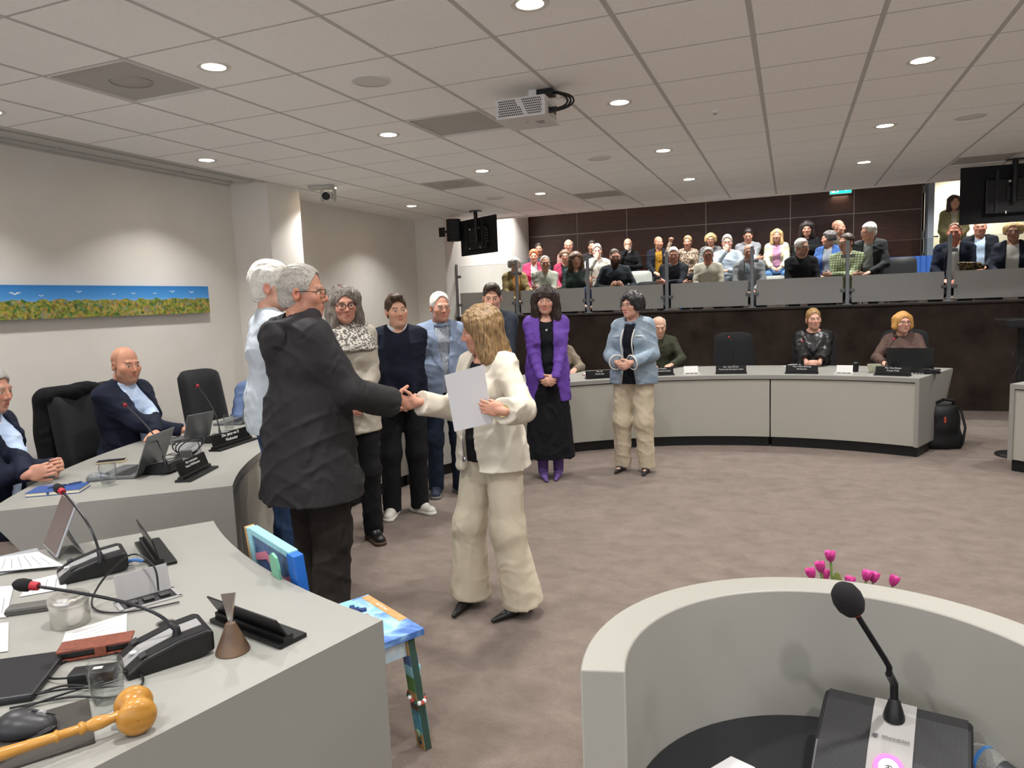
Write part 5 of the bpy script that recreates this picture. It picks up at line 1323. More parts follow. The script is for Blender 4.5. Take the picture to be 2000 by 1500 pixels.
def slat(par, p0, p1, w_, t_, segs, edge):
    """tapered painted leg: bands of paint along its length"""
    p0, p1 = Vector(p0), Vector(p1); d = (p1-p0); L = d.length; d.normalize(); Q = d.to_track_quat('Z', 'Y').to_matrix()
    # keep leg width along x
    ex_ = Vector((1, 0, 0)); ex_ = (ex_-d*ex_.dot(d)).normalized(); ey = d.cross(ex_); Q = Matrix((ex_, ey, d)).transposed()
    leg = B().box((0, 0, L/2), (w_, t_, L), bev=.002).done('leg', edge, par); leg.matrix_basis = Matrix.Translation(p0) @ Q.to_4x4()
    z = 0
    for fr, m_ in segs:
        for sy in (-1, 1): B().box((0, sy*(t_/2+.0006), (z+fr/2)*L), (w_*.98, .0014, fr*L*.99)).done('paint_band', m_, leg)
        z += fr
    return leg, L
m_bands = [(.14, m_raw), (.1, mat('slate_blue', '#4f6a94', .5)), (.1, m_turq), (.14, mat('leaf_green', '#5f8a4a', .5)), (.07, m_raw), (.1, mat('taupe', '#6a5c52', .5)), (.2, mat('wave_cyan', '#6cb8cc', .4, col2='#3f8fae', scale=40)), (.15, m_raw)]
for sx, sy in ((1, 1), (-1, 1), (1, -1), (-1, -1)):
    leg, L = slat(ch, (sx*.17, sy*.16, SH-.03), (sx*.2, sy*(.19 if sy > 0 else .2), 0), .055, .028, m_bands, m_dgreen)
    if (sx, sy) == (1, 1):
        for z, m_, r_ in ((.86, mat('turtle_green', '#8aa884', .5), .016), (.93, mat('stone_dark', '#3c4a48', .5), .014)):
            for q_ in (-1, 1): B().sphere((0, q_*.016, z*L), r_, 10, sc=(1, .3, 1)).done('painted_motif', m_, leg, smooth=True)
        for k in range(2): B().sphere((-.02+.03*k, -.02, (.3-.02*k)*L), .016, 10, sc=(1, .4, 1)).done('heart', m_turq, leg, smooth=True)
        for k in range(14):
            a = 2*PI*k/14; B().sphere((.036*math.cos(a), .024*math.sin(a), .54*L+.012*math.cos(a)), .009, 8).done('bead', (m_redp, m_white, m_dgreen)[k % 3], leg, smooth=True)
# back (we see its rear): posts, painted panel, top rail
bk = Matrix.Translation((0, -.2, SH-.02)) @ Matrix.Rotation(rad(5), 4, 'X')
pn = B().box((0, 0, .26), (.34, .018, .30), bev=.002).done('back_panel', m_deep, ch); pn.matrix_basis = bk
p_ = B().box((-.185, 0, .2), (.045, .03, .42), bev=.002).done('back_post', m_turq, ch); p_.matrix_basis = bk
p_ = B().box((-.215, 0, .2), (.016, .034, .42), bev=.002).done('bare_edge', m_raw, ch); p_.matrix_basis = bk
p_ = B().box((.19, 0, .2), (.06, .034, .42), bev=.003).done('back_post', m_lblue, ch); p_.matrix_basis = bk
p_ = B().box((0, 0, .405), (.36, .032, .022), bev=.002).done('top_rail', m_turq, ch); p_.matrix_basis = bk
for sgn in (-1, 1):
    B().prism([(-.17, .32), (-.05, .36), (.08, .30), (.17, .33), (.17, .30), (.08, .275), (-.05, .33), (-.17, .295)], .0, .002, M=Rx(PI/2)).done('pink_wave', m_pink, pn).location = (0, sgn*.0105, 0)
    B().box((.02, sgn*.0105, .315), (.05, .003, .045), M=Ry(.3)).done('yellow_sun', m_yel, pn); B().box((0, sgn*.0098, .14), (.33, .002, .07)).done('sand_bed', m_sand, pn)
    B().sphere((.06, sgn*.012, .245), .022, 10, sc=(1, .4, 1.2)).done('red_fish', m_redp, pn, smooth=True); B().sphere((-.07, sgn*.012, .26), .016, 8, sc=(1, .4, 1.5)).done('cyan_fish', m_turq, pn, smooth=True)
fo = B().prism([(-.03, 0), (.02, 0), (.038, .03), (.03, .08), (.036, .13), (.03, .165), (.0, .175), (-.028, .16), (-.034, .12), (-.028, .08), (-.042, .03)], -.004, .004, M=Rx(PI/2)).done('footprint_cutout', m_green, ch); fo.matrix_basis = Matrix.Translation((.12, -.262, .66)) @ Matrix.Rotation(rad(6), 4, 'X')

# ---------------------------------------------------------------- round lectern
LC = (.08, 1.06); LR0, LR1, LZ = .313, .38, 1.05
lc = empty('round_lectern', (LC[0], LC[1], 0), 0, 'white half round lectern with black desk inside, right foreground', 'lectern')
m_lec = mat('lectern_white', '#96948c', .4, spec=.35)
sh_ = B().ring((0, 0), LR0, LR1, -12, 193, 0, LZ, 96).done('curved_shell', m_lec, lc, smooth=True); bv = sh_.modifiers.new('bevel', 'BEVEL'); bv.width = .003; bv.segments = 2; bv.limit_method = 'ANGLE'
B().prism([(LR0*.997*math.cos(rad(a)), LR0*.997*math.sin(rad(a))) for a in range(-12, 194, 5)], .765, .805).done('desk_board', mat('lectern_black', '#17171a', .55), lc)
mu = empty('lectern_microphone', (.155, 1.21, .806), rad(-11), 'large black and silver microphone station on the round lectern', 'microphone')
Mx = Matrix(((0, 0, 1), (1, 0, 0), (0, 1, 0)))
prof = [(-.11, 0), (-.115, .012), (-.11, .024), (-.04, .066), (.05, .092), (.075, .094), (.085, .085), (.088, .01), (.08, 0)]
bs = B().prism(prof, -.11, .11, M=Mx).done('housing', m_black, mu); bv = bs.modifiers.new('bevel', 'BEVEL'); bv.width = .007; bv.segments = 3
def perf_mat():
    m_ = bpy.data.materials.new('perforated_grille'); m_.use_nodes = True; t = NT(m_); b_ = t.n['Principled BSDF']; b_.inputs['Roughness'].default_value = .4; b_.inputs['Metallic'].default_value = .4
    tc = t.add('ShaderNodeTexCoord'); v_ = t.add('ShaderNodeTexVoronoi'); v_.inputs['Scale'].default_value = 420; v_.inputs['Randomness'].default_value = .0; v_.voronoi_dimensions = '2D'; t.link(tc.outputs['Object'], v_.inputs['Vector'])
    r_ = t.add('ShaderNodeValToRGB'); r_.color_ramp.elements[0].position = .32; r_.color_ramp.elements[0].color = (.004, .004, .004, 1); r_.color_ramp.elements[1].position = .5; r_.color_ramp.elements[1].color = (.05, .05, .053, 1)
    t.link(v_.outputs['Distance'], r_.inputs[0]); t.link(r_.outputs[0], b_.inputs['Base Color']); return m_
m_perf = perf_mat()
top = prof[2:6]
for x0, x1 in ((-.103, -.031), (.031, .103)):
    B().prism([(y, z+.0022) for y, z in top]+[(y, z-.004) for y, z in reversed(top)], x0, x1, M=Mx).done('speaker_grille', m_perf, bs)
pl = B().prism([(y, z+.005) for y, z in prof[1:7]]+[(y, z-.006) for y, z in reversed(prof[1:7])], -.031, .031, M=Mx).done('silver_fascia', mat('fascia_silver', '#8e8c89', .45, metal=.2), mu)
sl = math.atan2(.042, .07); Qf = Rx(sl).to_4x4()
k_ = B().lathe([(.0145, 0), (.015, .003), (.021, .003), (.0215, 0)], n=28, cap=False).done('lit_ring', mat('pink_lit', '#ff4f9d', .4, emit=1.6), pl, smooth=True); k_.matrix_basis = Matrix.Translation((0, -.058, .0605)) @ Qf
k_ = B().lathe([(.0145, 0), (.0145, .002), (.001, .003)], n=24, cap=False).done('talk_button', mat('button_light', '#c8c4c0', .4), pl, smooth=True); k_.matrix_basis = Matrix.Translation((0, -.058, .0605)) @ Qf
m_print = mat('print_dark', '#3a3a3c', .6)
text_obj('lettering', 'SENNHEISER', .0072, m_print, pl, (.006, -.012, .0826), (math.atan2(.026, .09), 0, 0), ext=.0002)
b_ = B().add([(-.028, -.0145, .0812), (-.0205, -.0145, .0812), (-.0185, -.0085, .083), (-.026, -.0085, .083)], [(0, 1, 2, 3)]).done('logo', m_print, pl)
text_obj('speech_mark', '))', .011, m_print, k_, (0, 0, .0033), (0, 0, rad(90)))
nk = Vector((-.0, .035, .092)); mi_ = Matrix.Rotation(rad(11), 3, 'Z'); hw = at(1662, 1172, 1.12); hl = mi_ @ (hw-Vector((.155, 1.21, .806)))
B().lathe([(.0165, -.002), (.016, .006), (.009, .03), (.0062, .034)], nk, 18).done('neck_socket', m_black, mu, smooth=True)
bend = nk.lerp(hl, .42)+Vector((.018, 0, .01)); hd0 = nk.lerp(hl, .9)
B().tube([nk+Vector((0, 0, .02)), nk+Vector((-.001, 0, .06)), bend-Vector((0, 0, .012))], .0062, 12).done('flexible_neck', m_black, mu, smooth=True)
B().tube([bend-Vector((0, 0, .014)), bend, bend+(hl-bend)*.12, hd0], .0046, 12).done('rod', mat('rod_black', '#2a2a2c', .2, metal=.7), mu, smooth=True)
dv = (hl-bend).normalized(); Q = dv.to_track_quat('Z', 'Y').to_matrix()
B().lathe([(.006, -.003), (.0095, .0), (.0095, .004)], hd0-dv*.002, 14, M=Q).done('light_ring', mat('red_lit', '#c81e30', .4), mu, smooth=True)
B().lathe([(.008, .0), (.016, .004), (.0215, .016), (.0225, .03), (.019, .044), (.011, .053), (.0005, .055)], hd0, 24, M=Q, cap=False).done('foam_head', m_foam, mu, smooth=True)
# hand microphone
q = at(1893, 1468, .835); o = empty('hand_microphone', (q.x, q.y, .806), rad(-48), 'silver hand microphone with a blue ring lying on the lectern', 'microphone')
T_ = Ry(PI/2); m_grl = mat('mic_mesh_silver', '#c4c3be', .4, metal=.15, bump=.8, bscale=700)
B().lathe([(.001, -.004), (.014, -.002), (.022, .008), (.0255, .02), (.0255, .024)], (0, 0, .027), 24, M=T_, cap=False).done('grille_tip', m_grl, o, smooth=True); B().lathe([(.0262, .024), (.0262, .03)], (0, 0, .027), 24, M=T_).done('blue_ring', mat('ring_blue', '#4f8fd8', .4), o, smooth=True); B().lathe([(.0255, .03), (.024, .045), (.02, .055)], (0, 0, .027), 24, M=T_).done('grille_base', m_grl, o, smooth=True); B().lathe([(.019, .055), (.017, .08), (.014, .22)], (0, 0, .027), 20, M=T_).done('handle', mat('mic_grey', '#4c4d50', .45, metal=.3), o, smooth=True)
sheet('white paper corner on the black lectern board', [(1370, 1512), (1428, 1478), (1475, 1500), (1440, 1530)], .8062)
# flowers in front of the lectern
vs = empty('flower_vase', (.13, 1.86, 0), 0, 'tall vase of bright pink tulips hidden behind the lectern rim', 'flowers')
B().lathe([(.09, 0), (.1, .01), (.08, .25), (.055, .45), (.075, .55), (.07, .55), (.05, .45), (.001, .4)], n=24, cap=False).done('vase', mat('vase_grey', '#77736c', .4), vs, smooth=True)
m_stem = mat('stem_green', '#6f8a4a', .6); m_tul = mat('tulip_pink', '#b02a78', .5, col2='#d04a98', scale=40)
for px, py, z, dx in ((1622, 1092, .93, .0), (1603, 1113, .9, -.02), (1612, 1128, .875, .01), (1585, 1126, .875, -.03), (1692, 1130, .87, .03), (1706, 1133, .865, .04), (1744, 1140, .86, .05), (1660, 1142, .86, .01)):
    f_ = aty(px, py, 1.86+dx); f_ -= Vector((.13, 1.86, 0)); nn = (f_-Vector((0, 0, .5))).normalized()
    st_ = B().tube(bez((f_.x*.2, f_.y*.2, .5), (f_.x*.3, f_.y*.3, .65), f_-nn*.08, f_-nn*.008), .003, 6).done('stem', m_stem, vs, smooth=True)
    Q = nn.to_track_quat('Z', 'Y').to_matrix()
    for k in range(6):
        a = 2*PI*k/6+(.3 if k % 2 else 0); r_ = .011 if k % 2 else .013
        M_ = Q @ Rz(a) @ Ry(rad(20)); B().sphere(f_+Q @ Vector((r_*.5*math.cos(a), r_*.5*math.sin(a), .007)), .0118, 8, M=M_, sc=(.35, .8, 1.3)).done('petal', m_tul, st_, smooth=True)
    B().sphere(f_-nn*.05+Vector((.012, 0, 0)), .02, 8, M=Q @ Ry(.5), sc=(.2, .5, 1.4)).done('leaf', mat('leaf_light', '#9aa860', .6), st_, smooth=True)
# ---------------------------------------------------------------- people on the chamber floor
def loc2(loc, rz, p):
    q = Rz(-rz) @ (Vector(p)-Vector(loc)); return (q.x, q.y, q.z)
def clasp(z, y=.24, x=.05):
    return dict(wr=(x, y, z), wl=(-x, y+.01, z), handR=dict(dir=(-.75, .35, -.35), n=(-.3, -.9, 0), curl=(32, 38, 25), thumb=.3), handL=dict(dir=(.75, .35, -.35), n=(.3, -.9, 0), curl=(32, 38, 25), thumb=.3),
                poleR=(.8, -.7, -.5), poleL=(-.8, -.7, -.5))
def lap(z, y=.32, x=.08):
    return dict(wr=(x, y, z), wl=(-x, y, z), handR=dict(dir=(-.6, .7, -.3), n=(-.2, -.2, -1)), handL=dict(dir=(.6, .7, -.3), n=(.2, -.2, -1)), poleR=(.9, -.6, -.5), poleL=(-.9, -.6, -.5))
def crossed(z, y=.24):
    return dict(wr=(-.12, y, z), wl=(.12, y+.03, z+.03), handR=dict(dir=(-1, .1, .1), n=(0, -1, 0)), handL=dict(dir=(1, -.1, .1), n=(0, -1, 0)), poleR=(.9, .1, -.7), poleL=(-.9, .1, -.7))
def fdir(dx, dy): return math.atan2(-dx, dy)
m_shoeb = mat('black_leather', '#131314', .4); m_wsole = mat('white_rubber', '#d8d6cf', .6)
# 1 man in the grey rain jacket
l1 = (-2.21, 2.87, 0); r1 = fdir(.45, .89); shake = Vector((-1.80, 3.13, 1.115))
dj = Vector((.75, .62, -.1))
m_rain = cloth('rain_jacket', '#2e2c2e', '#282628', .72, scale=5, bump=.05, bscale=200, spec=.25, wr=.6, wscale=8)
pw = shake-dj.normalized()*.08
person('grey haired man in a dark grey hooded rain jacket shaking hands', l1, r1, H=1.835, girth=1.42, head=(-38, -4, 0), twist=-4, wr=loc2(l1, r1, pw), poleR=(.5, -.4, -.9),
       handR=dict(dir=loc2((0, 0, 0), r1, dj), n=loc2((0, 0, 0), r1, (-.6, .75, .1)), curl=(30, 38, 25), thumb=.25), wl=(-.3, .06, .84),
       skin='#c08a72', brow='#8a8178', age=1, hair=dict(c='#8e8880', c2='#bdb8ae', vol=.012, amp=.003, line=.02), glasses=dict(col='#2a2422'),
       tops=[dict(name='hooded_jacket', mat=m_rain, off=.04, hem=-.29, flare=.045, loose=.012, fold=.006, fscale=(7, 7, 10), neck=.07, nz=.06, h=.0085, lumpk=.02,
                  hood=1, crease=.011, wl=.13)],
       legs=dict(mat=cloth('cord_trousers', '#2f2b29', '#282422', bump=.2, bscale=40), off=.02, knee=.07, hemr=.068, fold=.007), shoes=dict(mat=m_shoeb), seed=11)
# 2 woman in cream
l2 = (-1.42, 3.31, 0); r2 = fdir(-.43, -.9); dw = Vector((-.8, -.45, 0)); pw2 = shake-dw.normalized()*.06
lh = aty(982, 803, 2.90)
m_cream = cloth('cream_suit', '#d0c9b9', '#cbc3b2', .75, scale=6, spec=.3, wr=.5)
rt, J2, T2, hf2 = person('woman in a cream trouser suit holding a white sheet', l2, r2, H=1.6, fem=True, girth=1.12, head=(-44, -10, -6), lean=2, wr=loc2(l2, r2, pw2), poleR=(.3, -.6, -.9),
       handR=dict(dir=loc2((0, 0, 0), r2, dw), n=loc2((0, 0, 0), r2, (.5, -.8, .1)), curl=(28, 35, 25), thumb=.25), wl=loc2(l2, r2, lh), poleL=(-.5, -.35, -1),
       handL=dict(dir=loc2((0, 0, 0), r2, (-.9, -.1, .18)), n=loc2((0, 0, 0), r2, (0, .95, -.1)), curl=(22, 28, 20), thumb=.75), skin='#c48f78', brow='#6a4d38', age=.5,
       hair=dict(kind='long', c='#5a4129', c2='#a3855a', len=.085, wide=.092, vol=.02, amp=.006, face=.052, fwd=-.01, line=.005), hipw=1.05,
       tops=[dict(name='black_top', mat=cloth('black_top', '#141416'), off=.006, hem=-.06, sleeve=0, neck=.075, nz=.01), dict(name='jacket', mat=m_cream, off=.024, hem=-.1, flare=.03, loose=.014, sleeve=.9, open=[(.5, .05), (.2, .035), (-.12, .07)], fold=.006, neck=.07, h=.0075)],
       legs=dict(mat=cloth('cream_trousers', '#c6bca7', '#c0b6a1', bump=.1, bscale=20), off=.012, knee=.076, hemr=.108, fold=.006, crease=.004, fscale=(16, 16, 1.5), waist=.12, drop=.01), shoes=dict(kind='heel', mat=m_shoeb, sc=1.05), feet=dict(R=(.17, .07, 22), L=(-.15, -.05, -10)), seed=5)
B().lathe([(.027, -.006), (.029, 0), (.027, .006)], J2['wrL']-nrm(J2['wrL']-J2['elL'])*.005, 16, M=Vector(nrm(J2['wrL']-J2['elL'])).to_track_quat('Z', 'Y').to_matrix()).done('wrist_watch', mat('gold', '#b39a5c', .25, metal=.9), rt, smooth=True)
B().tube([T2.p(.035, .15, .1), T2.p(.03, .165, .04), T2.p(.03, .16, -.02)], .004, 6).sphere(T2.p(.03, .165, -.03), .012, 8, sc=(1, .5, 1.4)).done('key_chain', m_chrome, rt, smooth=True)
cn = [aty(868, 733, 2.97), aty(945, 712, 2.93), aty(962, 826, 2.93), aty(888, 843, 2.97)]; c_ = sum(cn, Vector())/4
o = empty('held_paper', c_, 0, 'white sheet of paper in the hand of the woman in cream', 'paper'); qv = [v_-c_ for v_ in cn]; nn_ = (qv[1]-qv[0]).cross(qv[3]-qv[0]).normalized()*.001
B().add([v_-nn_ for v_ in qv]+[v_+nn_ for v_ in qv], [(0, 1, 2, 3), (7, 6, 5, 4)]+[(i, 4+i, 4+(i+1) % 4, (i+1) % 4) for i in range(4)]).done('sheet', mat('held_paper_white', '#d2d0d0', .8), o)
# 3 white haired man, pale blue shirt
l3 = (-2.60, 3.13, 0); r3 = fdir(.62, .78)
person('white haired man in a pale blue shirt and jeans behind the rain jacket', l3, r3, H=1.885, girth=1.25, head=(-28, -2, 0), skin='#c89a84', brow='#b5aca0', age=.5, wr=(.2, .25, 1.0), wl=(-.24, .05, .9),
       hair=dict(c='#c2beb4', c2='#e4e1d8', vol=.014, amp=.004), tops=[dict(name='shirt', mat=cloth('pale_blue_shirt', '#bac2c9', '#b4bdc5', wr=.6), off=.016, hem=-.06, flare=.0, fold=.007, collar=(.062, .53, 3.5))],
       legs=dict(name='jeans', mat=cloth('blue_jeans', '#2c3f5c', '#3c5478', scale=14), knee=.06, hemr=.055), shoes=dict(mat=m_shoeb), seed=21)
# 4 grey haired woman with scarf
l4 = (-2.76, 4.04, 0); r4 = fdir(.62, -.78)
person('woman with long grey hair, dark glasses and patterned scarf', l4, r4, H=1.77, fem=True, girth=1.15, head=(8, -5, 3), skin='#c08c78', brow='#4a4038', smile=1, **clasp(.98),
       hair=dict(kind='long', c='#4b433d', c2='#8e857b', len=.11, wide=.088, vol=.014, amp=.006, face=.057, part=.02), glasses=dict(col='#1a1416', thick=.0025),
       tops=[dict(name='cardigan', mat=cloth('beige_cardigan', '#b1aa9d', '#a69e91'), off=.014, hem=-.18, flare=.01), dict(name='scarf', mat=mat('scarf_pattern', '#c4bfb4', .9, col2='#5a5450', scale=75, lo=.47, hi=.53), off=.03, hem=.36, sleeve=0, neck=.05, nz=.06, fold=.008)],
       legs=dict(mat=cloth('black_trousers', '#17171a')), shoes=dict(kind='boot', mat=m_shoeb, sole=mat('brown_sole', '#4a3628', .7)), seed=31)
# 5 young man in navy sweater
l5 = (-2.77, 4.74, 0); r5 = fdir(.52, -.85)
person('smiling young man in a navy sweater and white sneakers', l5, r5, H=1.71, girth=1.22, fatface=1.06, head=(14, -2, 4), skin='#cfa188', brow='#4a3020', smile=1, **clasp(.86, .2),
       hair=dict(c='#2c1f15', c2='#4e3826', quiff=1, vol=.013), tops=[dict(name='shirt', mat=cloth('white_shirt', '#c9ccd2'), off=.004, hem=.0, sleeve=0, collar=(.064, .532, 4.5), neck=.055, nz=.05), dict(name='sweater', mat=cloth('navy_knit', '#141929', '#111522', bump=.3, bscale=300), off=.016, hem=-.06, vneck=.02, neck=.072, nz=.02)],
       legs=dict(mat=MATS['black_trousers'], knee=.066, hemr=.06), shoes=dict(kind='shoe', mat=mat('white_leather', '#cfccc2', .5), sole=m_wsole), feet=dict(R=(.12, .05, -14), L=(-.1, .0, 38)), seed=41)
# 6 older man in pale blue blazer
l6 = (-2.70, 5.32, 0); r6 = fdir(.6, -.8)
person('white haired older man in a pale blue blazer', l6, r6, H=1.72, girth=1.18, head=(10, -4, 0), skin='#c9957f', brow='#b0a698', age=1, wr=(.25, .08, .8), wl=(-.24, .1, .8),
       hair=dict(c='#c9c6be', c2='#e6e3dc', vol=.01, line=.025, amp=.003), glasses=dict(col='#6a645c', thick=.0012),
       tops=[dict(name='shirt', mat=mat('check_shirt', '#9fa6ad', .85, col2='#6d747c', scale=120), off=.006, hem=-.05, sleeve=0, collar=(.066, .532, 3.5)), dict(name='blazer', mat=cloth('pale_blue_blazer', '#8391a8', '#7c8aa2', bscale=300), off=.02, hem=-.16, flare=.01, open=[(.5, .065), (.12, .02), (-.02, .02), (-.18, .07)], lapel=.065, lapz=.12, collar=(.075, .525, 3))],
       legs=dict(name='jeans', mat=cloth('dark_jeans', '#1a2130', '#202a3c')), shoes=dict(mat=mat('navy_suede', '#222b3d', .8), sole=mat('grey_sole', '#6a6a68', .7)), seed=51)
# 7 young man in dark suit
l7 = (-2.5, 5.97, 0); r7 = fdir(.45, -.89)
person('young man in a dark grey suit behind the woman in cream', l7, r7, H=1.79, head=(-6, -10, 0), skin='#c99b84', brow='#32241a', hair=dict(c='#2b2018', c2='#453426', quiff=1, vol=.012), **clasp(.9),
       tops=[dict(name='shirt', mat=MATS['white_shirt'], off=.004, sleeve=0, hem=0, collar=(.062, .53, 3.5)), dict(name='suit_jacket', mat=cloth('charcoal_suit', '#3a3f49', '#343943'), off=.018, hem=-.16, open=[(.5, .06), (.15, -.01), (-.2, -.01)], lapel=.06, lapz=.15)],
       legs=dict(mat=MATS['charcoal_suit']), shoes=dict(mat=m_shoeb), seed=61)
# 8 woman in purple
l8 = (-2.03, 6.07, 0); r8 = fdir(.33, -.94)
rt, J8, T8, hf8 = person('dark haired woman in a purple blazer and long black dress', l8, r8, H=1.74, fem=True, girth=1.08, head=(-4, -4, 0), skin='#c89a86', brow='#2a1c16', lip='#b84a48', smile=1, **clasp(.88, .245, .05),
       hair=dict(kind='long', c='#1c1412', c2='#3a2a24', len=.115, wide=.098, vol=.02, amp=.006, face=.056, bangs=1),
       tops=[dict(name='dress_top', mat=cloth('black_dress', '#121216'), off=.006, hem=-.06, sleeve=0, neck=.078, nz=.0), dict(name='blazer', mat=cloth('purple_blazer', '#65449c', '#5c3c90', .7), off=.018, hem=-.24, flare=.012, carve=.175, open=[(.5, .06), (.1, .05), (-.26, .11)], lapel=.06, lapz=.15)],
       legs=dict(kind='skirt', name='skirt', mat=MATS['black_dress'], hem=.19, r=.2, fold=.012, fscale=(20, 20, 2)), shoes=dict(kind='heel', boot=1, mat=mat('purple_suede', '#5d4680', .85)), feet=dict(R=(.07, .03, 8), L=(-.07, .0, -10)), seed=71)
B().sphere(T8.p(0, .115, .40), .014, 10, sc=(1, .5, 1)).done('pendant', m_chrome, rt, smooth=True)
# 9 woman in denim
l9 = (-1.33, 6.45, 0); r9 = fdir(-.12, -.99)
m_den = cloth('denim', '#7d8d9c', '#95a4b1', .85, scale=9, bump=.3, bscale=250)
rt, J9, T9, hf9 = person('dark haired woman in a frayed light denim jacket', l9, r9, H=1.665, fem=True, girth=1.25, fatface=1.05, head=(-22, -2, 0), skin='#cf9f8a', brow='#2a2020', lip='#b3605c', hipw=1.05, **clasp(1.03, .25, .07),
       hair=dict(kind='bob', c='#100d0e', c2='#2a2526', len=-.05, wide=.075, vol=.02, amp=.006, face=.056, curl=40), glasses=dict(col='#8a6a4a', round_=True, thick=.0014),
       tops=[dict(name='navy_top', mat=cloth('navy_top', '#14161f'), off=.006, hem=-.08, sleeve=0, vneck=.05, neck=.07, nz=.01), dict(name='denim_jacket', mat=m_den, off=.022, hem=-.08, flare=.02, loose=.008, open=[(.5, .055), (.1, .05), (-.1, .08)], sleeve=.93, collar=(.085, .515, 3.5))],
       legs=dict(mat=cloth('beige_slacks', '#c0b39c', '#b8ab94'), knee=.075, hemr=.068, fscale=(18, 18, 4)), shoes=dict(kind='heel', mat=mat('black_flats', '#1a1a1c', .5), sc=.95), feet=dict(R=(.12, .02, -6), L=(-.12, .02, 6)), seed=81)
m_fray = mat('white_fringe', '#d9d6d0', .95)
for q in (-1, 1):
    pts = []
    for z in np.linspace(.44, -.07, 12):
        hw = np.interp(z, [-.1, .1, .5], [.08, .05, .055]); y_ = .13+.055*math.exp(-((z-.31)/.09)**2)-.09*max(0, (z-.38)/.12)
        pts.append(T9.p(q*hw*.95, y_*.95+.018, z*.95))
    B().tube(pts, .006, 6).done('frayed_edge', m_fray, rt, smooth=True)
    B().tube([T9.p(q*.075, .163, .36), T9.p(q*.14, .13, .355)], .005, 6).done('frayed_pocket', m_fray, rt, smooth=True)
    n_ = 'R' if q > 0 else 'L'; dv = nrm(J9['wr'+n_]-J9['el'+n_]); e = J9['el'+n_]+(J9['wr'+n_]-J9['el'+n_])*.93
    Q = np.array(Vector(dv).to_track_quat('Z', 'Y').to_matrix())
    B().tube([e+dv*.01+Q @ V3(.066*math.cos(a), .066*math.sin(a), 0) for a in np.linspace(0, 2*PI, 18, endpoint=False)], .006, 6, closed=True).done('frayed_cuff', m_fray, rt, smooth=True)

# ---------------------------------------------------------------- people seated at the desks
def seat_at(p, da=0): return face_to(p, C0)+rad(da)
m_navy = cloth('navy_suit', '#171c2e', '#131828', .8)
# bald man
p = Vector((-4.40, 3.66, 0)); rz = seat_at(p, -8)
person('bald man in a navy suit seated at the left desk', p, rz, H=1.8, sit=.5, girth=1.42, fatface=1.12, lean=4, head=(-14, -3, 0), skin='#c48e74', brow='#3e2a20', baldc='#8a6a55', wr=loc2(p, rz, (-3.97, 3.74, .80)), wl=loc2(p, rz, (-3.96, 3.54, .80)),
       handR=dict(dir=(-.75, .6, 0), n=(0, 0, -1)), handL=dict(dir=(.8, .55, 0), n=(0, 0, -1)), poleR=(1, -.4, -.6), poleL=(-1, -.4, -.6), stub='#8a6a58',
       tops=[dict(name='shirt', mat=cloth('light_blue_shirt', '#a9bcd8', '#b6c6de'), off=.006, hem=-.05, collar=(.07, .53, 4), neck=.06), dict(name='suit_jacket', mat=m_navy, off=.022, hem=-.1, open=[(.5, .075), (.15, .05), (-.1, .06)], lapel=.06, lapz=.05)], legs=dict(mat=m_navy), shoes=dict(mat=m_shoeb), seed=91)
put_chair((p.x-.1, p.y-.05, 0), rz, 'black swivel chair with a dark coat behind the bald man')
o = empty('draped_coat', (p.x-.1, p.y-.05, 0), rz, 'black coat hung over the chair of the bald man', 'coat')
Q = Sdf(); Q.cap((-.2, -.3, 1.08), (.2, -.3, 1.08), .06, .06, .03); Q.cap((-.22, -.31, 1.05), (-.25, -.3, .6), .06, .05, .04); Q.cap((.2, -.32, 1.05), (.22, -.3, .6), .07, .06, .04); Q.ell((0, -.32, .85), (.25, .06, .25), .05)
Vv, Ff = Q.mesh(.014); Vv = Vv+normals(Vv, Ff)*(.012*vnoise(Vv*V3(14, 14, 5), 8))[:, None]; sdf_obj('coat', [(Vv, Ff)], cloth('black_coat', '#0e0e10'), o)
# empty chair and man in blue
ring_chair(187.6, 4.5, 'empty black swivel chair between the bald man and the blue jacket')
p = Vector((-4.46, 4.87, 0)); rz = seat_at(p)
person('man in a blue jacket seated behind the pale blue shirt', p, rz, H=1.72, sit=.46, girth=1.1, lean=30, head=(-20, 0, 0), skin='#c4937c', hair=dict(c='#6a625a', c2='#9a928a'), wr=(.1, .42, .8), wl=(-.14, .4, .8), poleR=(1, -.2, -.6), poleL=(-1, -.2, -.6),
       handR=dict(dir=(-.7, .7, 0), n=(0, 0, -1)), handL=dict(dir=(.7, .7, 0), n=(0, 0, -1)), tops=[dict(name='jacket', mat=cloth('mid_blue_jacket', '#5c6e92', '#546688'), off=.02)], legs=dict(mat=m_navy), shoes=dict(mat=m_shoeb), seed=95)
ring_chair(177.5, 4.45, 'black swivel chair behind the man in the blue jacket')
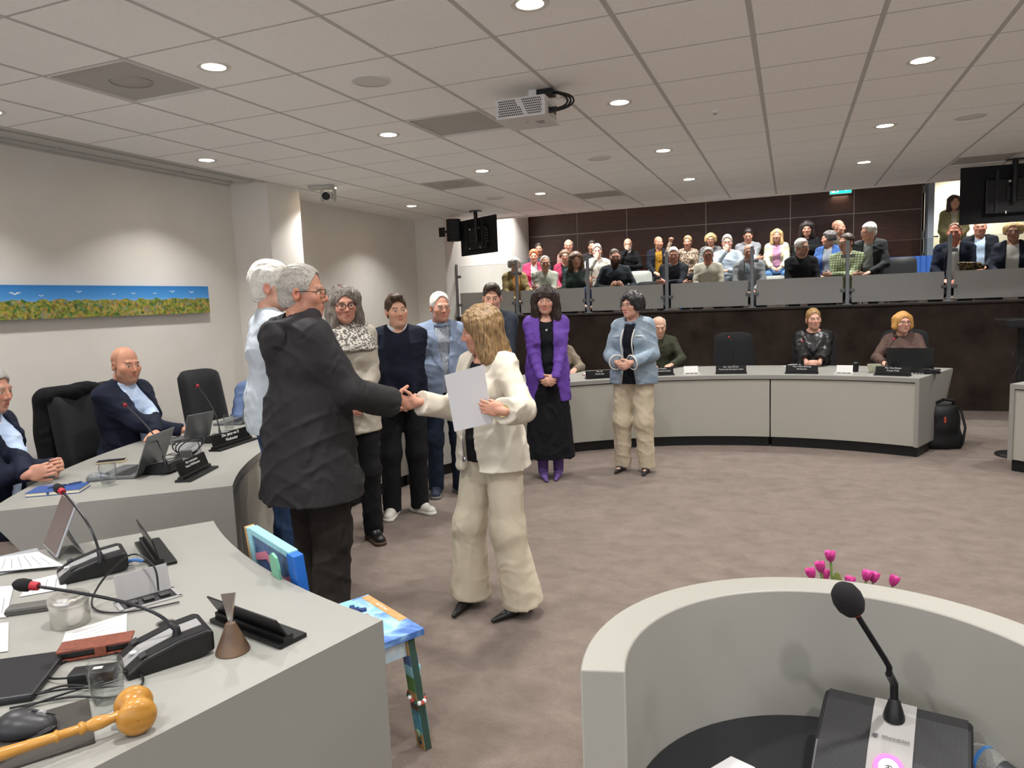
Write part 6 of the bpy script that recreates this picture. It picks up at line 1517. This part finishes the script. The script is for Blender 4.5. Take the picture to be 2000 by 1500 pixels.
# man at the left edge
p = Vector((-4.08, 2.50, 0)); rz = seat_at(p, 0)
person('man in a navy suit with folded hands, cut off by the left edge', p, rz, H=1.8, sit=.47, girth=1.25, lean=5, head=(-10, -4, 0), skin='#c08c76', brow='#8a847c', age=1, hair=dict(c='#8e8a86', c2='#bcb8b2'), wr=loc2(p, rz, (-3.74, 2.66, .81)), wl=loc2(p, rz, (-3.68, 2.46, .81)),
       handR=dict(dir=loc2((0, 0, 0), rz, (.9, -.25, .2)), n=loc2((0, 0, 0), rz, (-.2, -.9, 0)), curl=(45, 50, 30)), handL=dict(dir=loc2((0, 0, 0), rz, (.85, .45, .2)), n=loc2((0, 0, 0), rz, (-.3, .9, 0)), curl=(45, 50, 30)), poleR=(1, -.5, -.5), poleL=(-1, -.5, -.5),
       tops=[dict(name='shirt', mat=MATS['light_blue_shirt'], off=.006, hem=-.05, collar=(.066, .53, 4)), dict(name='suit_jacket', mat=m_navy, off=.02, hem=-.1, open=[(.5, .075), (.15, .06), (-.1, .08)], lapel=.06, lapz=.05)], legs=dict(mat=m_navy), shoes=dict(mat=m_shoeb), seed=97)
put_chair((p.x-.08, p.y-.05, 0), rz, 'black swivel chair of the man cut off by the left edge')
# far side
p = Vector((.25, 9.03, 0)); rz = seat_at(p, 4)
person('fair haired woman in a black satin blouse behind the far desk', p, rz, H=1.77, sit=.5, fem=True, girth=1.38, head=(14, 0, 3), skin='#c99a86', brow='#7a5a40', hair=dict(c='#7a5c38', c2='#b08c58', vol=.008, amp=.0025), wr=(.06, .46, .79), wl=(-.06, .46, .79),
       handR=dict(dir=(-.8, .5, .15), n=(0, -.7, -.7), curl=(40, 45, 30)), handL=dict(dir=(.8, .5, .15), n=(0, -.7, -.7), curl=(40, 45, 30)), poleR=(1, -.3, -.5), poleL=(-1, -.3, -.5),
       tops=[dict(name='satin_blouse', mat=cloth('black_satin', '#111113', rough=.38, bump=.02, spec=.5, wr=.35, wscale=6), off=.022, loose=.02, sleeve=.7, neck=.078, fold=.01)], legs=dict(mat=MATS['black_trousers']), shoes=dict(mat=m_shoeb), seed=101)
put_chair((p.x+.01, p.y+.08, 0), rz, 'black swivel chair behind the woman in black satin')
p = Vector((1.15, 8.90, 0)); rz = seat_at(p, 6)
person('red blond woman in glasses and a brown jacket behind the black laptop', p, rz, H=1.68, sit=.475, fem=True, girth=1.15, head=(26, 2, 0), skin='#cf9f8a', brow='#8a5a3a', hair=dict(kind='bob', c='#a8743a', c2='#d0a05c', len=-.02, wide=.074, vol=.012, face=.057, line=.0), glasses=dict(col='#1c1a1e', thick=.002), **lap(.8, .4, .14),
       tops=[dict(name='jacket', mat=cloth('brown_jacket', '#5a4740', '#52403a'), off=.018, collar=(.085, .52, 3.5))], legs=dict(mat=MATS['black_trousers']), shoes=dict(mat=m_shoeb), seed=103)
put_chair((p.x+.02, p.y+.1, 0), rz, 'black swivel chair behind the woman in glasses')
p = Vector((-.64, 9.12, 0)); put_chair(p, seat_at(p), 'empty black swivel chair behind the far desk under the gallery')
p = Vector((-1.52, 8.88, 0)); rz = seat_at(p)
person('bald older man in olive sitting behind the denim jacket', p, rz, H=1.74, sit=.49, girth=1.15, lean=8, head=(0, -10, 0), skin='#c9a08a', age=1, hair=dict(kind='fringe', c='#bdb8b0', c2='#dcd8d0'), wr=(.18, .42, .79), wl=(-.1, .44, .79), handR=dict(dir=(-.6, .8, 0), n=(0, 0, -1)), handL=dict(dir=(.6, .8, 0), n=(0, 0, -1)),
       poleR=(1, -.3, -.5), poleL=(-1, -.3, -.5), tops=[dict(name='sweater', mat=cloth('olive_sweater', '#3a3c2e', '#333528'), off=.016)], legs=dict(mat=MATS['black_trousers']), shoes=dict(mat=m_shoeb), seed=105)
put_chair((p.x-.02, p.y+.09, 0), rz, 'black swivel chair behind the older man in olive')
p = Vector((-2.66, 8.32, 0)); rz = seat_at(p)
person('person in a beige jacket sitting hidden behind the purple blazer', p, rz, H=1.64, sit=.46, fem=True, lean=10, head=(0, -12, 0), skin='#c49a86', hair=dict(kind='bob', c='#7a6a58', c2='#a8967e', len=-.03), **lap(.79, .42, .1), tops=[dict(name='blouse', mat=mat('speckle_blouse', '#a8a29a', .9, col2='#4a4644', scale=90), off=.006, sleeve=0), dict(name='jacket', mat=cloth('beige_jacket', '#857868', '#7a6e60'), off=.02, open=[(.5, .06), (-.1, .07)])],
       legs=dict(mat=MATS['black_trousers']), shoes=dict(mat=m_shoeb), seed=107)
put_chair((p.x-.05, p.y+.08, 0), rz, 'black swivel chair behind the person in beige')
# ---------------------------------------------------------------- public gallery: chairs and visitors
m_shell = mat('chair_shell_white', '#b9b9b4', .45); m_shellb = mat('chair_shell_black', '#17171a', .5)
def gal_chair_meshes(m_):
    o = empty('gallery_chair')
    b = B(); rounded_panel(b, .42, .42, .035, curve=.04, n=8, mrow=8); q = b.done('backrest', m_, o, smooth=True); q.matrix_basis = Matrix.Translation((0, -.2, .42)) @ Matrix.Rotation(rad(10), 4, 'X')
    b = B(); rounded_panel(b, .42, .42, .03, curve=-.01, n=8, mrow=8, taper=.03); q = b.done('seat', m_, o, smooth=True); q.matrix_basis = Matrix.Translation((0, -.2, .43)) @ Matrix.Rotation(rad(-90), 4, 'X') @ Matrix.Rotation(PI, 4, 'Z') @ Matrix.Translation((0, 0, -.42))
    for sx in (-1, 1):
        for y0, y1 in ((.15, .2), (-.15, -.22)): B().tube([(sx*.17, y0, .42), (sx*.2, y1, 0)], .011, 8).done('leg', m_chrome, o, smooth=True)
    B().tube([(-.18, -.2, .3), (.18, -.2, .3)], .008, 6).done('stretcher', m_chrome, o, smooth=True)
    return o
gcW, gcB = gal_chair_meshes(m_shell), gal_chair_meshes(m_shellb); gused = set()
ROWY = {1: (11.15, 1.0), 2: (11.92, 1.2), 3: (13.3, 1.4)}
def gchair(x, y, z, rz, label, black=False):
    src = gcB if black else gcW; o = src if id(src) not in gused else copy_tree(src); gused.add(id(src))
    o.location = (x, y, z); o.rotation_euler = (0, 0, rz); tag(o, label, 'chair', 'gallery chairs')
def gclo(c, c2=None, sc=60): return mat('gallery_cloth_'+c.strip('#')+(c2 or '').strip('#'), c, .88, col2=c2 or c, scale=sc, lo=.45, hi=.55, spec=.2)
dark = gclo('#1a1a1e')
def visitor(desc, px, py, row, hair=None, top='#333338', jacket=None, fem=False, pose='lap', yaw=0, turn=0, girth=1.1, skin='#c2917a', glasses=None, brow='#5a4636', bald=None, beard=None, age=0, top2=None, fatface=1.0, black=True, lean=2, smile=0, dx=0, legs=None, vneck=0, y=None, drop=0, pitch=-3, chair=True, knee=None):
    Y, fl = ROWY[row]; Y = y or Y; P = aty(px, py, Y); topz = P.z-fl
    s_ = min(max((topz-.545)/.79, .93), 1.06); sit = max(.36, topz-.79*s_-.095)-drop
    rz = fdir(-P.x*.35+math.sin(rad(turn)), -Y*.35+.0) if False else fdir(-P.x, -Y)+rad(turn)
    H_ = 1.75*s_
    zp = sit+.095
    kw = lap(sit+.17) if pose == 'lap' else crossed(zp+.22) if pose == 'cross' else dict(wr=(.02, .25, zp+.5), wl=(-.02, .22, zp+.2), handR=dict(dir=(-.2, -.2, 1), n=(0, -1, 0), curl=(50, 50, 30)), handL=dict(dir=(.9, .1, .1), n=(0, -.5, -.8)), poleR=(.6, .1, -1), poleL=(-.9, 0, -.6)) if pose == 'chin' else \
        dict(wr=(.30, .12, zp+.62), handR=dict(dir=(0, .1, 1), n=(-.3, .9, 0), curl=(70, 60, 40)), poleR=(.6, .2, -1), wl=(-.08, .3, zp+.12), handL=dict(dir=(.7, .6, 0), n=(0, 0, -1))) if pose == 'raise' else \
        dict(wr=(.09, .26, zp+.2), wl=(-.09, .26, zp+.2), handR=dict(dir=(-.4, .5, .6), n=(-.6, -.6, 0), curl=(45, 50, 30)), handL=dict(dir=(.4, .5, .6), n=(.6, -.6, 0), curl=(45, 50, 30)), poleR=(.9, -.3, -.6), poleL=(-.9, -.3, -.6))
    tops = [dict(name='shirt', mat=gclo(top, top2), off=.012 if not jacket else .006, h=.0155, vneck=vneck, fold=.006, sleeve=1 if not jacket else 0)]
    if jacket: tops.append(dict(name='jacket', mat=gclo(jacket), off=.022, h=.0155, open=[(.5, .06), (.1, .07), (-.12, .08)], fold=.006))
    hx = dict(hair) if hair else None
    if hx: hx['h'] = .0085; hx['line'] = hx.get('line', 0)+(.008 if hx.get('kind', 'short') == 'short' else 0)
    person(desc, (P.x+dx, Y, fl), rz, H=H_, sit=sit, fem=fem, girth=girth, fatface=fatface, lean=lean, head=(yaw, pitch, 0), skin=skin, brow=brow, hair=hx, glasses=glasses, baldc=bald, beard=beard, age=age, smile=smile, tops=tops,
           legs=dict(mat=gclo(legs) if legs else dark, h=.018, fold=.003), shoes=dict(mat=m_shoeb), h=.0155, hh=.0075, hand_h=.0085, feet=dict(R=(.13, .16 if row == 1 else .36, -8), L=(-.13, .14 if row == 1 else .34, 8)), group='visitors in the gallery', seed=int(px), **kw)
    short = desc.split(' in the gallery')[0]
    if chair: gchair(P.x+dx, Y+.02, fl+max(0, sit-.455), rz, 'gallery chair of the '+' '.join(short.split()[:9]), black)
def hs(c, c2, **k): return dict(c=c, c2=c2, **k)
GREY, WHITE, DARK, BLOND, BROWN = ('#7d7872', '#aaa59e'), ('#b5b0a8', '#d8d4cc'), ('#171210', '#302622'), ('#a58452', '#d2b584'), ('#3e2a1c', '#6a4c34')
gl = dict(col='#1c1a1a', thick=.0026); gl2 = dict(col='#6a625a', thick=.002)
def check_mat(name, c1, c2, c3, sc=22):
    m_ = bpy.data.materials.new(name); m_.use_nodes = True; t = NT(m_); b_ = t.n['Principled BSDF']; b_.inputs['Roughness'].default_value = .9
    tc = t.add('ShaderNodeTexCoord'); ws = []
    for d_ in ('X', 'Z'):
        w_ = t.add('ShaderNodeTexWave'); w_.bands_direction = d_; w_.inputs['Scale'].default_value = sc; w_.inputs['Distortion'].default_value = .6; t.link(tc.outputs['Object'], w_.inputs['Vector'])
        g_ = t.add('ShaderNodeMath', operation='GREATER_THAN'); g_.inputs[1].default_value = .55; t.link(w_.outputs['Fac'], g_.inputs[0]); ws.append(g_)
    m1 = t.add('ShaderNodeMix', data_type='RGBA'); m1.inputs[6].default_value = (*lin(c1), 1); m1.inputs[7].default_value = (*lin(c2), 1); t.link(ws[0].outputs[0], m1.inputs[0])
    m2 = t.add('ShaderNodeMix', data_type='RGBA'); m2.inputs[7].default_value = (*lin(c3), 1); t.link(m1.outputs[2], m2.inputs[6])
    h_ = t.add('ShaderNodeMath', operation='MULTIPLY'); h_.inputs[1].default_value = .65; t.link(ws[1].outputs[0], h_.inputs[0]); t.link(h_.outputs[0], m2.inputs[0]); t.link(m2.outputs[2], b_.inputs['Base Color'])
    return m_
MATS['gallery_cloth_9aa3835c6648'] = check_mat('green_check_shirt', '#b4bc96', '#7d8a62', '#4c563c', 9)
# front row
visitor('grey curly haired woman in a mustard jacket at the gallery end', 1003, 502, 1, hs(*GREY, kind='bob', len=-.05, wide=.07, vol=.014, curl=14, face=.057), '#b07a38', '#83704a', fem=True, age=1, glasses=gl2, turn=15)
visitor('man in a pale grey shirt with crossed arms', 1063, 499, 1, hs('#8d857a', '#b0a89c', vol=.006, line=.03), '#a5a497', '#9a998c', pose='cross', turn=8, smile=1) if False else visitor('man in a pale grey shirt with crossed arms', 1063, 499, 1, hs('#8d857a', '#b0a89c', vol=.006, line=.03), '#a5a497', pose='cross', turn=8, smile=1)
visitor('curly brown haired woman in a dark green blouse', 1124, 492, 1, hs(*BROWN, kind='long', len=.06, wide=.085, vol=.018, curl=12, face=.056), '#37423f', fem=True, yaw=10, vneck=.08)
visitor('bearded man with glasses in a dark polo, holding a phone', 1200, 485, 1, hs('#2a2019', '#4a3a2c', vol=.006), '#2c3036', girth=1.4, fatface=1.12, glasses=gl, beard='#3a2a20', pose='phone', turn=6)
P = aty(1150, 541, 10.93)
person('small person with a shaved head low behind the frosted glass', (P.x, 10.93, 1.0), fdir(-P.x, -10.93), H=1.22, sit=max(.3, P.z-1.0-.79*.697-.095), skin='#b98a74', baldc='#8a7060', feet=dict(R=(.1, .1, 0), L=(-.1, .1, 0)), **lap(.5, .2), tops=[dict(name='shirt', mat=gclo('#2c3a5a'), off=.01, h=.0155)], legs=dict(mat=dark, h=.018), shoes=dict(mat=m_shoeb, sc=.9), h=.0155, hh=.0065, hand_h=.0085, group='visitors in the gallery', seed=3)
visitor('white haired man in a dark blouson with arms folded', 1315, 482, 1, hs(*WHITE, vol=.01), '#22242b', age=1, pose='cross', girth=1.15, skin='#c68c76')
visitor('man with tinted glasses in a white speckled shirt', 1383, 482, 1, hs(*GREY, vol=.009), '#cbc3b4', top2='#b8ae9c', glasses=dict(col='#3a2a26', thick=.003), age=1, girth=1.25, skin='#c08068')
visitor('balding man in a light grey blazer and floral shirt', 1463, 476, 1, hs(*GREY, kind='fringe'), '#b3bcc4', '#85878a', top2='#6f7f90', age=1, girth=1.15)
visitor('grey haired man with glasses in a black sweater, looking right', 1565, 465, 1, hs(*WHITE, vol=.008), '#151517', glasses=gl2, yaw=35, girth=1.3, fatface=1.05, turn=10)
visitor('dark haired man with glasses in a green checked shirt', 1655, 455, 1, hs('#2a2018', '#4a3828', vol=.01), '#9aa383', top2='#5c6648', glasses=gl, pose='cross', yaw=-25, turn=-15, smile=1, y=11.2)
visitor('brown haired man in a navy suit and white shirt', 1866, 434, 1, hs('#5a4030', '#7a5c46', vol=.006, line=.03), '#d5d5d4', '#1d2334', girth=1.2, skin='#c8836c', turn=-5)
visitor('blond woman with glasses in a white blouse and dark cardigan', 1980, 431, 1, hs(*BLOND, kind='bob', len=-.06, wide=.066, vol=.009, face=.059), '#d8d5d0', '#2a2c38', fem=True, glasses=gl, girth=1.2)
# second row
visitor('red haired visitor in a pink jacket', 1042, 487, 2, hs('#a04a22', '#c8683a', vol=.016), '#b9a8ae', '#bd3d62', fem=True, smile=1)
visitor('dark haired woman with glasses in a magenta cardigan', 1103, 487, 2, hs(*BROWN, kind='bob', len=-.07, wide=.066, vol=.008, face=.06), '#22262a', '#94324e', fem=True, glasses=gl, smile=1)
visitor('grey haired person in white with folded hands at the mouth', 1166, 476, 2, hs(*GREY, vol=.012), '#cfc8be', pose='chin', skin='#d0a894')
visitor('grey haired man resting chin on hand in a pale blue shirt', 1420, 458, 2, hs(*GREY, vol=.012), '#b9c4d2', pose='chin', glasses=gl2, skin='#cfa08c')
visitor('person with dark curls in profile, blue jacket', 1620, 450, 2, hs('#1f1c1c', '#5a5654', kind='bob', len=-.06, wide=.072, vol=.012, curl=26, face=.056), '#8a8f98', '#4766a6', fem=True, yaw=-55, turn=-15)
visitor('tall grey haired man leaning forward in a dark coat', 1703, 433, 2, hs(*WHITE, vol=.014), '#8d9090', '#2f3032', yaw=-40, turn=-15, lean=12, glasses=gl2, girth=1.25, y=11.6)
visitor('bald man with glasses in a dark suit and blue shirt', 1915, 426, 2, None, '#a9bad2', '#16181f', bald='#a8806c', glasses=gl2, girth=1.35, fatface=1.12, skin='#c98e78')
# back row
visitor('dark haired person in the corner behind the red hair', 1052, 474, 3, hs(*DARK, vol=.01), '#3a3a40', skin='#a87c66')
visitor('older man with glasses in a dusty pink shirt', 1110, 467, 3, hs(*GREY, kind='fringe'), '#8a6a64', glasses=gl2, age=1)
visitor('dark haired person half hidden behind the one in white', 1156, 469, 3, hs(*DARK, vol=.012), '#241f22')
visitor('bald man with a white beard in a black pullover', 1226, 465, 3, None, '#151518', bald='#b08a74', beard='#cfcac2', glasses=gl, pose='chin', age=1)
visitor('bald man in a mustard shirt and dark blazer', 1286, 461, 3, None, '#a07424', '#1b1d26', bald='#a87e68', yaw=25, black=False)
visitor('fair haired visitor in a floral blouse raising a fist', 1343, 460, 3, hs('#8d7552', '#b59c74', vol=.012), '#c2ab94', top2='#4a3a38', fem=True, pose='raise', yaw=-10)
visitor('blond woman with curls and glasses in a dark print', 1388, 455, 3, hs(*BLOND, kind='bob', len=-.05, wide=.07, curl=18, face=.057), '#3a3a3c', top2='#8a8a88', fem=True, glasses=gl2)
visitor('dark haired man in a light grey sweater, looking down', 1461, 446, 3, hs(*DARK, vol=.012), '#83868a', pose='cross', pitch=-16, girth=1.25)
visitor('long haired blond woman in a cream jacket and pink top', 1517, 447, 3, hs(*BLOND, kind='long', len=.07, wide=.08, vol=.012, face=.057), '#c08aa8', '#c9bfa8', fem=True, legs='#4a6a94', pitch=4)
visitor('woman with black curls in a black top', 1576, 432, 3, hs(*DARK, kind='long', len=.06, wide=.09, vol=.018, curl=24, face=.055), '#131316', fem=True)
visitor('bald man in profile in an olive jacket by the wood wall', 1636, 429, 3, None, '#4a4436', '#3c3a2c', bald='#a8826c', yaw=45, turn=20)
# standing woman in the doorway
P = aty(1864, 378, 14.2)
person('long haired woman standing by the gallery door in an olive blazer', (P.x, 14.2, 1.4), fdir(-P.x*.6, -14), H=min(P.z-1.4, 1.82), fem=True, skin='#c79a84', hair=hs('#2a1e18', '#4a382c', kind='long', len=.1, wide=.08, face=.056, h=.0085), head=(10, -4, 0), smile=1, **clasp(1.0),
       tops=[dict(name='blouse', mat=gclo('#b8b2a4'), off=.006, sleeve=0, h=.0155), dict(name='blazer', mat=gclo('#8d8763'), off=.022, hem=-.2, h=.0155, open=[(.5, .05), (.1, .02), (-.2, .06)])], legs=dict(mat=dark, h=.018), shoes=dict(mat=m_shoeb), h=.0155, hh=.0075, hand_h=.0085, seed=301)
# empty chairs and odds and ends in the gallery
for px, row, bl, lb in ((1250, 2, False, 'empty pale gallery chair behind the bearded man'), (1268, 1, True, 'empty black gallery chair between the bearded and white haired men'), (1510, 1, False, 'empty pale gallery chair left of the man in black'), (1760, 2, True, 'empty black gallery chair near the door')):
    Y, fl = ROWY[row]; P = aty(px, 545, Y); gchair(P.x, Y, fl, fdir(-P.x, -Y), lb, bl)
a_, b_ = aty(1739, 503, 13.6), aty(1822, 530, 13.6)
o = empty('blue_curtain', ((a_.x+b_.x)/2, 13.6, 1.4), 0, 'bright blue pleated fabric panel low in front of the gallery door', 'curtain')
m_bl = mat('curtain_blue', '#3f6fc4', .6)
for k in range(9): B().lathe([(.05, 0), (.05, a_.z-1.4)], ((k-4)*.085, 0, 0), 10, M=None).done('pleat', m_bl, o, smooth=True)
P = aty(1275, 545, 10.75); o = empty('blue_carton', (P.x+.45, 10.75, 1.0), 0, 'small blue and white packet beside the white haired man', 'packet'); B().box((0, 0, .37), (.12, .08, .74), bev=.01).done('carton', mat('carton_blue', '#3f78c0', .5), o); B().box((0, -.042, .66), (.1, .004, .1)).done('label', m_white, o)
P = aty(1895, 507, 10.8); o = empty('scarf_bundle', (P.x, 10.82, 1.0), 0, 'folded tan and black scarf on the lap of a visitor', 'scarf')
Q = Sdf(); Q.cap((-.11, 0, P.z-1.05), (.11, 0, P.z-1.06), .03, .025, .02); Q.cap((-.08, .03, P.z-1.1), (.14, 0, P.z-1.1), .035, .03, .02); Q.cap((0, .02, P.z-1.12), (0, .02, .0), .04, .09, .03)
Vv, Ff = Q.mesh(.014); sdf_obj('fabric', [(Vv, Ff)], mat('tan_scarf', '#8a6f48', .9, col2='#1c1814', scale=40, lo=.48, hi=.52), o)
